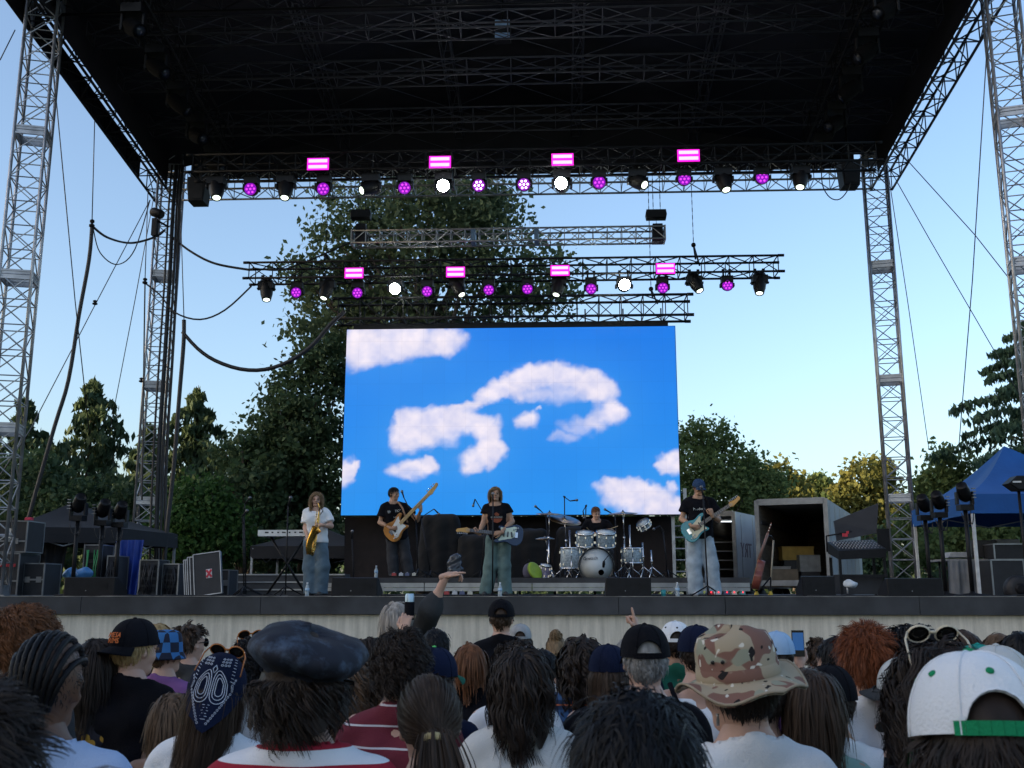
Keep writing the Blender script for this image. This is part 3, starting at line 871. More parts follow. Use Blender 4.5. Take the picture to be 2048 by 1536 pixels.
lm_drk = leaf_mat("dark_leaves", (.034, .062, .031), (.072, .115, .05), .35)
lm_bri = leaf_mat("fresh_green_leaves", (.03, .075, .018), (.06, .125, .03), .35)
lm_con = leaf_mat("conifer_needles", (.035, .062, .032), (.07, .105, .045), .25)
lm_ced = leaf_mat("cedar_needles", (.035, .075, .048), (.07, .12, .07), .2)
lm_yel = leaf_mat("sun_gold_leaves", (.09, .11, .03), (.20, .19, .05), .35)  # low sun's gold partly put into the leaf colour
lm_mid = leaf_mat("maple_leaves", (.085, .14, .05), (.17, .22, .08), .45)
Y = 33.0
b0 = gp(850, Y)
broadleaf("cottonwood_tree", b0, blob_px(b0[0], Y, [(850, 450, 150, 110), (940, 440, 110, 90), (760, 470, 90, 90), (690, 480, 60, 55), (1000, 450, 55, 70), (640, 545, 80, 40), (860, 590, 200, 90),
    (1040, 560, 100, 80), (1090, 590, 60, 40), (690, 620, 90, 70), (610, 630, 40, 30), (740, 700, 80, 90), (860, 750, 150, 100), (1010, 730, 120, 90), (660, 560, 60, 50), (600, 560, 35, 25), (720, 640, 70, 60), (640, 690, 60, 50), (600, 720, 40, 30), (1140, 600, 25, 18), (820, 380, 90, 50), (690, 400, 40, 40), (930, 380, 80, 40)]),
    27000, .14, lm_cot, "towering cottonwood tree rising behind the video screen", 11, .38, .62, 36, 44, shell=.5)
for (px, Y, bl, n, sz, mt, lab, sd) in (
    (600, 31.0, [(650, 720, 50, 60), (600, 790, 50, 40), (640, 780, 70, 90), (600, 870, 90, 80), (560, 930, 110, 80), (650, 940, 90, 100), (500, 960, 60, 70), (640, 1040, 110, 70), (540, 1040, 90, 60), (570, 770, 40, 30), (540, 830, 45, 35), (520, 890, 50, 40), (470, 905, 40, 35)], 20000, .12, lm_drk, "dark leafy tree left of the screen, behind the saxophone player", 21),
    (430, 27.0, [(400, 1010, 60, 50), (370, 1060, 60, 50), (440, 1060, 60, 50), (400, 1100, 90, 40), (350, 985, 30, 25)], 9000, .10, lm_bri, "fresh green bush beside the wrapped back tower", 22),
    (480, 29.5, [(470, 900, 40, 40), (500, 990, 80, 70), (470, 1070, 90, 60), (560, 1090, 80, 50)], 7000, .12, lm_drk, "dark shrubby tree between the green bush and the saxophone player", 23),
    (60, 30.0, [(60, 960, 90, 60), (130, 1000, 90, 50), (220, 1000, 90, 50), (20, 1030, 80, 60), (120, 1060, 120, 60), (240, 1050, 90, 60)], 9000, .13, lm_drk, "dark undergrowth tree behind the black canopy tent", 24),
    (900, 29.0, [(760, 1050, 80, 60), (860, 1060, 90, 50), (960, 1060, 90, 50), (1060, 1060, 90, 50), (1160, 1070, 90, 50), (900, 1110, 160, 40), (1080, 1110, 160, 40)], 12000, .12, lm_drk, "dark hedge-like tree seen under the screen", 25),
    (1290, 28.0, [(1260, 1060, 70, 50), (1330, 1060, 60, 60), (1300, 1110, 90, 40)], 5000, .11, lm_mid, "leafy tree seen under the right screen corner", 26),
    (1430, 36.0, [(1390, 900, 40, 50), (1425, 880, 45, 40), (1400, 960, 70, 60), (1460, 930, 60, 50), (1470, 990, 80, 50), (1380, 1010, 60, 60), (1530, 980, 50, 50), (1440, 860, 14, 12), (1395, 860, 14, 14), (1500, 925, 16, 14)], 15000, .11, lm_mid, "bushy green tree right of the screen, behind the guitarist in the cap", 27),
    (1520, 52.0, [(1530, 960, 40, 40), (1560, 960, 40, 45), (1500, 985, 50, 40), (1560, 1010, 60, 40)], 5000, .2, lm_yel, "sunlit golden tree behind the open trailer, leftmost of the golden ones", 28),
    (1650, 60.0, [(1630, 985, 25, 40), (1655, 985, 22, 40), (1640, 1020, 50, 30)], 3000, .2, lm_mid, "slim grey-green far tree between the golden trees", 29),
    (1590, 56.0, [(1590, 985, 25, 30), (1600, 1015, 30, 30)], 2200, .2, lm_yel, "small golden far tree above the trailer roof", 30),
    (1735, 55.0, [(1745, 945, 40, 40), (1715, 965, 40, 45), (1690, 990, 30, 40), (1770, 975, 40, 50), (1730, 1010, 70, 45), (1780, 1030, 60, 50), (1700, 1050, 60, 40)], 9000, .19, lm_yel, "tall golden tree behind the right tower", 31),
    (1895, 33.0, [(1890, 945, 40, 45), (1880, 985, 50, 45), (1860, 1010, 40, 50), (1910, 1050, 80, 60), (1850, 1080, 60, 50)], 9000, .12, lm_mid, "green maple tree left of the blue tent peak", 32),
    (1690, 44.0, [(1500, 1090, 60, 40), (1580, 1100, 60, 40), (1660, 1100, 60, 45), (1740, 1100, 60, 45), (1820, 1110, 60, 45), (1700, 1140, 120, 30), (1560, 1140, 120, 30)], 7000, .16, lm_drk, "dark shrubs on the ground behind the mixing desk", 34),
    (2000, 30.0, [(1960, 1060, 70, 50), (2040, 1050, 70, 60), (2000, 1110, 120, 40), (1900, 1100, 70, 40)], 7000, .12, lm_mid, "low green bush under the blue canopy tent", 33),
    ):
    b0 = gp(px, Y)
    broadleaf("broadleaf_tree", b0, blob_px(b0[0], Y, bl), n, sz, mt, lab, sd, .2, .42, 28, 16)
for (px, py, Y, rad, lab, sd, kw) in (
    (155, 742, 40.0, 4.3, "tall ragged conifer nearest the left tower", 41, dict(n_br=70, per=130, droop=.5, spread=.26, jit=(.35, 1.35), power=.68)),
    (372, 765, 38.0, 3.4, "tall conifer just right of the wrapped tower", 42, dict(n_br=70, per=130, droop=.5, spread=.26, jit=(.35, 1.35), power=.68)),
    (276, 838, 36.0, 3.0, "spruce half hidden behind the wrapped tower", 43, dict(n_br=70, per=90, droop=.25, jit=(.5, 1.25))),
    (18, 780, 38.0, 3.6, "conifer behind the left edge tower", 44, dict(n_br=60, per=110, droop=.5, jit=(.4, 1.3), power=.68)),
    (545, 835, 39.0, 2.2, "thin conifer poking above the dark trees left of the screen", 45, dict(n_br=60, per=80, jit=(.4, 1.3))),
    (640, 990, 27.5, 1.1, "young drooping conifer right behind the saxophone player", 46, dict(n_br=60, per=60, size=.1)),
    ):
    b0 = gp(px, Y)
    conifer("conifer_tree", b0, pz(py, Y), rad, lm_con, lab, sd, **kw)
b0 = gp(205, 41); conifer("bare_conifer", b0, pz(805, 41), .9, lm_con, "nearly bare thin conifer with dead twigs", 47, 60, 8, .3, .12)
b0 = gp(2112, 31); conifer("cedar_tree", b0, pz(640, 31), 4.7, lm_ced, "spreading cedar with drooping boughs on the right edge", 48, 90, 300, .34, .10, .10, "trees behind the stage", .55, .10)
# unseen wood added to keep the low sun off stage and crowd
rng = np.random.default_rng(5)
n = 8500
hx = -72 + rng.normal(size=n) * 4; hy = rng.uniform(-150, -2, n); hz = rng.random(n) ** .6 * (42 + 4 * np.sin(hy * .2))
v, f = leaves(np.stack([hx, hy, hz], 1), 4.2, rng, 1.2)
wd = link("shade_wood", np_mesh("shade_wood", v, f, False), lm_drk)
tag(wd, "unseen wood added left behind the crowd to block the sun", "wood", kind="stuff")

# far belt of trees closing the horizon
n = 30000
fx = rng.uniform(-75, 75, n); fy = 66 + rng.normal(size=n) * 2.5; fz = rng.random(n) ** .8 * (4.6 + 1.6 * np.sin(fx * .21) + 1.0 * np.sin(fx * .57 + 1))
v, f = leaves(np.stack([fx, fy, fz], 1), .42, rng, 1.3)
tag(link("far_wood", np_mesh("far_wood", v, f, False), lm_drk), "low far wood closing the horizon behind the stage", "wood", kind="stuff")
# ------------------------------------------------------------------ figure kit: smooth-union fields turned into one skin
class Field:
    def __init__(s, lo, hi, h):
        s.lo = np.array(lo, float); s.h = h
        s.n = (np.ceil((np.array(hi) - s.lo) / h)).astype(int) + 1
        s.ax = [s.lo[i] + h * np.arange(s.n[i]) for i in range(3)]
        s.F = np.full(s.n, 9.0)
    def _blk(s, lo, hi):
        i0 = np.maximum(0, np.floor((lo - s.lo) / s.h).astype(int)); i1 = np.minimum(s.n, np.ceil((hi - s.lo) / s.h).astype(int) + 1)
        if np.any(i1 <= i0): return None
        sl = tuple(slice(a, b) for a, b in zip(i0, i1))
        X = s.ax[0][sl[0]][:, None, None]; Y = s.ax[1][sl[1]][None, :, None]; Z = s.ax[2][sl[2]][None, None, :]
        return sl, X, Y, Z
    def _mix(s, sl, d, k, neg=False):
        a = s.F[sl]
        if neg:
            d = -d; h = np.maximum(k - np.abs(a - d), 0) / k; s.F[sl] = np.maximum(a, d) + h * h * k * .25
        else:
            h = np.maximum(k - np.abs(a - d), 0) / k; s.F[sl] = np.minimum(a, d) - h * h * k * .25
    def cone(s, a, b, ra, rb, k=.03, neg=False):
        a = np.array(a, float); b = np.array(b, float); m = max(ra, rb) + k + 3 * s.h
        q = s._blk(np.minimum(a, b) - m, np.maximum(a, b) + m)
        if q is None: return s
        sl, X, Y, Z = q; d = b - a; L2 = max((d * d).sum(), 1e-9)
        t = np.clip(((X - a[0]) * d[0] + (Y - a[1]) * d[1] + (Z - a[2]) * d[2]) / L2, 0, 1)
        D = np.sqrt((X - a[0] - t * d[0]) ** 2 + (Y - a[1] - t * d[1]) ** 2 + (Z - a[2] - t * d[2]) ** 2) - (ra + (rb - ra) * t)
        s._mix(sl, D, k, neg); return s
    def ell(s, c, r, k=.03, neg=False, rot=None):
        c = np.array(c, float); r = np.array(r, float); m = r.max() + k + 3 * s.h
        q = s._blk(c - m, c + m)
        if q is None: return s
        sl, X, Y, Z = q; x, y, z = X - c[0], Y - c[1], Z - c[2]
        if rot is not None:
            A = np.array(rot).T
            x, y, z = A[0, 0] * x + A[0, 1] * y + A[0, 2] * z, A[1, 0] * x + A[1, 1] * y + A[1, 2] * z, A[2, 0] * x + A[2, 1] * y + A[2, 2] * z
        k0 = np.sqrt((x / r[0]) ** 2 + (y / r[1]) ** 2 + (z / r[2]) ** 2); k1 = np.sqrt((x / r[0] ** 2) ** 2 + (y / r[1] ** 2) ** 2 + (z / r[2] ** 2) ** 2) + 1e-9
        s._mix(sl, k0 * (k0 - 1) / k1, k, neg); return s
    def cut(s, p, n):
        """remove the side the normal points to"""
        X = s.ax[0][:, None, None]; Y = s.ax[1][None, :, None]; Z = s.ax[2][None, None, :]
        s.F = np.maximum(s.F, (X - p[0]) * n[0] + (Y - p[1]) * n[1] + (Z - p[2]) * n[2]); return s
    def wrinkle(s, amp, f=38.0, seed=0):
        X = s.ax[0][:, None, None]; Y = s.ax[1][None, :, None]; Z = s.ax[2][None, None, :]
        s.F = s.F + amp * (np.sin(f * (X * .9 + Z * .5) + seed + 1.5 * np.sin(9 * Z + seed)) * .6 + np.sin(f * .6 * (Z * 1.1 - X * .6 + Y) + seed * 2) * .7 + .5 * np.sin(f * 1.7 * (X * .4 - Z * .9) + 3 * np.sin(7 * X)))
        return s
    def mesh(s):
        F = s.F; ins = F < 0
        c = np.zeros(np.array(F.shape) - 1, np.int8)
        offs = [(i, j, k) for i in (0, 1) for j in (0, 1) for k in (0, 1)]
        nx, ny, nz = c.shape
        for o in offs: c += ins[o[0]:o[0] + nx, o[1]:o[1] + ny, o[2]:o[2] + nz]
        act = (c > 0) & (c < 8)
        idx = np.full(c.shape, -1, np.int64); ii = np.argwhere(act); idx[act] = np.arange(len(ii))
        vals = {o: F[ii[:, 0] + o[0], ii[:, 1] + o[1], ii[:, 2] + o[2]] for o in offs}
        acc = np.zeros((len(ii), 3)); cnt = np.zeros(len(ii))
        for a in offs:
            for ax in range(3):
                if a[ax] == 0:
                    b = list(a); b[ax] = 1; b = tuple(b)
                    v0, v1 = vals[a], vals[b]; m = (v0 < 0) != (v1 < 0)
                    t = np.where(m, v0 / np.where(m, v0 - v1, 1), 0)
                    p = np.array(a, float)[None] + np.zeros((len(ii), 3)); p[:, ax] = t
                    acc += p * m[:, None]; cnt += m
        verts = s.lo + s.h * (ii + acc / np.maximum(cnt, 1)[:, None])
        faces = []
        for ax in range(3):
            sl0 = [slice(1, -1)] * 3; sl0[ax] = slice(0, -1); sl1 = [slice(1, -1)] * 3; sl1[ax] = slice(1, None)
            a = ins[tuple(sl0)]; b = ins[tuple(sl1)]
            e = np.argwhere(a != b); flip = a[a != b]
            if len(e) == 0: continue
            base = e.copy()
            for q in range(3):
                if q != ax: base[:, q] += 1
            u, w = [(1, 2), (2, 0), (0, 1)][ax]
            def cell(du, dw):
                t = base.copy(); t[:, u] += du; t[:, w] += dw
                return idx[t[:, 0], t[:, 1], t[:, 2]]
            f = np.stack([cell(-1, -1), cell(0, -1), cell(0, 0), cell(-1, 0)], 1)
            f[~flip] = f[~flip][:, ::-1]
            faces.append(f)
        return verts, np.concatenate(faces) if faces else np.zeros((0, 4), int)
def join(parts):
    vs_, fs, n = [], [], 0
    for v, f in parts:
        vs_.append(v); fs.append(f + n); n += len(v)
    return np.concatenate(vs_), np.concatenate(fs)
def npv(p): return np.array(p, float)

# --- head: local frame, origin at the neck pivot, facing +Y, crown at z = .23
HEADS = {}
def head_mesh(sex, h=.0065):
    if (sex, h) in HEADS: return HEADS[(sex, h)]
    F = Field((-.12, -.13, -.1), (.12, .15, .26), h)
    w = 1.0 if sex == 'm' else .95
    F.ell((0, -.012, .132), (.077 * w, .098, .098), .03)
    F.ell((0, .03, .085), (.06 * w, .068, .085), .04)
    F.cone((-.03 * w, .055, .02), (.03 * w, .055, .02), .026, .026, .03)         # jaw
    F.cone((0, .085, .018), (0, .088, .022), .016, .016, .02)                     # chin
    F.cone((0, -.02, -.07), (0, .0, .06), .058 * w, .054 * w, .03)                # neck
    for s in (-1, 1):
        F.ell((s * .033, .092, .112), (.02, .016, .013), .012, True)               # eye sockets
        F.ell((s * .033, .083, .111), (.0125, .0125, .0115), .004)                 # eyeballs
        F.cone((s * .014, .098, .13), (s * .048, .084, .131), .009, .007, .012)    # brow
        F.ell((s * .045, .062, .075), (.022, .022, .02), .02)                      # cheek
        F.ell((s * .079 * w, -.008, .105), (.011, .024, .034), .008, rot=Matrix.Rotation(-s * .35, 3, 'Z'))
        F.ell((s * .088 * w, .0, .107), (.007, .012, .018), .006, True)
    F.cone((0, .098, .125), (0, .116, .088), .0085, .0125, .012)                  # nose
    for s in (-1, 1): F.ell((s * .012, .108, .084), (.009, .01, .008), .008)
    F.cone((-.02, .094, .055), (.02, .094, .055), .0068, .0068, .006)            # lips
    F.cone((-.016, .092, .044), (.016, .092, .044), .0075, .0075, .006)
    HEADS[(sex, h)] = F.mesh()
    return HEADS[(sex, h)]
def hand_mesh(wr, d, n, curl=(.5, .6, .7, .8), thumb=.5, side=1, size=1.0, h=.0045):
    """wr: wrist, d: wrist->knuckles, n: palm normal; side: +1 thumb along +cross(d,n)"""
    wr = npv(wr); d = npv(d); d /= np.linalg.norm(d); n = npv(n); n = n - d * (n @ d); n /= np.linalg.norm(n)
    t = np.cross(d, n) * side
    S = size
    F = Field(wr - .17 * S, wr + .17 * S + .01, h)
    P = lambda a, b, c: wr + (d * a + t * b + n * c) * S
    F.cone(P(-.03, 0, 0), P(.02, 0, 0), .024 * S, .024 * S, .01)
    for b in (-.026, -.009, .009, .026): F.cone(P(.012, b * .6, 0), P(.078 - abs(b - .009) * .18, b, 0), .0165 * S, .0125 * S, .014)
    ln = (.066, .078, .072, .056)
    for i, b in enumerate((.027, .009, -.009, -.026)):
        a0 = P(.08 - abs(b - .009) * .2, b, 0); c = curl[i]; L = ln[i] * S; ang = 0; p = a0
        for sg, r0 in ((.42, .0098), (.32, .0088), (.26, .0078)):
            ang += c * (1.0 if sg == .42 else .85)
            q = p + (d * math.cos(ang) + n * math.sin(ang)) * L * sg + t * b * .12 * S
            F.cone(p, q, r0 * S, (r0 - .001) * S, .004); p = q
    a0 = P(.02, .024, .006); q = a0 + (d * .6 + t * .72 + n * .25 * thumb) * .036 * S
    F.cone(a0, q, .014 * S, .0115 * S, .01)
    p = q
    for sg, r0 in ((.036, .0105), (.03, .0092)):
        q = p + (d * (.9 - .3 * thumb) + t * (.45 - .7 * thumb) + n * .75 * thumb) * sg * S
        F.cone(p, q, r0 * S, (r0 - .001) * S, .004); p = q
    return F.mesh()

def joints(**kw):
    J = dict(hip=[npv((-.085, 0, .93)), npv((.085, 0, .93))], kn=[npv((-.1, .015, .5)), npv((.1, .015, .5))], an=[npv((-.11, -.01, .09)), npv((.11, -.01, .09))],
        sh=[npv((-.178, -.005, 1.405)), npv((.178, -.005, 1.405))], el=[npv((-.225, -.03, 1.14)), npv((.225, -.03, 1.14))], wr=[npv((-.215, .06, .9)), npv((.215, .06, .9))],
        neck=npv((0, -.005, 1.52)), hr=Matrix.Identity(3), sex='m', wide=1.0,
        hand=[dict(d=(0, .25, -1), n=(1, 0, 0), side=1), dict(d=(0, .25, -1), n=(-1, 0, 0), side=-1)])
    J.update(kw); return J
def frame(J):
    sd = J['sh'][1] - J['sh'][0]; sd = sd / np.linalg.norm(sd)
    pel = (J['hip'][0] + J['hip'][1]) / 2; ch = (J['sh'][0] + J['sh'][1]) / 2
    up = ch - pel; up /= np.linalg.norm(up)
    fw = np.cross(up, sd)
    hs = J['hip'][1] - J['hip'][0]; hs /= np.linalg.norm(hs)
    return sd, hs, up, fw, pel, ch
def bounds(J, m=.2):
    P = np.array([*J['hip'], *J['kn'], *J['an'], *J['sh'], *J['el'], *J['wr'], J['neck']])
    return P.min(0) - m, P.max(0) + m
def torso(F, J, g=0.0, k=.05, low=True):
    sd, hs, up, fw, pel, ch = frame(J); w = J['wide']; f = J['sex'] == 'f'
    cw = .075 * w; 
    for s in (-1, 1):
        F.cone(pel + hs * s * .075, pel + (ch - pel) * .45 + sd * s * (.055 if f else .065) * w, .105 + g, (.088 if f else .1) * w + g, k)
        F.cone(pel + (ch - pel) * .4 + sd * s * .06 * w, ch - up * .1 + sd * s * cw, .095 * w + g, .108 * w + g, k)
        F.cone(ch - up * .1 + sd * s * .06, J['sh'][(s + 1) // 2] - sd * s * .035 - up * .02, .085 + g, .052 + g * .8, k)
        F.cone(J['neck'] - up * .045 - fw * .015, J['sh'][(s + 1) // 2] - sd * s * .03, .056 + g * .5, .044 + g * .8, k)
        if f: F.ell(ch - up * .15 + sd * s * .07 + fw * .075, (.06 + g, .055 + g, .06 + g), .04)
        if low: F.ell(pel + hs * s * .07 - fw * .04 - up * .02, (.09 + g, .09 + g, .1 + g), .04)
    return F
def body_mesh(J, h=.012, hands=True, hh=.0065, hhand=.0045):
    lo, hi = bounds(J)
    F = Field(lo, hi, h)
    torso(F, J)
    sd, hs, up, fw, pel, ch = frame(J)
    F.cone(ch - up * .02, J['neck'] + np.array(J['hr'] @ V((0, .0, .03))), .062, .054, .04)
    for i in (0, 1):
        F.cone(J['sh'][i], J['el'][i], .05, .039, .04); F.cone(J['el'][i], J['el'][i] + (J['wr'][i] - J['el'][i]) * .35, .04, .04, .02); F.cone(J['el'][i], J['wr'][i], .038, .026, .02)
        F.cone(J['hip'][i], J['kn'][i], .085, .055, .04); F.cone(J['kn'][i], J['an'][i], .052, .036, .03)
    parts = [F.mesh()]
    hv, hf = head_mesh(J['sex'], hh)
    A = np.array(J['hr'])
    parts.append((hv @ A.T + J['neck'], hf))
    if hands:
        for i in (0, 1):
            hd = J['hand'][i]
            parts.append(hand_mesh(J['wr'][i], hd['d'], hd['n'], hd.get('curl', (.35, .4, .45, .5)), hd.get('thumb', .4), hd.get('side', 1 if i == 0 else -1), hd.get('size', 1.0), hhand))
    return join(parts)
def shirt_mesh(J, sleeve=.55, fit=.016, hem=-.04, h=.012, collar=.0, wr_amp=.0042, seed=0, tank=False, neckdrop=.045):
    lo, hi = bounds(J)
    F = Field(lo, hi, h)
    torso(F, J, fit, .05, hem < 0)
    sd, hs, up, fw, pel, ch = frame(J)
    n = up.copy()
    for i in (0, 1):
        if tank: continue
        d = J['el'][i] - J['sh'][i]
        e = J['sh'][i] + d * min(1, sleeve)
        F.cone(J['sh'][i] + d * .06, e, .05 + fit * .7, .05 + fit * 1.4, .03)
        if sleeve > 1:
            F.cone(J['el'][i], J['el'][i] + (J['wr'][i] - J['el'][i]) * (sleeve - 1), .05 + fit, .04 + fit * .6, .03)
    if wr_amp: F.wrinkle(wr_amp, seed=seed)
    p = J['neck'] - up * (neckdrop - collar)
    # neck opening and hem
    nn = up * .9 + fw * .45; nn /= np.linalg.norm(nn)
    F2 = F.F
    X = F.ax[0][:, None, None]; Y = F.ax[1][None, :, None]; Z = F.ax[2][None, None, :]
    q = J['neck'] - up * .035
    dn = np.sqrt((X - q[0] - fw[0] * .02) ** 2 + (Y - q[1] - fw[1] * .02) ** 2 + (Z - q[2]) ** 2 * .2) - (.05 if not tank else .12)
    cutp = (X - p[0]) * nn[0] + (Y - p[1]) * nn[1] + (Z - p[2]) * nn[2]
    F.F = np.maximum(F2, np.where(dn < .05, cutp, -1))
    hp = pel + up * hem
    F.F = np.maximum(F.F, -((X - hp[0]) * up[0] + (Y - hp[1]) * up[1] + (Z - hp[2]) * up[2]))
    # keep arms beyond the sleeve bare
    for i in (0, 1):
        d = J['el'][i] - J['sh'][i]; L = np.linalg.norm(d); d = d / L
        if sleeve <= 1 and not tank:
            e = J['sh'][i] + d * L * sleeve
            along = (X - e[0]) * d[0] + (Y - e[1]) * d[1] + (Z - e[2]) * d[2]
            rad = np.sqrt(np.maximum((X - e[0]) ** 2 + (Y - e[1]) ** 2 + (Z - e[2]) ** 2 - along ** 2, 0))
            outer = ((X - ch[0]) * sd[0] + (Y - ch[1]) * sd[1] + (Z - ch[2]) * sd[2]) * (1 if i else -1)
            F.F = np.where((rad < .1) & (along > 0) & (outer > .125), np.maximum(F.F, along), F.F)
    return F.mesh()
def trouser_mesh(J, fit=.02, wide=(.095, .085, .08), h=.012, waist=.06, wr_amp=.003, seed=3):
    lo, hi = bounds(J)
    F = Field(lo, hi, h)
    sd, hs, up, fw, pel, ch = frame(J)
    for s in (-1, 1):
        F.cone(pel + hs * s * .07, pel + up * .1 + hs * s * .07, .105 + fit, .098 + fit, .05)
        F.ell(pel + hs * s * .07 - fw * .04 - up * .02, (.092 + fit, .09 + fit, .1 + fit), .04)
    for i in (0, 1):
        F.cone(J['hip'][i], J['kn'][i], wide[0], wide[1], .04); F.cone(J['kn'][i], J['an'][i] - (0, 0, .05), wide[1], wide[2], .04)
    F.wrinkle(wr_amp, 30, seed)
    F.cut(pel + up * waist, up)
    F.cut((0, 0, min(J['an'][0][2], J['an'][1][2]) - .05), (0, 0, -1))
    return F.mesh()
def shoe_mesh(J, i, toe):
    a = J['an'][i]; t = npv(toe); t = t / np.linalg.norm(t)
    F = Field(a - .3, a + .3, .018)
    b = a - (0, 0, a[2] - 0.0) if False else a
    z0 = b[2] - .09
    F.cone((b[0] - t[0] * .04, b[1] - t[1] * .04, z0 + .045), (b[0] + t[0] * .14, b[1] + t[1] * .14, z0 + .035), .045, .042, .03)
    F.cone((b[0], b[1], z0 + .05), (b[0], b[1], z0 + .1), .042, .045, .03)
    F.cut((0, 0, z0 + .004), (0, 0, -1))
    return F.mesh()

# --- hair
HC, HR_ = np.array([0, -.008, .130]), np.array([.083, .105, .104])
def hairline_ok(d):
    lim = np.interp(d[:, 1], [-1, -.5, -.1, .2, .5, .75, 1], [-.72, -.62, -.3, .1, .42, .5, .55])
    return d[:, 2] > lim
HAIR = {
    #        length  lift  grav  curl  freq  seg  clumpR  spread
    'short': dict(L=(.03, .055), lift=.12, g=.05, curl=.002, fq=30, seg=5, off=.014, up=.05, cv=.1),
    'smooth': dict(L=(.05, .08), lift=.03, g=.02, curl=.001, fq=20, seg=6, off=.022, up=0, cv=.05),
    'tousled': dict(L=(.035, .062), lift=.34, g=.12, curl=.007, fq=55, seg=6, off=.008, up=.25, cv=.25),
    'curly': dict(L=(.045, .075), lift=.5, g=.2, curl=.010, fq=110, seg=9, off=.007, up=.15, cv=.25),
    'mop': dict(L=(.09, .15), lift=.4, g=.30, curl=.013, fq=60, seg=10, off=.009, up=.2, cv=.3),
    'long': dict(L=(.22, .32), lift=.1, g=.35, curl=.002, fq=14, seg=11, off=.014, up=0, cv=.1),
    'wavy': dict(L=(.19, .28), lift=.25, g=.34, curl=.011, fq=40, seg=13, off=.010, up=0, cv=.3),
    'curlylong': dict(L=(.22, .34), lift=.32, g=.30, curl=.015, fq=60, seg=15, off=.009, up=.05, cv=.3),
    'longer': dict(L=(.30, .42), lift=.1, g=.35, curl=.002, fq=14, seg=12, off=.009, up=0, cv=.1),
    'bob': dict(L=(.17, .22), lift=.1, g=.35, curl=.002, fq=14, seg=9, off=.013, up=0, cv=.1),
    'pulled': dict(L=(.10, .13), lift=.04, g=.0, curl=.001, fq=10, seg=7, off=.007, up=0, cv=.3),
}
def strands(kind, seed, guides, kids, width, lenmul=1.0, floor=None):
    K = HAIR[kind]; rng = np.random.default_rng(seed)
    d = rng.normal(size=(guides * 5, 3)); d /= np.linalg.norm(d, axis=1, keepdims=True)
    d = d[hairline_ok(d)][:guides]; G = len(d)
    p = HC + d * HR_
    nrm = d / HR_; nrm /= np.linalg.norm(nrm, axis=1, keepdims=True)
    wh = np.array([0, -.35, 1.0]); wh /= np.linalg.norm(wh)
    if kind == 'pulled':
        tgt = HC + np.array([0, -.135, -.035])
        tdir = tgt - p
    else:
        tdir = (d - wh) + np.array([0, 0, -.7]) + rng.normal(size=(G, 3)) * .25
        fr = np.clip(d[:, 1], 0, 1)
        if kind in ('long', 'longer', 'wavy', 'curlylong', 'bob', 'mop'):
            tdir[:, 0] += np.where(d[:, 0] > -.12, 1, -1) * 2.2 * fr; tdir[:, 1] -= 1.0 * fr
    t = tdir - nrm * (tdir * nrm).sum(1, keepdims=True); t /= np.linalg.norm(t, axis=1, keepdims=True) + 1e-9
    dr = nrm * K['lift'] + t * (1 - K['lift']) + np.array([0, 0, K['up']]) * (d[:, 2:3] > 0); dr /= np.linalg.norm(dr, axis=1, keepdims=True)
    L = rng.uniform(*K['L'], (G, 1)) * lenmul; sg = K['seg']; st = L / sg
    layer = rng.uniform(1.03, 1.16, (G, 1)) if kind not in ('pulled', 'smooth', 'short') else rng.uniform(1.045, 1.07, (G, 1))
    path = [p.copy()]
    TC, TR = np.array([0, .0, -.33]), np.array([.235, .14, .30])
    for i in range(sg):
        if kind == 'pulled':
            tgt_ = HC + np.array([0, -.135, -.035]); dr = dr * .5 + .5 * (tgt_ - p) / (np.linalg.norm(tgt_ - p, axis=1, keepdims=True) + 1e-6)
        p = p + dr * st
        q = (p - HC) / HR_; l = np.linalg.norm(q, axis=1, keepdims=True)
        p = np.where((l < layer) | (kind in ('smooth', 'short')), HC + q / np.maximum(l, 1e-6) * layer * HR_, p)
        if kind != 'pulled':
            lowz = np.clip((.06 - p[:, 2:3]) / .15, 0, 1)
            lim = (.108 if K['curl'] < .004 else .122) - .02 * lowz
            p[:, 0:1] = np.where(np.abs(p[:, 0:1]) > lim, np.sign(p[:, 0:1]) * (lim + .3 * (np.abs(p[:, 0:1]) - lim)), p[:, 0:1])
            q = (p - TC) / TR; l2 = 1.0 - q[:, 0:1] ** 2 - q[:, 2:3] ** 2
            ins_ = (np.abs(q[:, 1:2]) < np.sqrt(np.maximum(l2, 0))) & (l2 > 0)
            p[:, 1:2] = np.where(ins_, -np.sqrt(np.maximum(l2, 0)) * TR[1] - .006, p[:, 1:2])
        if kind in ('long', 'longer', 'wavy', 'curlylong', 'bob', 'mop'):
            fm = (p[:, 1] > .0) & (p[:, 2] < .175) & (np.abs(p[:, 0]) < .078)
            p[fm, 0] = np.where(p[fm, 0] > -.005, 1, -1) * (.078 + .012 * rng.random(fm.sum()))
            p[fm, 1] = np.minimum(p[fm, 1], .055)
        path.append(p.copy())
        dr = dr * (1 - K['g']) + np.array([0, 0, -1.0]) * K['g'] + rng.normal(size=(G, 3)) * .06
        dr /= np.linalg.norm(dr, axis=1, keepdims=True)
    P = np.stack(path, 1)                                   # G, S, 3
    s = np.linspace(0, 1, sg + 1)[None, :, None]
    ph = rng.uniform(0, 6.28, (G, 1, 1)); fq = K['fq'] * rng.uniform(.7, 1.3, (G, 1, 1)); am = K['curl'] * rng.uniform(.5, 1.4, (G, 1, 1))
    arc = s * L[:, None, :]
    e1 = np.cross(nrm, np.array([0, 0, 1.0])); e1 /= np.linalg.norm(e1, axis=1, keepdims=True) + 1e-6
    P = P + am * np.minimum(1, s * 3) * (np.cos(ph + fq * arc) * e1[:, None] + np.sin(ph + fq * arc) * nrm[:, None])
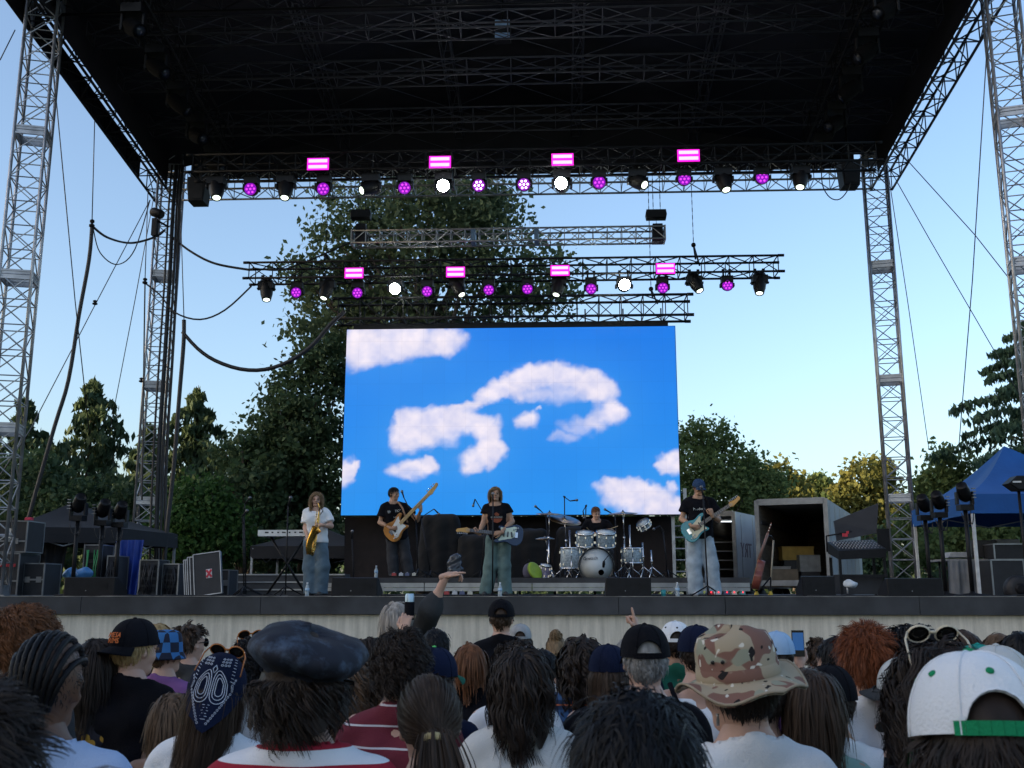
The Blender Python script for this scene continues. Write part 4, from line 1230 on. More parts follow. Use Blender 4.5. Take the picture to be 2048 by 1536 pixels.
    off = rng.normal(size=(G, kids, 1, 3)) * K['off']
    off = off - nrm[:, None, None] * (off * nrm[:, None, None]).sum(-1, keepdims=True) * (.95 if K['curl'] < .004 else .4)
    prof = (1 - K['cv'] * s)[None]
    Q = P[:, None] + off * prof                              # G,kids,S,3
    Q = Q + rng.normal(size=(G, kids, 1, 1)) * 0
    S_ = sg + 1
    Q = Q.reshape(-1, S_, 3); n = len(Q)
    tg = np.gradient(Q, axis=1); tg /= np.linalg.norm(tg, axis=2, keepdims=True) + 1e-9
    outv = Q - HC; outv[..., 2] *= .3; outv /= np.linalg.norm(outv, axis=2, keepdims=True) + 1e-9
    side = np.cross(tg, outv); side /= np.linalg.norm(side, axis=2, keepdims=True) + 1e-9
    tw = rng.normal(size=(n, 1, 1)) * (.15 if K['curl'] < .004 else .5)
    side = side + outv * tw; side /= np.linalg.norm(side, axis=2, keepdims=True)
    wd = width * rng.uniform(.6, 1.25, (n, 1, 1)) * (1 - .75 * np.linspace(0, 1, S_)[None, :, None] ** 2)
    a = Q - side * wd * .5; b = Q + side * wd * .5
    v = np.stack([a, b], 2).reshape(-1, 3)                   # n,S,2
    base = (np.arange(n) * S_ * 2)[:, None] + (np.arange(sg) * 2)[None]
    base = base.reshape(-1)
    f = np.stack([base, base + 1, base + 3, base + 2], 1)
    return v, f
def scalp_shell(mul=1.035, low=0.0):
    nu, nv = 36, 22
    v = []; 
    for j in range(nv + 1):
        th = math.pi * j / nv
        for i in range(nu):
            ph = 2 * math.pi * i / nu
            v.append((math.sin(th) * math.cos(ph), math.sin(th) * math.sin(ph), math.cos(th)))
    v = np.array(v); f = []
    for j in range(nv):
        for i in range(nu):
            i2 = (i + 1) % nu
            q = (j * nu + i, (j + 1) * nu + i, (j + 1) * nu + i2, j * nu + i2)
            c = v[list(q)].mean(0, keepdims=True)
            if hairline_ok(c)[0]: f.append(q)
    return HC + v * HR_ * mul, np.array(f)
def drape_shell(z_low, wide=.105, back=.12, wavy=0.0):
    """solid mass behind long hair"""
    nu, nv = 26, 12; v = []; f = []
    for j in range(nv + 1):
        s = j / nv; z = .14 + (z_low - .14) * s
        for i in range(nu + 1):
            a = math.radians(-115 + 230 * i / nu)
            rx = wide * (.82 + .3 * s * (1 - .35 * s)); ry = (.10 + (back - .10) * s)
            if z < -.06: ry = max(ry, .125)
            wv = 1 + wavy * math.sin(a * 9 + z * 20) * s
            v.append((math.sin(a) * rx * wv, -.008 - math.cos(a) * ry * wv, z + .03 * math.sin(a * 7) * s))
    for j in range(nv):
        for i in range(nu):
            k = j * (nu + 1) + i
            f.append((k, k + nu + 1, k + nu + 2, k + 1))
    return np.array(v), np.array(f)
HAIRMESH = {}
def hair_mesh(kind, seed, near):
    key = (kind, seed, near)
    if key in HAIRMESH: return HAIRMESH[key]
    if kind == 'cornrow':
        parts = []
        for k in range(-4, 5):
            pts = []
            for j in range(26):
                a = math.radians(62 - j * 8.0)          # from forehead over the crown to the nape
                y = math.sin(a); z = math.cos(a)
                x = k * .225 * max(.25, math.cos(a * .45)) 
                q = np.array([x, y * math.sqrt(max(0, 1 - x * x)), z * math.sqrt(max(0, 1 - x * x))])
                if z < -.75: break
                pts.append(HC + q * HR_ * 1.03)
            mbp = MB().path([V(p) for p in pts], [.0070 + .0014 * (j % 2) for j in range(len(pts))], 8)
            fq = np.array([f for f in mbp.f if len(f) == 4]); parts.append((np.array(mbp.v), fq))
        parts.append(strands('short', seed, 120, 5, .002, .3))
        m = np_mesh("hair", *join(parts))
        HAIRMESH[key] = m; return m
    g, kd, wd = {2: (570, 8, .0031), 1: (200, 6, .0064), 0: (80, 6, .011)}[near]
    parts = [scalp_shell(1.05 if kind not in ('pulled',) else 1.04)]
    base = {'pony': 'pulled', 'bun': 'pulled'}.get(kind, kind)
    parts.append(strands(base, seed, g, kd, wd))
    if kind in ('long', 'wavy', 'curlylong'): parts.append(drape_shell(-.08, .095 if kind == 'long' else .105, .12, .0 if kind == 'long' else .05))
    if kind == 'bob': parts.append(drape_shell(0, .098, .112))
    if kind in ('mop',): parts.append(drape_shell(.05, .112, .122, .06))
    if kind == 'pony':
        rng = np.random.default_rng(seed); n = g * 2; S = 9
        t = np.linspace(0, 1, S)[None, :, None]
        o = rng.normal(size=(n, 1, 3)) * np.array([.016, .014, .008])
        P = np.array([0, -.145, .095]) + t * np.array([0, -.02, -.28]) + np.array([0, -.045, 0]) * np.sin(t * 2.2) + o * (1 + .9 * np.sin(t * 3)) * (1 - .3 * t)
        side = np.array([1.0, 0, 0])[None, None] + rng.normal(size=(n, 1, 3)) * .4
        wdt = wd * (1 - .7 * t ** 2)
        v = np.stack([P - side * wdt * .5, P + side * wdt * .5], 2).reshape(-1, 3)
        b = ((np.arange(n) * S * 2)[:, None] + (np.arange(S - 1) * 2)[None]).reshape(-1)
        parts.append((v, np.stack([b, b + 1, b + 3, b + 2], 1)))
        F = Field((-.06, -.26, -.22), (.06, -.08, .16), .01); F.cone((0, -.15, .09), (0, -.185, 0), .02, .028, .02); F.cone((0, -.185, 0), (0, -.17, -.15), .028, .012, .02)
        parts.append(F.mesh())
    if kind == 'bun':
        F = Field((-.08, -.16, .12), (.08, .04, .32), .008); F.ell((0, -.06, .235), (.045, .04, .038), .02); parts.append(F.mesh())
        rng = np.random.default_rng(seed)
        mbp = MB()
        for k in range(60):
            a0 = rng.uniform(0, 6.28); c = V((0, -.06, .235)); e = V(rng.normal(size=3)).normalized(); u_ = e.orthogonal().normalized(); w_ = e.cross(u_)
            mbp.path([c + (u_ * math.cos(a0 + q * .5) + w_ * math.sin(a0 + q * .5)) * (.046 + .004 * (k % 3)) for q in range(5)], .004, 4)
        parts.append((np.array(mbp.v), np.array([f for f in mbp.f if len(f) == 4])))
    m = np_mesh("hair", *join(parts))
    HAIRMESH[key] = m
    return m
def hairm(name, col, rough=.52):
    return M("hair_" + name, col, rough, 0, var=.4, scale=40, spec=.2, stretch=(1, 1, .12))
HB = dict(black=hairm("black", (.0045, .004, .005)), dark=hairm("dark_brown", (.021, .0135, .010)), brown=hairm("brown", (.045, .027, .017)), lbrown=hairm("light_brown", (.10, .06, .035)),
    auburn=hairm("auburn", (.13, .05, .02)), red=hairm("red", (.16, .045, .015)), blond=hairm("blond", (.36, .24, .11)), dblond=hairm("dark_blond", (.20, .13, .07)), grey=hairm("grey", (.22, .21, .2)), silver=hairm("silver", (.34, .30, .26)))
SK = dict(fair=M("skin_fair", (.50, .30, .22), .5, var=.1, scale=14, spec=.35), mid=M("skin_mid", (.40, .23, .15), .5, var=.1, scale=14, spec=.35), tan=M("skin_tan", (.28, .15, .09), .5, var=.1, scale=14, spec=.35), brown=M("skin_brown", (.14, .07, .042), .5, var=.12, scale=14, spec=.4))
eye_m = M("eye_dark", (.03, .022, .02), .2)
lip_m = M("lip", (.35, .12, .10), .5)

# --- hats (head frame)
def cap_parts(parent, loc, rot, mat, brim_mat=None, back=False, opening=True, eyelets=None, button=None, strap=None, tilt=0.0, scale=1.0, brim=True):
    """baseball cap; back=True puts the brim to the rear"""
    A = Matrix.Translation(V(loc)) @ Matrix(rot).to_4x4() @ Matrix.Rotation(tilt, 4, 'X') @ (Matrix.Rotation(math.pi, 4, 'Z') if back else Matrix.Identity(4))
    nu, nv = 56, 16; C = V((0, -.008, .128)); rx, ry, rz_ = .098 * scale, .118 * scale, .122 * scale
    v = []; f = []
    for j in range(nv + 1):
        th = (math.pi / 2) * (j / nv) 
        for i in range(nu):
            ph = 2 * math.pi * i / nu
            r = math.sin(th) ** .8
            z = math.cos(th) ** .9 * rz_
            fr = 1 + .02 * (abs(math.sin(ph * 3)) - .6)
            v.append(C + V((math.cos(ph) * r * rx * fr, math.sin(ph) * r * ry * fr, z)))
    hw, hh = .052, .066
    inh = [False] * len(v)
    if opening:
        for i_, p in enumerate(v):
            c = p - C
            if c.y < 0:
                e = math.sqrt((c.x / hw) ** 2 + (c.z / hh) ** 2)
                if e < 1.0:
                    inh[i_] = True
                    if e > .72:
                        v[i_] = C + V((c.x / e, c.y, c.z / e))
    for j in range(nv):
        for i in range(nu):
            q = (j * nu + i, (j + 1) * nu + i, (j + 1) * nu + (i + 1) % nu, j * nu + (i + 1) % nu)
            if opening:
                if all(inh[k] for k in q): continue
            f.append(q)
    mb = MB().raw(v, f, True)
    inner = [C + (p - C) * .96 for p in v]
    mb.raw(inner, [q[::-1] for q in f], True)
    me = mb.mesh("crown"); me.transform(A)
    hat = link("cap", me, mat, parent)
    for k in range(6):
        a = math.pi * k / 3; pts = []
        for j in range(13):
            th = (math.pi / 2) * j / 12; r = math.sin(th) ** .8
            p = C + V((math.cos(a) * r * rx * 1.0, math.sin(a) * r * ry * 1.0, math.cos(th) ** .9 * rz_ + .001))
            if opening and math.sin(a) < -.5 and ((p - C).x / hw) ** 2 + ((p - C).z / hh) ** 2 < 1.05: break
            pts.append(p)
        me = MB().path(pts, .0016, 5).mesh("seam"); me.transform(A); link("seam", me, mat, hat)
    if brim:
        bv = []; bf = []; n1, n2 = 16, 5
        for j in range(n2 + 1):
            for i in range(n1 + 1):
                a = math.radians(-58 + 116 * i / n1); k = j / n2
                r0 = V((math.sin(a) * rx * 1.0, math.cos(a) * ry * 1.0, 0)); 
                ext = .072 * math.cos(a * 1.35) ** .6 if abs(a * 1.35) < math.pi / 2 else 0
                bv.append(C + r0 + V((math.sin(a) * .01, ext, 0)) * k + V((0, 0, .006 - .02 * k - 2.1 * (math.sin(a) * rx) ** 2 * (.5 + k))))
        for j in range(n2):
            for i in range(n1):
                k = j * (n1 + 1) + i; bf.append((k, k + 1, k + n1 + 2, k + n1 + 1))
        mb = MB().raw(bv, bf, True); mb.raw([p - V((0, 0, .005)) for p in bv], [q[::-1] for q in bf], True)
        me = mb.mesh("brim"); me.transform(A); link("brim", me, brim_mat or mat, hat)
    me = MB().lathe([(.010, 0), (.009, .005), (.001, .008)], C + V((0, 0, rz_)), (0, 0, 1), 10).mesh("button"); me.transform(A); link("button", me, button or brim_mat or mat, hat)
    if opening:
        pts = [C + V((math.sin(a) * rx * 1.01, -math.cos(a) * ry * 1.01, .008)) for a in np.linspace(-.62, .62, 9)]
        mb = MB()
        for p, q in zip(pts[:-1], pts[1:]):
            d = (q - p).normalized(); n = d.cross(V((0, 0, 1)))
            mb.raw([p + V((0, 0, -.011)), q + V((0, 0, -.011)), q + V((0, 0, .011)), p + V((0, 0, .011)), p + V((0, 0, -.011)) + n * .004, q + V((0, 0, -.011)) + n * .004, q + V((0, 0, .011)) + n * .004, p + V((0, 0, .011)) + n * .004], [(0, 3, 2, 1), (4, 5, 6, 7), (3, 7, 6, 2), (0, 1, 5, 4)])
        me = mb.mesh("strap"); me.transform(A); link("strap", me, strap or mat, hat)
    if eyelets:
        for k in range(6):
            a = math.radians(30 + 60 * k); th = R(48)
            r = math.sin(th) ** .8; p = C + V((math.cos(a) * r * rx, math.sin(a) * r * ry, math.cos(th) ** .9 * rz_))
            n = (p - C).normalized()
            me = MB().lathe([(.0065, -.002), (.0065, .003), (.001, .004)], p, n, 10).mesh("eyelet"); me.transform(A); link("eyelet", me, eyelets, hat)
    hat["cap_frame"] = 0
    return hat, A, C, (rx, ry, rz_)
def place(me, name, mat, parent, loc, rot):
    o = link(name, me, mat, parent); o.matrix_local = Matrix.Translation(V(loc)) @ Matrix(rot).to_4x4()
    return o
# ------------------------------------------------------------------ the crowd, seen from behind
def cloth(name, col, var=.12, rough=.85, bump=.25, scale=5, col2=None): return M("cloth_" + name, col, rough, 0, var, scale, bump, 180, .08, 0, col2)
def stripes(name, c1, c2, period, duty, off=0.0, extra=None):
    if name in MATS: return MATS[name]
    m, nt, b = new_mat(name)
    tc = nt.nodes.new("ShaderNodeTexCoord"); sp = nt.nodes.new("ShaderNodeSeparateXYZ"); lk(nt, tc.outputs["Object"], sp.inputs[0])
    def mth(op, a, bv):
        n = nt.nodes.new("ShaderNodeMath"); n.operation = op
        if isinstance(a, (int, float)): n.inputs[0].default_value = a
        else: lk(nt, a, n.inputs[0])
        if bv is not None:
            if isinstance(bv, (int, float)): n.inputs[1].default_value = bv
            else: lk(nt, bv, n.inputs[1])
        return n.outputs[0]
    z = mth('ADD', sp.outputs[2], off); fr = mth('FRACT', mth('DIVIDE', z, period), None); fac = mth('LESS_THAN', fr, duty)
    mx = nt.nodes.new("ShaderNodeMixRGB"); lk(nt, fac, mx.inputs[0]); mx.inputs[1].default_value = (*c1, 1); mx.inputs[2].default_value = (*c2, 1)
    out = mx.outputs[0]
    if extra:       # plain band of colour above a height (collar)
        g = mth('GREATER_THAN', sp.outputs[2], extra[0]); m2 = nt.nodes.new("ShaderNodeMixRGB"); lk(nt, g, m2.inputs[0]); lk(nt, out, m2.inputs[1]); m2.inputs[2].default_value = (*extra[1], 1); out = m2.outputs[0]
    nz = nt.nodes.new("ShaderNodeTexNoise"); nz.inputs["Scale"].default_value = 220; lk(nt, tc.outputs["Object"], nz.inputs["Vector"])
    bp = nt.nodes.new("ShaderNodeBump"); bp.inputs["Strength"].default_value = .3; bp.inputs["Distance"].default_value = .01; lk(nt, nz.outputs["Fac"], bp.inputs["Height"]); lk(nt, bp.outputs[0], b.inputs["Normal"])
    lk(nt, out, b.inputs["Base Color"]); b.inputs["Roughness"].default_value = .85; b.inputs["Specular IOR Level"].default_value = .2
    MATS[name] = m; return m
def camo_mat():
    m, nt, b = new_mat("desert_camouflage")
    tc = nt.nodes.new("ShaderNodeTexCoord")
    def layer(scale, lo, seed, c, prev, det=1.0, hard=.015):
        mp = nt.nodes.new("ShaderNodeMapping"); mp.inputs["Location"].default_value = (seed, seed * .7, seed * .3); lk(nt, tc.outputs["Object"], mp.inputs[0])
        nz = nt.nodes.new("ShaderNodeTexNoise"); nz.inputs["Scale"].default_value = scale; nz.inputs["Detail"].default_value = det; lk(nt, mp.outputs[0], nz.inputs["Vector"])
        rp = nt.nodes.new("ShaderNodeValToRGB"); rp.color_ramp.elements[0].position = lo; rp.color_ramp.elements[1].position = lo + hard
        lk(nt, nz.outputs["Fac"], rp.inputs[0]); mx = nt.nodes.new("ShaderNodeMixRGB"); lk(nt, rp.outputs[0], mx.inputs[0]); lk(nt, prev, mx.inputs[1]); mx.inputs[2].default_value = (*c, 1)
        return mx.outputs[0]
    base = nt.nodes.new("ShaderNodeRGB"); base.outputs[0].default_value = (.36, .29, .20, 1)
    o = layer(13, .50, 1, (.20, .105, .08), base.outputs[0]); o = layer(11, .60, 7, (.27, .27, .20), o)
    o = layer(42, .70, 3, (.02, .018, .018), o, 0); o = layer(42, .735, 3.02, (.6, .56, .48), o, 0)
    lk(nt, o, b.inputs["Base Color"]); b.inputs["Roughness"].default_value = .9; b.inputs["Specular IOR Level"].default_value = .15
    return m
def checker_mat(name, c1, c2, scale):
    m, nt, b = new_mat(name); tc = nt.nodes.new("ShaderNodeTexCoord"); ck = nt.nodes.new("ShaderNodeTexChecker"); ck.inputs["Scale"].default_value = scale
    ck.inputs["Color1"].default_value = (*c1, 1); ck.inputs["Color2"].default_value = (*c2, 1); lk(nt, tc.outputs["Object"], ck.inputs["Vector"]); lk(nt, ck.outputs[0], b.inputs["Base Color"]); b.inputs["Roughness"].default_value = .95; return m
def dots_mat(name, base, dot, scale, thr=.3, dot2=None):
    m, nt, b = new_mat(name); tc = nt.nodes.new("ShaderNodeTexCoord"); v = nt.nodes.new("ShaderNodeTexVoronoi"); v.inputs["Scale"].default_value = scale; lk(nt, tc.outputs["Object"], v.inputs["Vector"])
    g = nt.nodes.new("ShaderNodeMath"); g.operation = 'LESS_THAN'; g.inputs[1].default_value = thr; lk(nt, v.outputs["Distance"], g.inputs[0])
    mx = nt.nodes.new("ShaderNodeMixRGB"); lk(nt, g.outputs[0], mx.inputs[0]); mx.inputs[1].default_value = (*base, 1); mx.inputs[2].default_value = (*dot, 1)
    lk(nt, mx.outputs[0], b.inputs["Base Color"]); b.inputs["Roughness"].default_value = .9; return m
def plaid_mat():
    m, nt, b = new_mat("blue_plaid"); tc = nt.nodes.new("ShaderNodeTexCoord")
    def band(axis, sc, lo, prev, c, fac):
        w = nt.nodes.new("ShaderNodeTexWave"); w.bands_direction = axis; w.inputs["Scale"].default_value = sc; lk(nt, tc.outputs["Object"], w.inputs["Vector"])
        rp = nt.nodes.new("ShaderNodeMath"); rp.operation = 'GREATER_THAN'; rp.inputs[1].default_value = lo; lk(nt, w.outputs["Fac"], rp.inputs[0])
        k = nt.nodes.new("ShaderNodeMath"); k.operation = 'MULTIPLY'; k.inputs[1].default_value = fac; lk(nt, rp.outputs[0], k.inputs[0])
        mx = nt.nodes.new("ShaderNodeMixRGB"); lk(nt, k.outputs[0], mx.inputs[0]); lk(nt, prev, mx.inputs[1]); mx.inputs[2].default_value = (*c, 1); return mx.outputs[0]
    base = nt.nodes.new("ShaderNodeRGB"); base.outputs[0].default_value = (.03, .09, .22, 1); o = base.outputs[0]
    o = band('X', 3.2, .55, o, (.008, .012, .03), .7); o = band('Z', 3.2, .55, o, (.008, .012, .03), .7); o = band('X', 3.2, .985, o, (.45, .12, .05), .9); o = band('Z', 3.2, .985, o, (.45, .12, .05), .9)
    lk(nt, o, b.inputs["Base Color"]); b.inputs["Roughness"].default_value = .9; return m
CL = dict(white=cloth("white", (.72, .73, .75), .05), offwhite=cloth("offwhite", (.60, .59, .56), .06), black=cloth("black", (.0065, .0065, .009), .3), navy=cloth("navy", (.008, .012, .032), .25), charcoal=cloth("charcoal", (.045, .047, .05), .2),
    purple=cloth("purple", (.20, .09, .24), .15), green=cloth("green", (.02, .11, .07), .2), sage=cloth("sage", (.13, .17, .14), .2), blue=cloth("blue", (.06, .17, .36), .15), sky=cloth("sky", (.30, .44, .62), .12), grey=cloth("grey", (.34, .34, .34), .1),
    rust=cloth("rust", (.30, .13, .07), .15), teal=cloth("teal", (.02, .26, .22), .15), lgrey=cloth("light_grey", (.5, .51, .5), .06), tan=cloth("tan", (.34, .27, .19), .1), red=cloth("red", (.30, .03, .035), .2), pale_blue=cloth("pale_blue", (.42, .52, .72), .06))
RED_STRIPE = stripes("red_white_stripes", (.74, .74, .77), (.33, .018, .035), .0655, .5, .012)
MAROON = stripes("maroon_thin_stripes", (.14, .022, .035), (.55, .52, .55), .075, .09)
PLAID = plaid_mat(); FLORAL = dots_mat("sage_floral", (.20, .31, .27), (.40, .22, .16), 42, .26); COW = dots_mat("black_white_spots", (.7, .7, .7), (.015, .015, .015), 34, .42)
GOLD = dots_mat("navy_gold_print", (.012, .012, .022), (.40, .23, .03), 15, .34)
jean = M("jeans", (.07, .10, .15), .85, var=.3, scale=9, bump=.3, bscale=120); jeand = M("dark_trousers", (.02, .021, .026), .85, var=.3, scale=9, bump=.3, bscale=120)
shoe_m = M("shoe", (.03, .03, .03), .6)

_BC = {}
def shared(key, fn, name):
    if key not in _BC: _BC[key] = np_mesh(name, *fn())
    return _BC[key]
def Rz(a): return Matrix.Rotation(a, 3, 'Z')
def Rx(a): return Matrix.Rotation(a, 3, 'X')
def Ry(a): return Matrix.Rotation(a, 3, 'Y')
NPEOPLE = 0
def person(px, py, Y, label, sex='m', skin='fair', hair=('short', 'dark'), top=('tee', 'black'), rz=0.0, head=(0, 0, 0), extra=.03, J=None, jkey=None, legs='jeans', near=None, under=False, seed=None, pose=None, lenmul=1.0, collar=None):
    """px, py: top of the head in the photo; Y: distance"""
    global NPEOPLE
    NPEOPLE += 1
    T = at(px, py, Y)
    H = T.z - extra; s = H / 1.75
    if not .84 < s < 1.13: print("HEIGHT", round(H, 2), label)
    rz = R(rz); hr = Rz(R(head[0])) @ Rx(R(head[1])) @ Ry(R(head[2]))
    loc = V((T.x, Y, 0))
    if pose:           # arms given as pixels: {'el': {i: (px, py, Y)}, 'wr': ..., 'hand': {i: {...}}}
        J = joints(sex=sex, hr=hr)
        inv = (Matrix.Translation(loc) @ Matrix.Rotation(rz, 4, 'Z') @ Matrix.Scale(s, 4)).inverted()
        for key in ('sh', 'el', 'wr'):
            for i, q in pose.get(key, {}).items(): J[key][i] = npv(inv @ at(*q))
        for i, q in pose.get('hand', {}).items():
            hd = dict(q); hd['d'] = inv.to_3x3() @ V(q['d']); hd['n'] = inv.to_3x3() @ V(q['n']); J['hand'][i] = hd
        jkey = ('pose', NPEOPLE)
    if J is None:
        J = joints(sex=sex, hr=hr); jkey = (sex, tuple(head))
        if sex == 'f':
            for i in (0, 1): J['sh'][i] = J['sh'][i] * (.9, 1, 1); J['el'][i] = J['el'][i] * (.9, 1, 1); J['wr'][i] = J['wr'][i] * (.93, 1, 1)
    o = link("person", shared(('b', jkey), lambda: body_mesh(J, .018, True, .0085 if Y < 5 else .0105, .005 if pose else .011), "person"), SK[skin])
    o.location = loc; o.rotation_euler = (0, 0, rz); o.scale = (s, s, s)
    tag(o, label, "person", "people in the crowd")
    kind, m = top; m = CL.get(m, m) if isinstance(m, str) else m
    sh_ = .012 if Y < 5 else .018
    jk2 = (jkey, sh_)
    fn = {'tee': lambda: shirt_mesh(J, .62, .016, -.06, sh_), 'loose': lambda: shirt_mesh(J, .75, .026, -.08, sh_), 'jacket': lambda: shirt_mesh(J, 1.85, .028, -.1, sh_, collar=.02, wr_amp=.004), 'sleeve': lambda: shirt_mesh(J, 1.9, .02, -.06, sh_, wr_amp=.003), 'half': lambda: shirt_mesh(J, 1.3, .02, -.06, sh_, wr_amp=.003),
          'tank': lambda: shirt_mesh(J, 0, .012, -.06, sh_, tank=True, neckdrop=.12)}[kind]
    link({'jacket': "jacket", 'tank': "tank_top", 'sleeve': "sweater"}.get(kind, "shirt"), shared((kind, jk2), fn, "shirt"), m, o)
    if kind in ('tee', 'loose', 'sleeve') and Y < 6:
        nk = V(J['neck']); pts = [nk + V((math.cos(a) * .079, math.sin(a) * .073 + .004, -.044 - .035 * math.sin(a))) for a in np.linspace(0, 2 * math.pi, 29)]
        link("collar", MB().path(pts, .0085, 6).mesh("collar"), collar or m, o)
    link("trousers", shared(('tr', jkey), lambda: trouser_mesh(J, h=.036), "trousers"), jean if legs == 'jeans' else jeand, o)
    for i in (0, 1): link("shoe", shared(('sh', i, jkey), lambda: shoe_mesh(J, i, (0, 1, 0)), "shoe"), shoe_m, o)
    if near is None: near = 2 if Y < 3.5 else (1 if Y < 5.2 else 0)
    hk, hc = hair[0], hair[1]
    if hk:
        sd = seed if seed is not None else (NPEOPLE if near == 2 else NPEOPLE % 3)
        me = hair_mesh(hk, sd, near) if not under else under_mesh(hk, sd, near, lenmul)
        place(me, "hair", HB[hc] if isinstance(hc, str) else hc, o, J['neck'], J['hr'])
    o["neck"] = [float(q) for q in J['neck']]
    return o, J
def under_mesh(kind, seed, near, lenmul=1.0):
    key = ('u', kind, seed, near, lenmul)
    if key in HAIRMESH: return HAIRMESH[key]
    g, kd, wd = {2: (570, 8, .0031), 1: (200, 6, .0064), 0: (80, 6, .011)}[near]
    v, f = strands(kind, seed, g, kd, wd, lenmul)
    S2 = (HAIR[kind]['seg'] + 1) * 2
    root = v.reshape(-1, S2, 3)[:, 0]
    ok = root[:, 2] < HC[2] + .03
    fk = f.reshape(-1, S2 // 2 - 1, 4)[ok].reshape(-1, 4)
    # pull any vertex that rises above the hat band back under it
    v = v.copy(); hi = v[:, 2] > HC[2] + .02
    v[hi, 2] = HC[2] + .02
    hb = v[:, 2] > HC[2] - .012
    q = (v[hb, :2] - HC[:2]) / HR_[:2]; l = np.linalg.norm(q, axis=1, keepdims=True)
    v[hb, :2] = HC[:2] + q / np.maximum(l, 1e-6) * np.minimum(l, 1.04) * HR_[:2]
    used = np.unique(fk); mp = np.zeros(len(v), int); mp[used] = np.arange(len(used))
    parts = [(v[used], mp[fk]), scalp_shell(1.0)]
    if kind in ('long', 'wavy', 'curlylong'): parts.append(drape_shell(-.08, .1, .118, .04))
    if kind == 'mop': parts.append(drape_shell(.04, .112, .12, .06))
    HAIRMESH[key] = np_mesh("hair", *join(parts)); return HAIRMESH[key]
def sunglasses(parent, J, mat, lens, up=True, dz=0.0):
    C = V((0, 0, 0)); mb = MB(); 
    for s in (-1, 1):
        mb.lathe([(.026, -.003), (.030, 0), (.026, .003)], (s * .034, .0, 0), (0, 1, 0), 16, cap=False)
        mb.path([(s * .062, 0, .006), (s * .074, -.03, .006), (s * .08, -.12, 0)], .003, 5)
    mb.tube((-.008, 0, .006), (.008, 0, .006), .004)
    A = Matrix.Translation(J['neck']) @ J['hr'].to_4x4() @ (Matrix.Translation((0, .035, .238 + dz)) @ Matrix.Rotation(R(38), 4, 'X') if up else Matrix.Translation((0, .112, .113)))
    me = mb.mesh("glasses"); me.transform(A); g = link("glasses", me, mat, parent)
    for s in (-1, 1):
        me = MB().lathe([(.001, 0), (.026, 0)], (s * .034, .001, 0), (0, 1, 0), 14).mesh("lens"); me.transform(A); link("lens", me, lens, g)
    return g
amber = M("amber_acetate", (.35, .11, .02), .2); smoke = M("smoked_lens", (.02, .02, .02), .1); cream = M("cream_acetate", (.55, .48, .36), .3); blackp = M("black_acetate", (.01, .01, .01), .25)
gold_m = M("gold_chain", (.6, .42, .15), .3, .9); steel_m = M("steel_chain", (.3, .3, .3), .3, .9)
def necklace(parent, J, mat, r=.0028):
    n = J['neck']; pts = [V(n) + V((math.cos(a) * .066, math.sin(a) * .062 - .004, -.042 - .03 * (math.sin(a) > 0) * math.sin(a))) for a in np.linspace(0, 2 * math.pi, 26)]
    link("necklace", MB().path(pts, r, 5).mesh("necklace"), mat, parent)
def cap(o, J, mat, **kw):
    return cap_parts(o, J['neck'], J['hr'], mat, **kw)

cap_black = CL['black']; 
# --- nearest rows
person(-75, 1335, 1.3, "blurred dark-haired head nearest the camera in the lower left corner", 'm', 'mid', ('tousled', 'dark'), ('tee', 'charcoal'), extra=.04, near=2)
person(95, 1500, .85, "blurred brown hair at the very bottom left edge of the photo", 'f', 'fair', ('bob', HB['lbrown']), ('tee', 'grey'), extra=.04, near=2)
o, J = person(95, 1262, 2.75, "person with dark cornrow braids and bluish white shirt", 'm', 'brown', ('cornrow', 'black'), ('tee', 'pale_blue'), rz=14, head=(-6, 0, 6), extra=.01)
o, J = person(58, 1202, 4.1, "person with bushy wavy auburn hair at the left edge", 'm', 'fair', ('curly', 'auburn'), ('tee', 'charcoal'), rz=-18, extra=.04, near=2)
o, J = person(432, 1300, 3.7, "woman with navy paisley bandana over long brown hair and white shirt", 'f', 'fair', ('long', 'brown'), ('tee', 'white'), rz=-6, head=(12, 0, 8), extra=.022, under=True, near=2)
# bandana: fitted dome plus a pointed flap hanging at the back
mb = MB(); nu_ = 28
dome = []; df = []
for j in range(9):
    th = (math.pi / 2 + .12) * j / 8
    for i in range(nu_):
        ph = 2 * math.pi * i / nu_
        dome.append(V(HC) + V((math.sin(th) * math.cos(ph) * .099, math.sin(th) * math.sin(ph) * .12, math.cos(th) * .117)))
for j in range(8):
    for i in range(nu_):
        ph = 2 * math.pi * (i + .5) / nu_
        if math.sin(ph) > .45 and j > 5: continue
        df.append((j * nu_ + i, (j + 1) * nu_ + i, (j + 1) * nu_ + (i + 1) % nu_, j * nu_ + (i + 1) % nu_))
mb.raw(dome, df, True)
fl = []; ffc = []
for j in range(9):
    k = j / 8
    for i in range(11):
        q = (i / 10 - .5) * 2 * (1 - k * .92)
        a = q * 1.35
        fl.append(V((math.sin(a) * .104, -.008 - math.cos(a) * (.128 + .045 * k), .125 - .13 * k + .012 * math.sin(q * 6 + k * 3))))
for j in range(8):
    for i in range(10): ffc.append((j * 11 + i, (j + 1) * 11 + i, (j + 1) * 11 + i + 1, j * 11 + i + 1))
mb.raw(fl, ffc, True)
ban = place(mb.mesh("bandana"), "bandana", CL['navy'], o, J['neck'], J['hr'])
def bsurf(x, t, lift=.003):
    "x: sideways metres, t: metres below the crown along the back of the cloth"
    if t < .17:
        th = t / .117; ph = -math.pi / 2 + x / (.105 * max(.45, math.sin(th)))
        return V(HC) + V((math.sin(th) * math.cos(ph) * (.099 + lift), math.sin(th) * math.sin(ph) * (.12 + lift), math.cos(th) * (.117 + lift)))
    k = (t - .17) / .13; a = x / .104
    return V((math.sin(a) * (.104 + lift), -.008 - math.cos(a) * (.128 + .045 * k + lift), .125 - .13 * k))
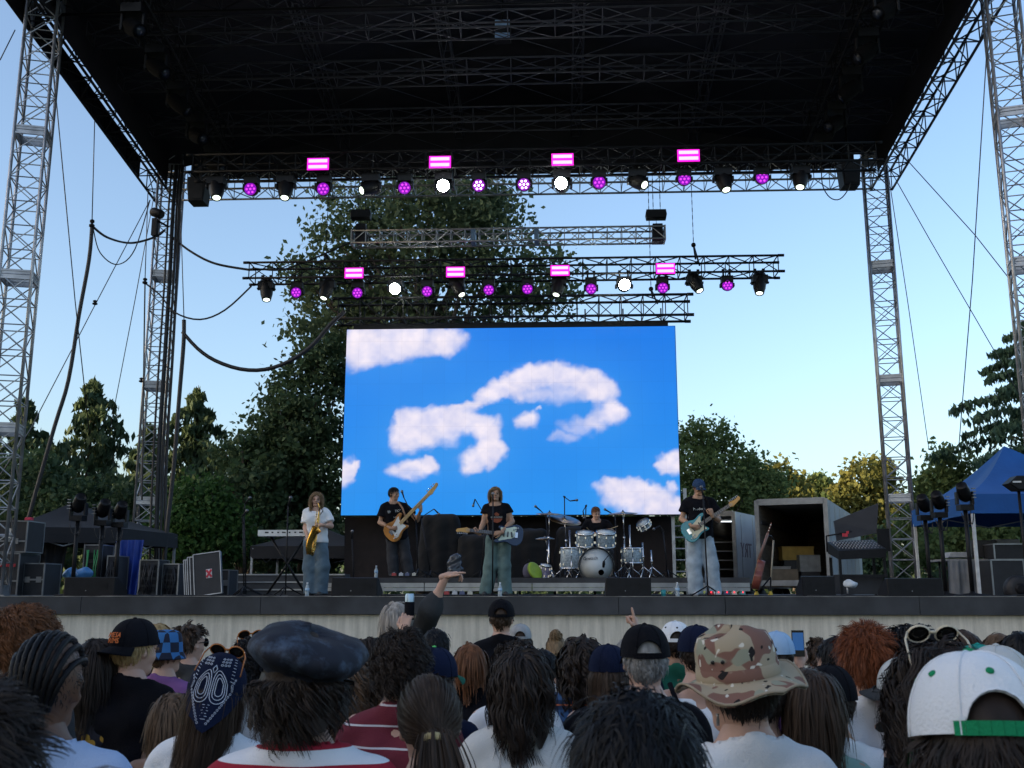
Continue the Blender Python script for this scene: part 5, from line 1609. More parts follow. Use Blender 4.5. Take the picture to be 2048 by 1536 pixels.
pr_ = MB()
def stroke(pts, r=.0013):
    pr_.path([bsurf(*p) for p in pts], r, 4)
for s_ in (-1, 1):
    for sc in (1.0, .72, .45):
        stroke([(s_ * (.03 + sc * .026 * math.cos(a) * (1 - .35 * math.sin(a)) - sc * .012 * max(0, math.sin(a))), .165 - sc * .045 * math.sin(a) ) for a in np.linspace(0, 2 * math.pi, 26)], .0014)
    for k in range(15): 
        c_ = (s_ * (.085 - .005 * k), .15 + .0088 * k)
        stroke([(c_[0] + .0034 * math.cos(a), c_[1] + .0034 * math.sin(a)) for a in np.linspace(0, 6.28, 7)], .001)
    for k in range(9):
        c_ = (s_ * (.02 + .012 * (k % 3)), .07 + .014 * (k // 3)); stroke([(c_[0] + .004 * math.cos(a), c_[1] + .004 * math.sin(a)) for a in np.linspace(0, 6.28, 7)], .0012)
    for k in range(8):
        c_ = (s_ * .07, .07 + .012 * k); stroke([(c_[0] - .006, c_[1]), (c_[0] + .006, c_[1] + .004)], .0012)
for k in range(6): stroke([(-.012 + .004 * (k % 2), .215 + .009 * k), (.012 - .004 * (k % 2), .215 + .009 * k)], .0013)
stroke([(0, .1), (-.008, .115), (0, .13), (.008, .115), (0, .1)], .0014)
link("paisley_print", pr_.mesh("paisley_print"), M("white_print", (.6, .62, .7), .8), ban)
sunglasses(o, J, amber, smoke, True, .012)

# beret man with striped shirt
o, J = person(613, 1232, 2.6, "curly-haired person in a mottled navy beret and red-striped shirt", 'm', 'fair', ('mop', 'dark'), ('loose', RED_STRIPE), rz=-4, extra=.036, under=True, lenmul=.75, collar=CL['red'])
bm, nt, b = new_mat("mottled_denim")
tc = nt.nodes.new("ShaderNodeTexCoord"); nz = nt.nodes.new("ShaderNodeTexNoise"); nz.inputs["Scale"].default_value = 17; nz.inputs["Detail"].default_value = 6; nz.inputs["Roughness"].default_value = .65; lk(nt, tc.outputs["Object"], nz.inputs["Vector"])
rp = nt.nodes.new("ShaderNodeValToRGB"); rp.color_ramp.elements[0].position = .5; rp.color_ramp.elements[0].color = (.003, .005, .014, 1); rp.color_ramp.elements[1].position = .76; rp.color_ramp.elements[1].color = (.06, .09, .14, 1)
lk(nt, nz.outputs["Fac"], rp.inputs[0]); lk(nt, rp.outputs[0], b.inputs["Base Color"]); b.inputs["Roughness"].default_value = .8
prof = [(.098, .09), (.100, .115), (.101, .15), (.112, .165), (.138, .182), (.153, .2), (.156, .212), (.150, .226), (.13, .243), (.095, .256), (.05, .262), (.001, .263)]
mb = MB(); nb = 96; bvv = []
for r, h in prof:
    for k in range(nb):
        t = 2 * math.pi * k / nb; e = 1 if .16 < h < .25 else .3
        ruf = 1 + e * (.012 * math.sin(t * 11 + h * 50) + .022 * math.sin(t * 4 + 1 + h * 14) + .008 * math.sin(t * 19 + 2))
        bvv.append(V((math.cos(t) * r * ruf, math.sin(t) * r * 1.04 * ruf - .006, h + e * (.006 * math.sin(t * 3 + .8) + .003 * math.sin(t * 9 + r * 60)) + (-.016 * math.cos(t + .3) if h > .17 else 0))))
mb.raw(bvv, [(i * nb + k, i * nb + (k + 1) % nb, (i + 1) * nb + (k + 1) % nb, (i + 1) * nb + k) for i in range(len(prof) - 1) for k in range(nb)], True)
place(mb.mesh("beret"), "beret", bm, o, J['neck'], Ry(R(5)) @ Rx(R(4))).scale = (.9, .92, .9)
necklace(o, J, steel_m)

o, J = person(806, 1252, 4.1, "person with short dark curls and maroon shirt with thin stripes", 'm', 'fair', ('curly', 'dark'), ('tee', MAROON), rz=-10, extra=.04, near=2)
necklace(o, J, gold_m)
o, J = person(866, 1346, 2.85, "woman with smooth brown hair tied in a low ponytail", 'f', 'fair', ('pony', 'brown'), ('tee', 'black'), rz=8, head=(6, 0, -4), extra=.012)
link("hair_tie", MB().lathe([(.022, -.012), (.029, -.006), (.029, .006), (.022, .012)], V(J['neck']) + V((0, -.152, .09)), (0, -.5, -1), 14).mesh("hair_tie"), M("tan_tie", (.45, .33, .15), .7), o)
sunglasses(o, J, blackp, smoke, False)
o, J = person(1042, 1290, 3.9, "woman with long dark wavy hair and a light grey sweatshirt", 'f', 'fair', ('wavy', 'dark'), ('sleeve', 'offwhite'), rz=4, extra=.02)
person(1030, 1272, 4.9, "dark curly head peeking just above the woman in the grey sweatshirt", 'f', 'fair', ('curly', 'dark'), ('tee', 'white'), extra=.04)
person(1268, 1372, 1.62, "big close head of smooth black hair near the bottom centre right", 'm', 'tan', ('smooth', 'black'), ('tee', 'black'), extra=.02, near=2, seed=5)

# camouflage hat
o, J = person(1482, 1246, 2.95, "person in a desert camouflage sun hat and white shirt with an earring", 'm', 'fair', ('short', 'dark'), ('loose', 'white'), rz=10, head=(16, 0, -9), extra=.045, under=True)
mb = MB(); nb = 48; CAMO = camo_mat()
prof = [(.001, .262), (.05, .262), (.088, .248), (.100, .22), (.106, .15), (.108, .138), (.13, .128), (.15, .116), (.163, .106)]
bvv = []
for r, h in prof:
    for k in range(nb):
        t = 2 * math.pi * k / nb; e = max(0, (r - .108) / .07)
        bvv.append(V((math.cos(t) * r * 1.0, math.sin(t) * r * 1.1 - .006, h + e * (.055 * math.cos(2 * t) ** 2 * abs(math.cos(t)) + .01 * math.sin(3 * t)) - (.012 * math.cos(2 * t) if r < .07 else 0))))
fcs = [(i * nb + k, (i + 1) * nb + k, (i + 1) * nb + (k + 1) % nb, i * nb + (k + 1) % nb) for i in range(len(prof) - 1) for k in range(nb)]
mb.raw(bvv, fcs, True); mb.raw([p * .99 - V((0, 0, .006)) for p in bvv], [q[::-1] for q in fcs], True)
hat = place(mb.mesh("sun_hat"), "sun_hat", CAMO, o, J['neck'], J['hr'])
link("hat_band", MB().lathe([(.1075, 0), (.1085, .003), (.1055, .028), (.103, .03)], (0, -.006, .142), (0, 0, 1), 40, cap=False).mesh("hat_band"), CAMO, hat).scale = (1, 1.1, 1)
rim = [V((bvv[-nb + k].x, bvv[-nb + k].y, bvv[-nb + k].z)) for k in range(nb)] + [V(bvv[-nb])]
link("brim_edge", MB().path(rim, .004, 6).mesh("brim_edge"), CL['tan'], hat)
for t in (R(200), R(215), R(330), R(345)): link("eyelet", MB().lathe([(.005, -.001), (.005, .003), (.001, .003)], (math.cos(t) * .104, math.sin(t) * .113 - .006, .195), (math.cos(t), math.sin(t), 0), 8).mesh("eyelet"), blackp, hat)
link("earring", MB().lathe([(.004, 0), (.005, .01), (.003, .022), (.005, .03)], V(J['neck']) + J['hr'] @ V((-.088, -.006, .03)), (0, 0, 1), 6).mesh("earring"), steel_m, o)

# white cap with green details
grn = cloth("cap_green", (.015, .24, .10), .15)
o, J = person(1950, 1318, 1.85, "person in a white cap with green eyelets and green strap", 'f', 'fair', ('wavy', 'dark'), ('tee', 'black'), rz=-6, extra=.024, under=True)
hat, A, C, rr = cap(o, J, CL['white'], brim_mat=grn, eyelets=grn, button=grn, strap=grn, opening=True, scale=1.12, tilt=R(-10))
me = MB().box((0, 0, 0), (.008, .002, .028)).mesh("tag"); me.transform(A @ Matrix.Translation(C + V((-.055, -.118, .012)))); link("side_tag", me, CL['white'], hat)
o, J = person(1872, 1272, 2.75, "person with long dark curls and cream sunglasses pushed up on the head", 'f', 'fair', ('curlylong', 'dark'), ('tee', 'black'), rz=-4, extra=.035, near=2)
sunglasses(o, J, cream, smoke, True, .03)
o, J = person(1725, 1238, 4.2, "red-haired person with thick short hair and white shirt", 'm', 'fair', ('tousled', 'red'), ('tee', 'white'), rz=6, extra=.04, near=2)
o, J = person(1612, 1334, 3.5, "woman with a chin-length brown bob and sage floral dress", 'f', 'fair', ('bob', 'brown'), ('tee', FLORAL), rz=10, extra=.012)
o, J = person(1655, 1328, 3.9, "black round hat half hidden behind the brown bob", 'm', 'mid', ('short', 'dark'), ('tee', 'white'), extra=.022, under=True)
cap(o, J, CL['black'], back=False, opening=False)
# second and third rows
o, J = person(200, 1274, 5.0, "dark-haired person in a navy shirt with golden print beside the orange-lettered cap", 'f', 'mid', ('long', 'dark'), ('tee', GOLD), extra=.015)
o, J = person(272, 1236, 5.0, "blond person in a backwards black cap with orange lettering and black shirt", 'm', 'fair', ('short', 'blond'), ('loose', 'black'), rz=-14, head=(-14, -4, 0), extra=.024, under=True)
hat, A, C, rr = cap(o, J, CL['black'], back=True, opening=True, tilt=R(6))
OR = M("orange_thread", (.55, .12, .015), .7)
for tx, dz in (("MESA", .055), ("RIMS", .03)):
    me = text_mesh(tx, .034, .0015)
    # upright on the front panels of the cap
    me.transform(A @ Matrix.Translation(C + V((0, rr[1] * (.93 if dz > .05 else .99), dz))) @ Matrix.Rotation(math.pi, 4, 'Z') @ Matrix.Rotation(math.pi / 2 - (.42 if dz > .05 else .2), 4, 'X')); link("cap_lettering", me, OR, hat)
o, J = person(335, 1258, 6.2, "person in a blue and black checkered bucket hat and purple shirt", 'm', 'fair', ('short', 'lbrown'), ('tee', 'purple'), rz=-22, extra=.022, under=True)
mb = MB().lathe([(.001, .25), (.06, .247), (.092, .225), (.103, .17), (.108, .12), (.125, .085), (.128, .075), (.108, .1)], (0, -.006, 0), (0, 0, 1), 30)
place(mb.mesh("bucket_hat"), "bucket_hat", checker_mat("blue_black_check", (.03, .13, .32), (.008, .012, .03), 17), o, J['neck'], J['hr'])
o, J = person(383, 1238, 6.9, "brown-haired man with glasses looking right beyond the checkered hat", 'm', 'fair', ('tousled', 'brown'), ('tee', 'charcoal'), rz=-30, extra=.04)
sunglasses(o, J, blackp, smoke, False)
person(318, 1246, 8.2, "small blond head far ahead near the concrete wall", 'f', 'fair', ('bob', 'blond'), ('tee', 'navy'), extra=.015)
o, J = person(505, 1268, 5.0, "dark curly head between the bandana and the beret", 'f', 'tan', ('curly', 'black'), ('tee', 'grey'), rz=30, extra=.04)
sunglasses(o, J, amber, smoke, True, .03)
person(350, 1382, 4.3, "person in a rust top half hidden beside the bandana", 'f', 'tan', ('bob', 'lbrown'), ('tank', 'rust'), extra=.015)
person(737, 1272, 6.4, "dark head just right of the beret", 'f', 'mid', ('wavy', 'dark'), ('tee', 'navy'), extra=.02)
person(705, 1302, 4.6, "person with light brown frizz right behind the beret", 'f', 'fair', ('curlylong', 'lbrown'), ('tee', 'white'), extra=.035)
o, J = person(872, 1248, 6.4, "black-haired man in front of the raised arm", 'm', 'tan', ('short', 'black'), ('tee', 'navy'), extra=.035)
o, J = person(872, 1293, 4.5, "person in a navy cap with a bright green button", 'm', 'mid', ('short', 'dark'), ('tee', 'navy'), rz=-30, extra=.022, under=True)
cap(o, J, CL['navy'], brim_mat=CL['green'], button=M("neon_green", (.1, .55, .12), .5), opening=False)
# woman with raised arm and can
Yw = 7.4
oW, JW = person(795, 1203, Yw, "silver-blond person in dark sleeves with one arm stretched up", 'f', 'fair', ('bob', 'silver'), ('half', 'charcoal'), rz=-10, extra=.012,
    pose=dict(el={1: (862, 1218, Yw - .25), 0: (790, 1320, Yw - .1)}, wr={1: (892, 1152, Yw - .3), 0: (808, 1262, Yw - .38)}, sh={1: (836, 1282, Yw - .02)},
        hand={1: dict(d=(.95, .0, .25), n=(.1, .1, -1), curl=(.1, .75, .9, .5), thumb=.1, side=-1, size=.9), 0: dict(d=(.12, .2, 1), n=(.2, 1, 0), curl=(.5, .55, .6, .65), thumb=.55, side=1)}), near=1)
P = at(819, 1213, Yw - .32)
can = empty("beverage_can", P - V((0, 0, .085)), 0, "tall pale blue can in a black sleeve held up by the silver-blond person", "can")
sub(can, MB().lathe([(.026, -.085), (.031, -.08), (.031, .07), (.0265, .082), (.0265, .086), (.024, .084), (.001, .083)], P, (0, 0, 1), 20), "can_body", M("pale_can", (.42, .55, .66), .3, .5))
sub(can, MB().lathe([(.0335, -.088), (.0335, .03), (.0325, .031)], P, (0, 0, 1), 20, cap=False), "koozie", CL['black'])
o, J = person(1003, 1199, 8.2, "tall man in a black cap and broad black jacket", 'm', 'fair', ('short', 'brown'), ('jacket', 'black'), extra=.022, under=True)
cap(o, J, CL['black'], opening=True)
o, J = person(1041, 1247, 8.8, "person in a grey cap and sage jacket right of the tall man", 'm', 'fair', ('bob', 'brown'), ('jacket', 'sage'), extra=.022, under=True)
cap(o, J, CL['grey'], opening=True)
o, J = person(1112, 1262, 8.0, "bare-shouldered blond woman with a messy top bun", 'f', 'fair', ('bun', 'dblond'), ('tank', 'white'), extra=.04)
necklace(o, J, steel_m, .004)
person(1163, 1262, 5.4, "person with long dark curls and a blue plaid shirt", 'f', 'fair', ('curlylong', 'dark'), ('loose', PLAID), extra=.035)
o, J = person(1216, 1288, 5.0, "brown-haired person in a plain navy cap", 'f', 'fair', ('long', 'brown'), ('tee', 'black'), extra=.022, under=True)
cap(o, J, CL['navy'], opening=False)
o, J = person(1288, 1248, 4.3, "grey-haired man in a black cap open at the back", 'm', 'fair', ('short', 'grey'), ('tee', 'black'), rz=4, extra=.022, under=True)
cap(o, J, CL['black'], opening=True)
o, J = person(1256, 1268, 6.6, "person behind the black cap pointing one finger up", 'm', 'fair', ('short', 'grey'), ('tee', 'navy'), extra=.03,
    pose=dict(el={1: (1285, 1330, 6.5)}, wr={1: (1272, 1262, 6.4)}, hand={1: dict(d=(-.05, .1, 1), n=(-.9, .3, 0), curl=(.05, 1.2, 1.25, 1.25), thumb=.6, side=1)}))
o, J = person(1350, 1242, 6.8, "person in a white cap and dark green shirt", 'm', 'tan', ('short', 'dark'), ('tee', 'green'), extra=.022, under=True)
cap(o, J, CL['white'], opening=True, eyelets=blackp)
o, J = person(1392, 1250, 5.3, "person in a navy cap and white sleeveless top with a black strap", 'f', 'fair', ('short', 'dark'), ('tank', 'white'), extra=.022, under=True)
cap(o, J, CL['navy'], opening=False)
link("bag_strap", MB().path([V(p) for p in ((-.14, -.02, 1.49), (-.12, -.1, 1.42), (-.02, -.145, 1.28), (.1, -.13, 1.1))], .014, 6).mesh("bag_strap"), CL['black'], o)
person(1512, 1300, 3.5, "blue shirt shoulder right behind the camouflage hat", 'm', 'fair', ('short', 'dark'), ('loose', 'blue'), extra=.03)
o, J = person(1552, 1262, 6.0, "person in a light blue cap", 'm', 'fair', ('short', 'dark'), ('tee', 'purple'), extra=.022, under=True)
cap(o, J, CL['sky'], opening=False)
Yp = 6.6
o, J = person(1640, 1268, Yp, "curly-haired person holding up a phone", 'f', 'fair', ('curly', 'brown'), ('tank', 'white'), extra=.04,
    pose=dict(el={0: (1615, 1395, Yp - .2)}, wr={0: (1600, 1330, Yp - .32)}, hand={0: dict(d=(-.05, .15, 1), n=(-.1, 1, .1), curl=(.55, .6, .65, .7), thumb=.5, side=-1)}))
P = at(1596, 1287, Yp - .36)
ph = empty("phone", P - V((0, 0, .07)), 0, "upright phone with a lit blue screen held above the crowd", "phone")
sub(ph, MB().prism([(-.036, -.075), (.036, -.075), (.036, .075), (-.036, .075)], .009, P, (1, 0, 0), (0, 0, 1), .003), "phone_body", blackp)
sub(ph, MB().box(P + V((0, -.0055, .012)), (.063, .001, .1)), "display", EM("phone_screen", (.02, .13, .42), .25))
person(1668, 1262, 5.2, "dark-haired person looking left beside the red hair", 'm', 'fair', ('short', 'black'), ('tee', 'white'), rz=28, extra=.035)
o, J = person(1822, 1238, 4.2, "person with wind-blown messy dark hair", 'm', 'fair', ('mop', 'black'), ('tee', 'charcoal'), extra=.04)
o, J = person(1806, 1312, 4.0, "person in a pale cap with a grey brim and black glasses", 'm', 'fair', ('short', 'brown'), ('tee', 'black'), rz=55, extra=.022, under=True)
cap(o, J, CL['lgrey'], brim_mat=CL['charcoal'], opening=True); sunglasses(o, J, blackp, smoke, False)
o, J = person(1988, 1290, 3.3, "person in a plain light grey cap behind the white cap", 'm', 'fair', ('short', 'brown'), ('tee', 'teal'), extra=.022, under=True)
cap(o, J, CL['lgrey'], opening=False)
o, J = person(1952, 1288, 4.0, "person in a teal cap beside the light grey cap", 'm', 'fair', ('short', 'brown'), ('tee', 'navy'), extra=.022, under=True)
cap(o, J, CL['teal'], opening=False)
person(1925, 1258, 6.2, "brown-haired head far ahead above the teal cap", 'f', 'fair', ('bob', 'brown'), ('tee', 'black'), extra=.015)
person(1995, 1264, 7.0, "light brown head far ahead near the right edge", 'f', 'fair', ('long', 'lbrown'), ('tee', 'black'), extra=.015)
person(2036, 1262, 6.0, "dark head cut by the right edge", 'f', 'fair', ('long', 'black'), ('tee', 'black'), extra=.015)
person(1085, 1288, 5.9, "dark short hair beside the top bun", 'm', 'mid', ('short', 'black'), ('tee', 'sage'), extra=.035)
person(940, 1284, 6.2, "dark reddish hair left of the broad black jacket", 'f', 'fair', ('bob', 'auburn'), ('tee', 'black'), extra=.015)
person(1450, 1300, 5.6, "dark head hidden behind the camouflage hat", 'm', 'mid', ('short', 'dark'), ('tee', 'navy'), extra=.035)
person(590, 1300, 5.2, "dark head hidden behind the beret", 'm', 'mid', ('short', 'dark'), ('tee', 'black'), extra=.035)
person(700, 1300, 7.2, "far dark head above the maroon shirt", 'm', 'fair', ('short', 'brown'), ('tee', 'charcoal'), extra=.035)
# ------------------------------------------------------------------ backstage: yard, trailers, tents, cases
tag(MB().box((0, 62, .5), (160, 70, 1.0)).build("loading_yard", M("yard_asphalt", (.055, .055, .056), .9, var=.3, scale=2)), kind="structure")
chrome = M("chrome", (.62, .62, .64), .18, 1.0, var=.05)
whitep = M("white_panel", (.36, .39, .42), .55, 0, var=.10, scale=1.5)
silver = M("silver_edge", (.30, .31, .33), .35, .8, var=.15)
wood_in = M("trailer_plywood", (.14, .115, .09), .8, var=.3, scale=2, stretch=(1, 1, 8))
def trailer(px0, px1, py0, Y, floor_z, length, label, ang=R(27)):
    """px0, px1: rear opening corners; the box runs back and to the right"""
    A = at(px0, 1100, Y); zt = at((px0 + px1) / 2, py0, Y).z
    d = ray(px1, 1100); d = V((d.x / d.y, 1)); c, s_ = math.cos(ang), math.sin(ang)
    w = (d.x * A.y - A.x) / (c + d.x * s_)           # right rear corner lies on the ray of px1
    h = zt - floor_z
    o = empty("box_trailer", (A.x, A.y, 1.0), -ang, label, "trailer", "open box trailers behind the stage")
    t = .06; f0 = floor_z - 1.0; yc = length / 2
    def add(mb, name, mat): return link(name, mb.mesh(name), mat, o)
    for x in (t / 2, w - t / 2): add(MB().box((x, yc, f0 + h / 2), (t, length, h)), "side_wall", whitep)
    add(MB().box((w / 2, yc, f0 + h + t / 2), (w, length, t)), "roof_panel", whitep)
    add(MB().box((w / 2, yc, f0 - .08), (w, length, .16)), "floor", wood_in)
    add(MB().box((w / 2, length - .04, f0 + h / 2), (w - .13, .06, h)), "front_wall", wood_in)
    for s, x in ((1, t + .012), (-1, w - t - .012)):
        add(MB().box((x, yc, f0 + h / 2), (.02, length - .1, h - .05)), "lining", wood_in)
        for k in range(3): add(MB().box((x + s * .018, yc, f0 + h * (.25 + .25 * k)), (.02, length - .2, .1)), "tie_rail", M("tie_rail", (.10, .10, .11), .5, .6))
    for x in (.02, w - .02): add(MB().box((x, -.03, f0 + h / 2), (.11, .08, h + .1)), "door_post", silver)
    add(MB().box((w / 2, -.03, f0 + h), (w - .08, .08, .16)), "header", silver)
    add(MB().box((w / 2, -.06, f0 - .06), (w, .1, .14)), "rear_sill", silver)
    for k in range(int(length / 1.2)): add(MB().box((w + .004, .6 + k * 1.2, f0 + h / 2), (.012, .04, h - .02)), "rib", silver)
    for s in (-1, 1):
        for k in range(2): add(MB().lathe([(.2, -.12), (.46, -.12), (.5, -.06), (.5, .06), (.46, .12), (.2, .12)], (w / 2 + s * w * .4, 1.6 + k * 1.2, .5), (1, 0, 0), 20), "wheel", blks)
    return o, w, h, add
tr2, w2, hh2, add2 = trailer(1516, 1658, 1005, 27.0, 2.18, 9.0, "large open white trailer with dark empty inside behind the acoustic guitar", R(21))
tr1, w1, hh1, add1 = trailer(1376, 1472, 1030, 31.5, 2.14, 6.0, "narrow open trailer with metal racks behind the guitarist in the cap")
lt = text_mesh("TRY", .62, .004, mirror=True)
lt.transform(Matrix.Translation((w1 + .012, 1.0, 2.1)) @ Matrix.Rotation(math.pi / 2, 4, 'Z') @ Matrix.Rotation(math.pi / 2, 4, 'X'))
link("lettering", lt, M("faded_lettering", (.16, .13, .15), .8), tr1)
c0 = at(1400, 1100, 32.4).x; c1 = at(1470, 1100, 32.4).x
rack = empty("metal_rack", (c0 + .6, 33.0, 2.14), 0, "grey metal shelf rack inside the narrow trailer", "rack")
for k in range(5): sub(rack, MB().box(((c0 + c1) / 2 + .25, 33.0, 2.3 + k * .28), (.9, .5, .03)), "shelf", silver)
for x in (-.2, .7): sub(rack, MB().box(((c0 + c1) / 2 + x, 32.75, 2.75), (.04, .04, 1.25)), "post", silver)
lf = empty("strip_light", (c0 + 1.2, 33, 4.2), 0, "small lit strip lamp on the ceiling of the narrow trailer", "lamp")
Pq = at(1456, 1043, 34.0)
sub(lf, MB().box(Pq, (.5, .06, .03)), "tube", EM("strip_lamp", (.85, .95, 1), 1.0)); sub(lf, MB().box(Pq + V((0, 0, .04)), (.55, .1, .04)), "housing", silver)
for (px, py, Y, w, h, d, col, nm) in ((1592, 1108, 29.0, .85, .34, .5, (.42, .27, .06), "yellow crate on a stack inside the large trailer"), (1617, 1128, 28.6, .55, .42, .4, (.30, .31, .31), "grey box inside the large trailer"),
        (1566, 1152, 28.2, .7, .3, .5, (.22, .17, .12), "cardboard box on the large trailer floor"), (1548, 1148, 28.6, .8, .35, .5, (.33, .32, .31), "pale case on the large trailer floor")):
    P = at(px, py, Y)
    o = empty("storage_box", P, 0, nm, "box")
    sub(o, MB().box(P, (w, d, h)), "carton", M("box_%d" % px, col, .7)); sub(o, MB().box(P + V((0, 0, h / 2 + .012)), (w * 1.03, d * 1.03, .03)), "lid", M("boxlid_%d" % px, tuple(c * .85 for c in col), .7))
    zf = 2.18
    if P.z - h / 2 > zf + .05:
        sub(o, MB().box((P.x, P.y, (zf + P.z - h / 2) / 2), (w * .9, d * .9, P.z - h / 2 - zf - .01)), "stand_below", M("dark_case_body", (.03, .03, .034), .6))

case_m = M("flight_case_black", (.014, .015, .019), .6, var=.25, scale=6, bump=.15, bscale=60)
def flight_case(px0, px1, py0, py1, Y, depth, label, panel=None, sticker=None, mat=None, rot=None, zfloor=None, split=.35):
    A = at(px0, py1, Y); B = at(px1, py0, Y)
    w = B.x - A.x; z0 = A.z if zfloor is None else zfloor; h = B.z - z0; cx = (A.x + B.x) / 2
    o = empty("flight_case", (cx, Y + depth / 2, z0), 0, label, "flight case", "flight cases beside the stage")
    sub(o, MB().box((cx, Y + depth / 2, z0 + h / 2), (w, depth, h)), "shell", mat or case_m)
    e = MB(); t = .02
    for sx in (-1, 1):
        for sz in (-1, 1):
            e.box((cx + sx * (w / 2), Y + depth / 2, z0 + h / 2 + sz * h / 2), (t, depth + t, t))
            e.box((cx, Y + (0 if sx < 0 else depth), z0 + h / 2 + sz * h / 2), (w + t, t * 1.1, t * 1.1))
        for yy in (0, depth): e.box((cx + sx * w / 2, Y + yy, z0 + h / 2), (t * 1.2, t * 1.2, h))
    sub(o, e, "edge_trim", silver)
    if split:
        sub(o, MB().box((cx, Y - .004, z0 + h * split), (w, .014, .03)), "lid_joint", silver)
        for s in (-.28, .28): sub(o, MB().box((cx + s * w, Y - .012, z0 + h * split), (.09, .016, .1)), "latch", silver)
    if sticker:
        sub(o, MB().box((cx + sticker[0] * w, Y - .006, z0 + h * sticker[1]), (sticker[2], .006, sticker[3])), "label_sheet", M("sheet_%s" % sticker[4], {"white": (.6, .58, .54), "red": (.4, .03, .04)}[sticker[4]], .8))
    return o
flight_case(-40, 56, 1042, 1104, 17.7, .6, "black flight case on top of the stack by the left tower", sticker=(.1, .6, .09, .17, "white"), zfloor=None)
flight_case(-45, 40, 1107, 1191, 17.7, .7, "black flight case at the bottom of the stack by the left tower", sticker=(.2, .72, .3, .05, "red"), zfloor=STAGE_Z)
flight_case(43, 90, 1127, 1190, 17.9, .6, "low black flight case right of the left tower stack", zfloor=STAGE_Z, split=.5)
flight_case(432, 458, 1140, 1190, 18.2, .5, "small black amplifier case left of the step risers", zfloor=STAGE_Z, split=.5)
flight_case(1988, 2046, 1120, 1190, 18.6, .6, "black equipment case under the blue tent at the right edge", zfloor=STAGE_Z, split=0)
P = at(47, 1036, 17.9)
rd = MB().box((0, 0, 0), (.12, .1, .05), None, .9).build("red_pouch", M("red_pouch", (.55, .02, .06), .6)); rd.location = P + V((0, .2, .0)); tag(rd, "small bright red pouch on the topmost left flight case", "pouch")
# leaning case lids
lids = 0
for k, px in enumerate((366, 374, 382, 391, 402)):
    lean = R(14)
    base = at(px + 4, 1190, 17.6); hgt = .62 + .04 * (k > 1) + (.04 if k == 4 else 0)
    Y = 17.3 + .10 * (4 - k)
    o = empty("case_lid", (base.x, Y, STAGE_Z), 0, f"black flight case lid leaning in the row, {ORD[k]} from the left", "case lid", "leaning flight case lids")
    rotm = Matrix.Rotation(-lean * .55, 3, 'Y') @ Matrix.Rotation(-.10, 3, 'X')
    w = .46
    c = V((base.x + (.2 if k == 4 else .2), Y, STAGE_Z + .02)) + rotm @ V((0, 0, hgt / 2))
    sub(o, MB().box(c, (w, .05, hgt), rotm), "panel", case_m)
    e = MB()
    for sx in (-1, 1): e.box(c + rotm @ V((sx * w / 2, 0, 0)), (.015, .075, hgt), rotm)
    for sz in (-1, 1): e.box(c + rotm @ V((0, 0, sz * hgt / 2)), (w, .075, .015), rotm)
    sub(o, e, "edge_trim", silver)
    if k == 4:
        for a in (.6, -.6): sub(o, MB().box(c + rotm @ V((.03, -.032 - .003 * (a > 0), 0)), (.035, .006, .15), rotm @ Matrix.Rotation(a, 3, 'Y')), "red_cross_tape", M("red_tape", (.5, .03, .05), .7))
        sub(o, MB().box(c + rotm @ V((.03, -.028, 0)), (.1, .006, .15), rotm), "paper_label", M("paper_label", (.55, .55, .55), .8))

def tent(corners, peak, eave_z, drop, mat, label, legs, leg_mat, sag=.12):
    """corners: 4 xy, ccw from near-left"""
    cx = sum(c[0] for c in corners) / 4; cy = sum(c[1] for c in corners) / 4
    o = empty("canopy_tent", (cx, cy, STAGE_Z), 0, label, "tent", "canopy tents around the stage")
    mb = MB(); n = 8
    pk = V(peak); vs_ = []
    for q in range(4):
        a, b = V((*corners[q], eave_z)), V((*corners[(q + 1) % 4], eave_z))
        rows = []
        for j in range(n + 1):
            t = j / n; row = []
            for i in range(n + 1):
                e = a.lerp(b, i / n)
                p = e.lerp(pk, t); p.z -= sag * math.sin(math.pi * t) * (1.3 - abs(i / n - .5)) 
                row.append(p)
            rows.append(row)
        v = [p for r in rows for p in r]
        f = [(j * (n + 1) + i, j * (n + 1) + i + 1, (j + 1) * (n + 1) + i + 1, (j + 1) * (n + 1) + i) for j in range(n) for i in range(n)]
        mb2 = MB().raw(v, f, True)
        sub(o, mb2, "roof_panel", mat)
        vv_ = []; 
        for j in range(4):
            for i in range(13):
                e = a.lerp(b, i / 12); nrm_ = V((a.y - b.y, b.x - a.x, 0)).normalized()
                vv_.append(e + V((0, 0, -drop * j / 3)) + nrm_ * (.02 * math.sin(i * 1.9 + j * .5) * j / 3))
        sub(o, MB().raw(vv_, [(j * 13 + i, j * 13 + i + 1, (j + 1) * 13 + i + 1, (j + 1) * 13 + i) for j in range(3) for i in range(12)], True), "valance", mat)
    for q in legs:
        c = corners[q]; s = V((cx - c[0], cy - c[1], 0)).normalized() * .06
        sub(o, MB().box((c[0] + s.x, c[1] + s.y, (STAGE_Z + eave_z) / 2 - .02), (.05, .05, eave_z - STAGE_Z - .03)), "leg", leg_mat)
    tr_ = MB()
    for q in range(4):
        a, b = V((*corners[q], eave_z - .06)), V((*corners[(q + 1) % 4], eave_z - .06)); m_ = a.lerp(b, .5)
        s = (V((cx, cy, 0)) - V((m_.x, m_.y, 0))).normalized() * .07
        tr_.tube(a + s, m_ + s + V((0, 0, -.3)), .014, n=5); tr_.tube(b + s, m_ + s + V((0, 0, -.3)), .014, n=5)
    sub(o, tr_, "scissor_frame", leg_mat)
    return o
white_leg = M("white_tent_leg", (.6, .61, .62), .5, .1); grey_leg = M("grey_tent_leg", (.35, .36, .38), .4, .6)
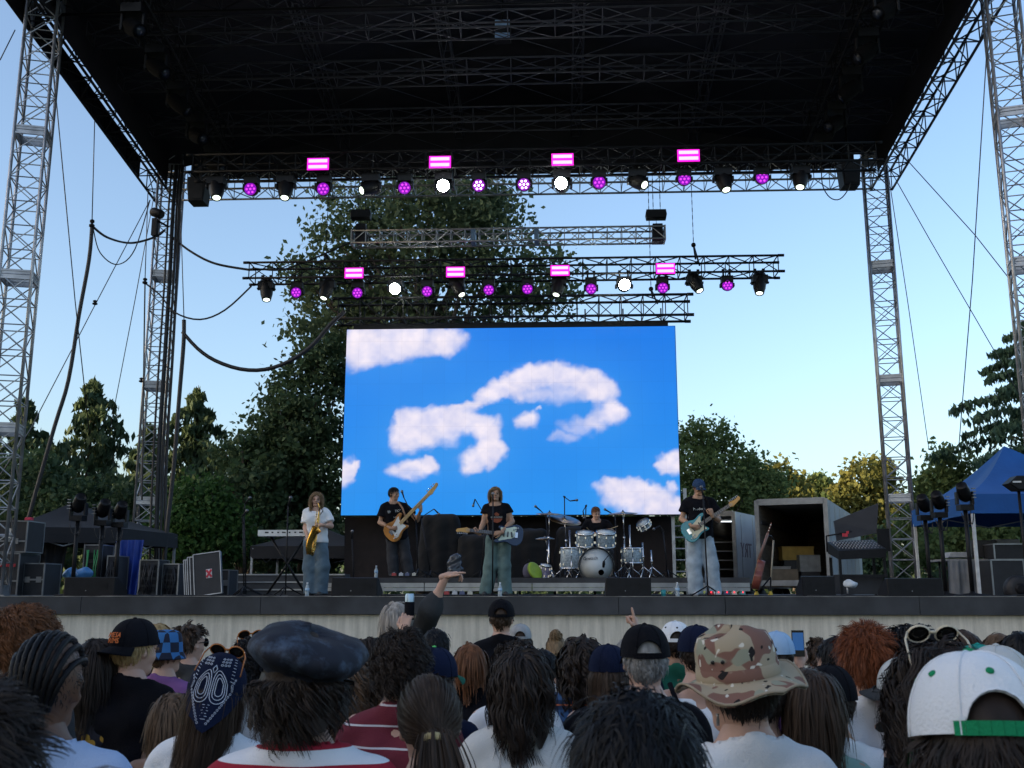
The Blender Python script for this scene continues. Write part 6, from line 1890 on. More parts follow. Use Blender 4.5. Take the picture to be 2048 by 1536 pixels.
tb = M("blue_canopy", (.004, .08, .31), .7, var=.12, scale=2, bump=.2, bscale=15); tk = M("black_canopy", (.010, .011, .015), .85, var=.2, scale=2, bump=.25, bscale=12)
A_ = at(1822, 1012, 22.4); B_ = at(1946, 1000, 18.4)
pk = at(2008, 892, 20.4)
tent([(B_.x - .05, 18.4), (B_.x + 3.3, 18.4), (B_.x + 3.4, 22.4), (A_.x, 22.4)], pk, (A_.z + B_.z) / 2, .34, tb, "bright blue canopy tent with white legs on the right", (0, 3, 2), white_leg, .16)
A_ = at(30, 1060, 20.0); B_ = at(282, 1082, 20.6)
tent([(A_.x, 19.6), (B_.x - .3, 20.2), (B_.x, 22.6), (A_.x + .2, 22.6)], at(146, 1004, 21.0), at(150, 1050, 20).z - .05, .3, tk, "black canopy tent behind the left lamp stands", (0, 1, 2), grey_leg, .05)
A_ = at(500, 1100, 25.0); B_ = at(738, 1100, 25.0)
tent([(A_.x, 25.0), (B_.x, 25.0), (B_.x, 27.4), (A_.x, 27.4)], at(640, 1052, 26.2), at(620, 1092, 25).z, .3, tk, "low black canopy tent behind the keyboard", (0, 1, 2, 3), grey_leg, .04)
# black side curtains inside the left tent
dk = MB(); n = 16
for k in range(2):
    pass
def curtain(px0, px1, py0, py1, Y, mat, label, name="side_curtain", fold=.06, cat="curtain", gather=0.0):
    A = at(px0, py0, Y); B = at(px1, py0, Y); zb = at((px0 + px1) / 2, py1, Y).z
    nu, nv = 28, 10; vs_ = []
    for j in range(nv + 1):
        t = j / nv
        for i in range(nu + 1):
            u_ = i / nu; g = 1 - gather * t
            x = A.x + (B.x - A.x) * (u_ * g + (1 - g) * .5)
            vs_.append(V((x, Y + fold * math.sin(u_ * 23 + t * 1.3) * (.4 + t) + .02 * math.sin(u_ * 51), A.z + (zb - A.z) * t)))
    o = empty(name, (A.x, Y, zb), 0, label, cat)
    f = [(j * (nu + 1) + i, j * (nu + 1) + i + 1, (j + 1) * (nu + 1) + i + 1, (j + 1) * (nu + 1) + i) for j in range(nv) for i in range(nu)]
    mb = MB().raw(vs_, f, True)
    mb.raw([v + V((0, .012, 0)) for v in vs_], [q[::-1] for q in f], True)
    me = mb.mesh(name); me.transform(pin(o))
    o2 = link(name, me, mat); o2.location = o.location; tag(o2, label, cat); bpy.data.objects.remove(o)
    return o2
curtain(60, 140, 1065, 1190, 20.3, tk, "crumpled black side curtain of the left tent", gather=.25)
bt = M("blue_tarp", (.015, .05, .30), .55, var=.25, scale=4, bump=.3, bscale=14)
curtain(232, 288, 1080, 1190, 20.0, bt, "blue tarp hanging under the right edge of the left tent", "blue_tarp", .07, "tarp", .2)
curtain(690, 1345, 1034, 1160, 23.6, M("black_scrim", (.012, .008, .008), .95, var=.3), "long black backdrop cloth under the video screen", "backdrop_cloth", .08, "curtain")
for px, w, nm in ((141, .2, "left"), (168, .26, "right")):
    P = at(px, 1147, 18.9)
    F = Field(npv(P) - .25, npv(P) + .25, .018); F.ell(npv(P), (w * .62, .12, .11), .03); F.ell(npv(P) + (.05, 0, .05), (.08, .08, .07), .03); F.wrinkle(.012, 34, px)
    me = np_mesh("blue_bag", *F.mesh()); me.transform(Matrix.Translation(-P)); o = link("blue_bag", me, M("pale_blue_plastic", (.06, .20, .45), .35, var=.2)); o.location = P
    tag(o, f"crumpled light blue plastic bundle, {nm} one behind the leftmost floor monitor", "plastic bag", "blue plastic bundles")
    sub_c = flight_case(px - 12, px + 12, 1158, 1190, 18.8, .3, f"dark crate under the {nm} blue plastic bundle", zfloor=STAGE_Z, split=0)
for (p0, p1, y0, Y, nm) in ((162, 205, 1090, 19.3, "tall equipment rack with silver edges and cables under the left tent"), (210, 236, 1112, 19.4, "narrow equipment rack beside the blue tarp"), (276, 318, 1120, 19.0, "black cable trunk in front of the wrapped tower"), (322, 358, 1128, 19.2, "black cable trunk left of the leaning lids")):
    o = flight_case(p0, p1, y0, 1190, Y, .5, nm, zfloor=STAGE_Z, split=0)
    A = at(p0, 1190, Y); B = at(p1, y0, Y)
    rr_ = random.Random(p0); w = B.x - A.x; h = B.z - STAGE_Z
    for k in range(4):
        sub(o, MB().box((A.x + w / 2, Y - .012, STAGE_Z + h * (.18 + .2 * k)), (w * .8, .02, h * .13)), "rack_unit", blkm)
    cb_ = MB()
    for k in range(7):
        x = A.x + w * rr_.uniform(.15, .85); cb_.path([(x, Y - .03, STAGE_Z + h * .9), (x + rr_.uniform(-.05, .05), Y - .07, STAGE_Z + h * .5), (x + rr_.uniform(-.1, .1), Y - .04, STAGE_Z + .02)], .008, 5)
    sub(o, cb_, "patch_cables", M("mixed_cable_%d" % p0, ((.02, .25, .08) if p0 == 162 else (.02, .02, .025)), .5))

# lamps on stands
def stand_lamp(px, py, Y, label, face=1, fat=1.0):
    P = at(px, py, Y); o = empty("stand_lamp", (P.x, Y, STAGE_Z), 0, label, "stage lamp", "lamps on tall stands at the stage sides")
    sub(o, MB().tube((P.x, Y, STAGE_Z + .05), (P.x, Y, P.z - .25), .035, n=10), "pole", blkm)
    sub(o, MB().lathe([(.28, 0), (.28, .02), (.05, .05), (.04, .08)], (P.x, Y, STAGE_Z), (0, 0, 1), 18), "base_plate", blkm)
    sub(o, MB().box((P.x, Y, P.z - .21), (.22, .2, .09)), "lamp_base", body_m)
    for s in (-1, 1): sub(o, MB().prism([(-.055, -.16), (.055, -.16), (.05, .05), (-.05, .05)], .035, (P.x + s * .125, Y, P.z), (0, 1, 0), (0, 0, 1), .008), "yoke_arm", body_m)
    sub(o, MB().lathe([(.001, -.15), (.075, -.15), (.105, -.1), (.108, .04), (.09, .15), (.085, .17), (.001, .15)], P + V((0, 0, .04)), (face * .35, -.5, .55), 16), "head", body_m)
    v_ = MB()
    for k in range(4): v_.box(P + V((-.12 * face, -.1, .1 - k * .05)), (.06, .05, .015))
    sub(o, v_, "vent_fin", silver)
    cb_ = MB()
    for k in range(3): cb_.path(catenary(P + V((-.1 + .1 * k, -.08, -.3)), P + V((.05, -.05, -.42)), .12, 6), .008, 5)
    sub(o, cb_, "cable_tail", cabm)
for i, (px, py, Y) in enumerate(((158, 1012, 17.2), (207, 1022, 17.6), (241, 1026, 17.9))): stand_lamp(px, py, Y, f"black lamp on a stand before the left tent, {ORD[i]} from the left", 1)
for i, (px, py, Y) in enumerate(((1848, 1012, 18.6), (1877, 1006, 18.2), (1928, 990, 17.4))): stand_lamp(px, py, Y, f"black lamp on a stand before the blue tent, {ORD[i]} from the left", -1)
P = at(2036, 968, 16.6)
o = empty("pole_speaker", (P.x, 16.6, STAGE_Z), 0, "black wedge-shaped loudspeaker on a pole at the right edge", "speaker")
sub(o, MB().prism([(-.2, 0), (-.06, -.11), (.2, -.11), (.28, 0), (.2, .12), (-.06, .12)], .3, P, (1, 0, 0), (0, 0, 1), .02), "cabinet", blks)
sub(o, MB().box(P + V((-.08, -.155, .02)), (.13, .008, .025)), "badge", M("white_badge", (.6, .6, .6), .5))
sub(o, MB().tube((P.x, 16.6, STAGE_Z), P + V((0, 0, -.1)), .025, n=8), "pole", blkm)
sub(o, MB().lathe([(.25, 0), (.25, .02), (.04, .04)], (P.x, 16.6, STAGE_Z), (0, 0, 1), 16), "base", blkm)

# mixing desk in its flight case with the lid up
Yd = 19.6
o = empty("mixing_desk", at(1705, 1190, Yd), 0, "large black mixing desk on a frame with its lid raised", "mixing desk")
lid = [at(1668, 1042, Yd + .6), at(1757, 1006, Yd + .5), at(1753, 1066, Yd + .2), at(1674, 1082, Yd + .3)]
sub(o, MB().raw(lid + [p + V((0, .05, .0)) for p in lid], [(0, 1, 2, 3), (7, 6, 5, 4), (0, 4, 5, 1), (1, 5, 6, 2), (2, 6, 7, 3), (3, 7, 4, 0)]), "lid", case_m)
dz = at(1700, 1092, Yd).z
dk0, dk1 = at(1668, 1100, Yd).x, at(1762, 1100, Yd).x
sub(o, MB().raw([(dk0, Yd - .3, dz - .1), (dk1, Yd - .3, dz - .06), (dk1, Yd + .45, dz + .14), (dk0, Yd + .45, dz + .1), (dk0, Yd - .3, dz - .26), (dk1, Yd - .3, dz - .22), (dk1, Yd + .45, dz - .1), (dk0, Yd + .45, dz - .12)],
    [(0, 1, 2, 3), (7, 6, 5, 4), (0, 4, 5, 1), (1, 5, 6, 2), (2, 6, 7, 3), (3, 7, 4, 0)]), "desk_top", blks)
kn = MB()
for i in range(14):
    for j in range(5):
        kn.tube((dk0 + .05 + (dk1 - dk0 - .1) * i / 13, Yd - .2 + j * .13, dz - .06 + j * .036), (dk0 + .05 + (dk1 - dk0 - .1) * i / 13, Yd - .2 + j * .13, dz - .03 + j * .036), .012, n=6)
sub(o, kn, "knobs", M("pale_knob", (.3, .3, .32), .5))
for x in (dk0 + .03, dk1 - .03):
    for yy in (Yd - .25, Yd + .4): sub(o, MB().box((x, yy, (STAGE_Z + dz) / 2 - .1), (.045, .045, dz - STAGE_Z - .2)), "leg", blkm)
sub(o, MB().box(((dk0 + dk1) / 2, Yd - .27, STAGE_Z + .35), (dk1 - dk0, .04, .05)), "cross_bar", blkm)
sub(o, MB().box(((dk0 + dk1) / 2, Yd + .1, STAGE_Z + .2), (dk1 - dk0 - .1, .5, .36)), "lower_case", case_m)
sub(o, MB().box((dk1 + .12, Yd + .2, dz + .12), (.22, .05, .42)), "side_screen", blks)
sub(o, MB().tube((dk0 - .05, Yd + .3, dz - .1), (dk0 - .05, Yd + .3, dz + .2), .015).tube((dk0 - .05, Yd + .3, dz + .2), (dk0 + .7, Yd + .4, dz + .33), .015), "monitor_arm", blkm)
P = at(1690, 1070, Yd - .1); rb = MB().box((0, 0, 0), (.09, .05, .06)).box((.05, 0, .045), (.04, .04, .05)).build("red_pouch", M("red_cloth", (.5, .04, .06), .8)); rb.location = P; tag(rb, "small red and white pouch lying on the mixing desk", "pouch")
# grey skirted table with gear under the blue tent
o = curtain(1895, 1986, 1122, 1190, 19.6, M("grey_skirt", (.20, .21, .23), .85, var=.15), "grey cloth skirt of the table under the blue tent", "table_skirt", .03, "table skirt")
A = at(1895, 1122, 19.6); B = at(1986, 1122, 19.6)
tb_ = empty("gear_table", ((A.x + B.x) / 2, 20, STAGE_Z), 0, "folding table under the blue tent behind its grey skirt", "table")
sub(tb_, MB().box(((A.x + B.x) / 2, 20.02, A.z + .02), (B.x - A.x + .08, .8, .04)), "table_top", M("grey_table_top", (.25, .25, .26), .6))
for x in (A.x + .1, B.x - .1):
    for yy in (19.75, 20.3): sub(tb_, MB().tube((x, yy, STAGE_Z), (x, yy, A.z), .02), "leg", blkm)
for (px, py, w, h, c, nm) in ((1915, 1110, .45, .1, (.35, .36, .38), "white folded cloth on the gear table"), (1962, 1098, .5, .32, (.025, .025, .03), "black tilted monitor on the gear table"), (2010, 1095, .5, .3, (.12, .13, .14), "grey rack gear under the right side of the blue tent")):
    P = at(px, py, 19.9); o = MB().prism([(-w / 2, -h / 2), (w / 2, -h / 2), (w / 2 - .03, h / 2), (-w / 2 + .05, h / 2)], .3, (0, 0, 0), (1, 0, 0), (0, 0, 1), .012).build("stage_gear", M("gear_%d" % px, c, .6)); o.location = P; tag(o, nm, "equipment")
o = flight_case(1990, 2046, 1088, 1119, 19.3, .5, "dark rack case stacked behind the right edge case", split=0)
P = at(2036, 1178, 17.6)
o = empty("cable_reel", (P.x, 17.6, STAGE_Z), 0, "black cable reel lying at the right stage edge", "cable reel")
sub(o, MB().lathe([(.1, -.1), (.2, -.1), (.22, -.06), (.22, .06), (.2, .1), (.1, .1)], P, (0, 1, 0), 20), "reel", cabm)
sub(o, MB().lathe([(.05, -.12), (.09, -.12), (.09, .12), (.05, .12)], P, (0, 1, 0), 14), "hub", blkm)
P = at(1655, 1190, 17.4)
o = empty("fire_extinguisher", (P.x, 17.4, STAGE_Z), 0, "red fire extinguisher beside the dark speaker box", "extinguisher")
sub(o, MB().lathe([(.05, 0), (.055, .02), (.055, .22), (.03, .27), (.02, .29)], (P.x, 17.4, STAGE_Z), (0, 0, 1), 14), "cylinder", M("extinguisher_red", (.4, .02, .03), .35))
sub(o, MB().tube((P.x, 17.4, STAGE_Z + .28), (P.x + .05, 17.4, STAGE_Z + .33), .015), "valve", blkm)
P = at(1700, 1168, 18.4)
F = Field(npv(P) - .3, npv(P) + .3, .02); F.ell(npv(P), (.13, .09, .07), .03); F.wrinkle(.012, 36, 2)
me = np_mesh("white_rag", *F.mesh()); me.transform(Matrix.Translation(-P)); o = link("white_rag", me, M("rag", (.45, .5, .55), .8)); o.location = P; tag(o, "crumpled pale cloth on a stand before the mixing desk", "cloth")
o = empty("small_stand", (P.x, 18.4, STAGE_Z), 0, "thin short pole under the crumpled pale cloth", "stand")
sub(o, MB().tube((P.x - .05, 18.4, STAGE_Z), (P.x - .05, 18.4, P.z), .015), "pole", grey_leg); sub(o, MB().lathe([(.12, 0), (.12, .015), (.02, .03)], (P.x - .05, 18.4, STAGE_Z), (0, 0, 1), 12), "base", blkm)

# ------------------------------------------------------------------ on stage: monitors, risers, stands
def wedge(px0, px1, py0, Y, label, flip=1, rz=0.0):
    A = at(px0, 1192, Y); B = at(px1, 1192, Y); zt = at((px0 + px1) / 2, py0, Y).z
    w = B.x - A.x; h = zt - STAGE_Z; c = V(((A.x + B.x) / 2, Y, STAGE_Z))
    o = empty("floor_monitor", c, rz, label, "speaker", "wedge floor monitors along the stage lip")
    me = MB().prism([(0, 0.0), (.5, 0), (.5, h * .35), (.12, h), (0, h * .98)], w, (0, 0, 0), (0, 1, 0), (0, 0, 1), .012).mesh("cabinet"); link("cabinet", me, blks, o)
    me = MB().box((-.0 + w * .3 * flip, -.004, h * .55), (.1, .008, .08)).mesh("connector_plate"); link("connector_plate", me, blkm, o)
    me = MB().lathe([(.008, 0), (.008, .006)], (-.05, -.002, h * .3), (0, -1, 0), 8).mesh("socket"); link("socket", me, silver, o)
    me = MB().box((0, .31, h * .70), (w * .92, .03, .02), Matrix.Rotation(-.9, 3, 'X')).mesh("grille_bar"); link("grille_bar", me, blkm, o)
    return o
wedge(126, 228, 1154, 16.0, "black wedge monitor at the left, in front of the black tent")
wedge(662, 754, 1155, 16.0, "black wedge monitor between the saxophone player and the bassist")
wedge(1212, 1303, 1155, 15.95, "black wedge monitor in front of the drum kit")
wedge(1776, 1888, 1156, 16.0, "black wedge monitor at the right, in front of the lattice tower", -1)
wedge(1606, 1672, 1152, 17.0, "small dark speaker box in front of the large trailer", -1)
RISER = 2.17
ry0, ry1 = 18.6, 22.4
rx0, rx1 = at(636, 1170, ry0).x, at(1500, 1170, ry0).x
riser = empty("drum_riser", ((rx0 + rx1) / 2, ry0, STAGE_Z), 0, "wide low riser with a silver front beam under drums and bass", "riser")
sub(riser, MB().box(((rx0 + rx1) / 2, (ry0 + ry1) / 2, RISER - .05), (rx1 - rx0, ry1 - ry0, .09)), "deck", deckm)
nseg = 4
for k in range(nseg):
    xa = rx0 + (rx1 - rx0) * k / nseg; xb = rx0 + (rx1 - rx0) * (k + 1) / nseg
    sub(riser, MB().box(((xa + xb) / 2, ry0 - .01, 2.035), (xb - xa - .015, .05, .075)), "front_beam", silver)
    sub(riser, MB().box(((xa + xb) / 2, ry0 - .015, 1.96), (xb - xa - .015, .055, .06)), "front_beam", silver)
for px in (738, 915, 1040, 1110, 1190, 1370):
    x = at(px, 1185, ry0 + .05).x
    sub(riser, MB().lathe([(.06, 0), (.06, .012), (.022, .02), (.022, .09)], (x, ry0 + .06, STAGE_Z), (0, 0, 1), 10), "jack_foot", chrome)
sr_ = empty("step_riser", (at(570, 1190, 18.9).x, 18.9, STAGE_Z), 0, "black stepped riser with three silver nosings behind the keyboard", "riser")
for k, (y, Y) in enumerate(((1178, 18.9), (1163, 19.4), (1148, 19.9))):
    xa, xb = at(458, y, Y).x, at(634 if k == 0 else 690, y, Y).x; zt = at(600, y, Y).z
    sub(sr_, MB().box(((xa + xb) / 2, Y + .25, (STAGE_Z + zt) / 2), (xb - xa, .49, zt - STAGE_Z)), "step", deckm)
    sub(sr_, MB().box(((xa + xb) / 2, Y - .005, zt - .012), (xb - xa, .03, .026)), "nosing", silver)
for px, w in ((900, .5), (1010, 1.2)):
    pass
# draped backline amps
for i, (px, py, Y, w, h, nm) in enumerate(((880, 1035, 22.0, 1.0, 1.35, "tall backline stack under black cloth right of the bassist"), (950, 1080, 21.8, .8, .9, "lower black-draped amplifier behind the singer"), (1060, 1062, 22.2, .9, 1.05, "black-draped amplifier left of the drum kit"), (1150, 1060, 22.3, .9, 1.1, "black-draped backline case behind the drummer"))):
    P = at(px, 1150, Y); c = npv((P.x, Y, RISER))
    F = Field(c - (w, .6, .02), c + (w, .6, h + .2), .03)
    for sx in (-1, 1): F.cone(c + (sx * w * .32, 0, 0), c + (sx * w * .27, 0, h - .15), .22, .14, .1)
    F.cone(c + (-w * .25, 0, h - .12), c + (w * .25, 0, h - .1), .12, .12, .1); F.cone(c + (0, 0, .1), c + (0, 0, h - .2), .25, .2, .1)
    F.wrinkle(.006, 26, i); F.cut((0, 0, RISER + .003), (0, 0, -1))
    me = np_mesh("draped_amplifier", *F.mesh()); me.transform(Matrix.Translation(-V(c))); o = link("draped_amplifier", me, M("black_drape", (.003, .003, .004), .9, var=.3, scale=3)); o.location = V(c)
    tag(o, nm, "amplifier", "backline under black cloths")
# clear plastic crumple behind the raised hand
P = at(910, 1124, 20.2)
F = Field(npv(P) - .5, npv(P) + .45, .016); F.cone(npv((P.x, P.y, RISER + .1)), npv(P) + (0, 0, .05), .17, .12, .03); F.wrinkle(.02, 30, 5); F.cut((0, 0, RISER + .002), (0, 0, -1))
me = np_mesh("plastic_bag", *F.mesh()); me.transform(Matrix.Translation(-P)); 
pm, nt, b = new_mat("clear_plastic"); b.inputs["Base Color"].default_value = (.05, .055, .065, 1); b.inputs["Roughness"].default_value = .12
o = link("plastic_bag", me, pm); o.location = P; tag(o, "glinting crumpled plastic cover between bassist and singer", "plastic bag")

def mic(mb, P, d, L=.17):
    d = V(d).normalized()
    mb.lathe([(.011, 0), (.016, L * .6), (.017, L * .68)], P, d, 10)
    return V(P) + d * (L * .82)
def mic_stand(base_px, base_py, Y, top, mic_dir, label, floor=STAGE_Z, boom=None, tripod=True, mat=blkm, group="microphone stands on stage", light=False):
    """top: (px, py) of the mic clip (boom end); boom: (px, py) of the pivot"""
    b0 = at(base_px, base_py, Y); b0.z = floor
    o = empty("microphone_stand", b0, 0, label, "microphone stand", group)
    T = at(top[0], top[1], Y - .05)
    pv = at(boom[0], boom[1], Y) if boom else T
    up = V((b0.x, Y, pv.z)) if boom else T
    sub(o, MB().tube(b0 + V((0, 0, .03)), pv if boom else T, .011, n=8), "pole", mat)
    if boom:
        d = (T - pv); sub(o, MB().tube(pv - d * .25, T, .009, n=8), "boom", mat)
        sub(o, MB().lathe([(.02, -.02), (.024, 0), (.02, .02)], pv, (0, 1, 0), 10), "clutch", mat)
    if tripod:
        for k in range(3):
            a = 2.1 * k + .5
            sub(o, MB().tube(b0 + V((0, 0, .16)), b0 + V((math.cos(a) * .28, math.sin(a) * .28, .012)), .011, n=6), "leg", mat)
    else:
        sub(o, MB().lathe([(.13, 0), (.13, .018), (.03, .035), (.02, .06)], b0, (0, 0, 1), 20), "round_base", mat)
    mm = MB(); hd = mic(mm, T, mic_dir)
    mo = sub(o, mm, "microphone", blks)
    F = MB().lathe([(.001, -.03), (.02, -.022), (.028, 0), (.024, .018), (.012, .028), (.001, .03)], hd, V(mic_dir), 12)
    me = F.mesh("grille"); me.transform(pin(o)); link("grille", me, M("mic_grille", (.16, .16, .17), .4, .8), mo)
    return o
mic_stand(985, 1187, 16.2, (986, 1003), (-.05, .45, .9), "straight microphone stand directly in front of the singer", tripod=False)
mic_stand(1416, 1190, 16.1, (1406, 990), (-.1, .4, .9), "straight microphone stand in front of the guitarist in the cap", tripod=True)
mic_stand(836, 1157, 18.9, (808, 996), (-.3, .3, .8), "boom microphone stand beside the bassist", RISER, boom=(832, 1042))
mic_stand(571, 1188, 16.6, (576, 1012), (.25, .1, 1), "microphone stand with a tilted top tube left of the saxophone player")
mic_stand(488, 1188, 17.2, (484, 1033), (.6, -.3, .6), "microphone stand farthest to the left on stage", boom=(486, 1045))
mic_stand(492, 1186, 17.8, (490, 1008), (.6, -.2, .7), "taller microphone stand just behind the leftmost one", boom=(488, 1030))
mic_stand(862, 1156, 20.5, (868, 1018), (.5, 0, -.5), "low boom microphone aimed down beside the bass neck", RISER, boom=(842, 1035))
mic_stand(962, 1156, 20.8, (950, 998), (-.25, -.1, -1), "small boom microphone left of the singer's head", RISER, boom=(972, 1035))
mic_stand(1130, 1160, 20.9, (1140, 1002), (1, -.1, .12), "tall overhead microphone stand above the drum kit", RISER, boom=(1129, 994))
mic_stand(1168, 1160, 21.0, (1166, 1022), (.15, -.1, -1), "short overhead microphone near the drummer's head", RISER, boom=(1172, 1012))
mic_stand(1336, 1160, 20.6, (1320, 1052), (-.6, -.1, -.3), "boom microphone stand right of the drum kit", RISER, boom=(1326, 1062))
mic_stand(1102, 1160, 20.4, (1082, 1022), (-.6, -.1, .5), "boom microphone above the left cymbal", RISER, boom=(1092, 1032))
mic_stand(1236, 1160, 21.2, (1222, 1026), (-.6, -.1, .35), "boom microphone right of the drummer's face", RISER, boom=(1230, 1030))
mic_stand(708, 1188, 19.0, (704, 1078), (0, 0, 1), "bare black stand pole right of the saxophone player")
# keyboard
Yk = 16.9
A = at(521, 1066, Yk); B = at(634, 1068, Yk)
kb = empty("keyboard", ((A.x + B.x) / 2, Yk, STAGE_Z), 0, "white stage keyboard on a black crossed stand", "keyboard")
kz = (A.z + B.z) / 2
sub(kb, MB().prism([(-.15, -.05), (.15, -.05), (.15, .02), (.1, .05), (-.15, .05)], B.x - A.x, ((A.x + B.x) / 2, Yk, kz), (0, 1, 0), (0, 0, 1), .006), "keyboard_body", M("ivory_plastic", (.62, .62, .6), .4))
sub(kb, MB().box(((A.x + B.x) / 2, Yk + .12, kz + .045), (B.x - A.x - .1, .12, .015)), "key_bed", blks)
for k in range(9): sub(kb, MB().box((A.x + .1 + (B.x - A.x) * (.05 + .1 * k), Yk - .152, kz + .01), (.03 if k % 3 else .06, .006, .02)), "rear_socket", blks)
for s in (-1, 1):
    sub(kb, MB().tube(((A.x + B.x) / 2 - s * .3, Yk, kz - .05), ((A.x + B.x) / 2 + s * .32, Yk, STAGE_Z + .03), .02, n=8), "crossed_leg", blkm)
for x in (-.3, .32): sub(kb, MB().box(((A.x + B.x) / 2 + x, Yk, STAGE_Z + .02), (.04, .4, .035)), "foot_bar", blkm)
for x in (-.3, .3): sub(kb, MB().box(((A.x + B.x) / 2 + x, Yk, kz - .065), (.04, .32, .025)), "top_bar", blkm)
# bottles
def bottle(px, py, Y, label, floor=STAGE_Z):
    P = at(px, py, Y); P.z = floor
    o = empty("water_bottle", P, 0, label, "bottle", "water bottles on stage")
    bm_, nt, b = (MATS.get("clear_bottle"), None, None) if "clear_bottle" in MATS else new_mat("clear_bottle")
    if nt: b.inputs["Base Color"].default_value = (.55, .62, .66, 1); b.inputs["Roughness"].default_value = .15; b.inputs["Transmission Weight"].default_value = .45; MATS["clear_bottle"] = bm_
    sub(o, MB().lathe([(.03, 0), (.033, .01), (.033, .06), (.031, .07), (.033, .08), (.033, .13), (.015, .18), (.013, .195)], P, (0, 0, 1), 14), "bottle_body", bm_)
    sub(o, MB().lathe([(.0335, 0), (.0335, .045)], P + V((0, 0, .08)), (0, 0, 1), 14), "paper_label", M("bottle_label", (.35, .5, .65), .6))
    sub(o, MB().lathe([(.014, 0), (.014, .02)], P + V((0, 0, .195)), (0, 0, 1), 10), "bottle_cap", M("white_cap_plastic", (.7, .72, .74), .5))
bottle(614, 1189, 16.0, "water bottle at the saxophone player's feet"); bottle(1000, 1189, 15.98, "water bottle at the singer's feet"); bottle(1355, 1190, 16.0, "water bottle left of the guitarist in the cap"); bottle(752, 1160, 18.8, "water bottle standing on the riser behind the wedge monitor", RISER)
P = at(1327, 1190, 16.1); P.z = STAGE_Z
o = empty("teal_cup", P, 0, "teal cup on the stage lip beside the water bottle", "cup"); sub(o, MB().lathe([(.032, 0), (.04, .1), (.037, .1), (.03, .01), (.001, .01)], P, (0, 0, 1), 14), "cup_wall", M("teal_cup", (.03, .30, .33), .4)); sub(o, MB().lathe([(.042, 0), (.042, .006)], P + V((0, 0, .098)), (0, 0, 1), 14), "rim", M("teal_cup", (.03, .30, .33), .4))
# pedal boards and floor cables
pr = random.Random(4)
for (px, Y, n, nm, fl, red) in ((1452, 16.2, 5, "guitar pedals with red lights right of the guitarist in the cap", STAGE_Z, True), (815, 18.8, 4, "small guitar pedals at the bassist's feet", RISER, False), (925, 16.3, 4, "guitar pedals left of the singer's feet", STAGE_Z, False)):
    P = at(px, 1188, Y); P.z = fl
    o = empty("pedal_board", P, 0, nm, "pedals")
    sub(o, MB().box(P + V((0, 0, .015)), (.62, .32, .03)), "board", blkm)
    for k in range(n):
        q = P + V((-.24 + .12 * k, -.05 + .06 * (k % 2), .055)); c = [(.3, .03, .03), (.4, .4, .42), (.05, .06, .12), (.35, .33, .28), (.06, .2, .2)][k % 5]
        pe = sub(o, MB().box(q, (.08, .12, .05), None, .9), "pedal", M("pedal_%d" % (k % 5), c, .4, .3))
        me = MB().lathe([(.012, 0), (.012, .015)], q + V((0, -.03, .025)), (0, 0, 1), 8).mesh("footswitch"); me.transform(pin(o)); link("footswitch", me, chrome, pe)
        if red:
            me = MB().lathe([(.012, 0), (.008, .01)], q + V((0, -.062, .01)), (0, -1, 0), 8).mesh("indicator"); me.transform(pin(o)); link("indicator", me, EM("red_indicator", (1, .03, .05), 1.2), pe)
for k in range(14):
    px = 150 + k * 135 + pr.randint(-30, 30); A = at(px, 1190, 16.05 + pr.random() * .5); A.z = STAGE_Z + .012
    pts = [A]; 
    for j in range(7): pts.append(pts[-1] + V((pr.uniform(.1, .28), pr.uniform(-.14, .18), 0)))
    for p in pts: p.y = max(p.y, 15.95)
    cable(pts, .010, f"black cable lying on the stage floor, {(['first','second','third','fourth','fifth','sixth','seventh','eighth','ninth','tenth','eleventh','twelfth','thirteenth','fourteenth'])[k]} from the left", group="cables lying on the stage floor")
# ------------------------------------------------------------------ drum kit on the riser
pearl = M("silver_pearl_wrap", (.30, .36, .40), .35, .1, var=.45, scale=34)
headm = M("drum_head", (.60, .64, .65), .55, 0, var=.06, scale=3)
brass = M("cymbal_bronze", (.30, .22, .15), .32, .95, var=.2, scale=10)
def drum(px, py, Y, r, h, axis, label, name="tom_drum", legs=0, floor=RISER, shell=pearl, lugs=8, head=headm):
    C = at(px, py, Y); ax = V(axis).normalized()
    o = empty(name, (C.x, C.y, floor), 0, label, "drum", "drums of the kit")
    sub(o, MB().lathe([(r * .97, -h / 2), (r, -h / 2 + .01), (r, h / 2 - .01), (r * .97, h / 2)], C, ax, 28), "shell", shell)
    for s in (-1, 1):
        sub(o, MB().lathe([(r * 1.0, -.018), (r * 1.045, -.016), (r * 1.045, .016), (r * 1.0, .018)], C + ax * (s * h / 2), ax, 28, cap=False), "hoop", chrome)
        sub(o, MB().lathe([(.001, .004), (r * .99, .0)], C + ax * (s * (h / 2 + .008)), ax * s, 28), "drum_head", head)
    u = ax.orthogonal().normalized(); w = ax.cross(u)
    lg = MB()
    for k in range(lugs):
        a = 2 * math.pi * k / lugs; d = u * math.cos(a) + w * math.sin(a)
        for s in (-1, 1):
            lg.box(C + d * (r + .012) + ax * (s * h * .3), (.022, .022, .04)); lg.tube(C + d * (r * 1.04) + ax * (s * h / 2), C + d * (r + .014) + ax * (s * h * .28), .005, n=5)
    sub(o, lg, "tension_lugs", chrome)["kind"] = "stuff"
    for k in range(legs):
        a = 2 * math.pi * k / legs + .5; p = C + V((math.cos(a), math.sin(a), 0)) * (r + .02)
        sub(o, MB().tube((p.x, p.y, C.z + .05), (p.x + math.cos(a) * .03, p.y + math.sin(a) * .03, floor), .009, n=6), "leg", chrome)
    return o, C
o, C = drum(1192, 1131, 19.5, .315, .40, (0, -1, .02), "big white bass drum facing the crowd", "bass_drum", shell=pearl, lugs=10)
blk_hoop = M("black_hoop", (.02, .02, .02), .35)
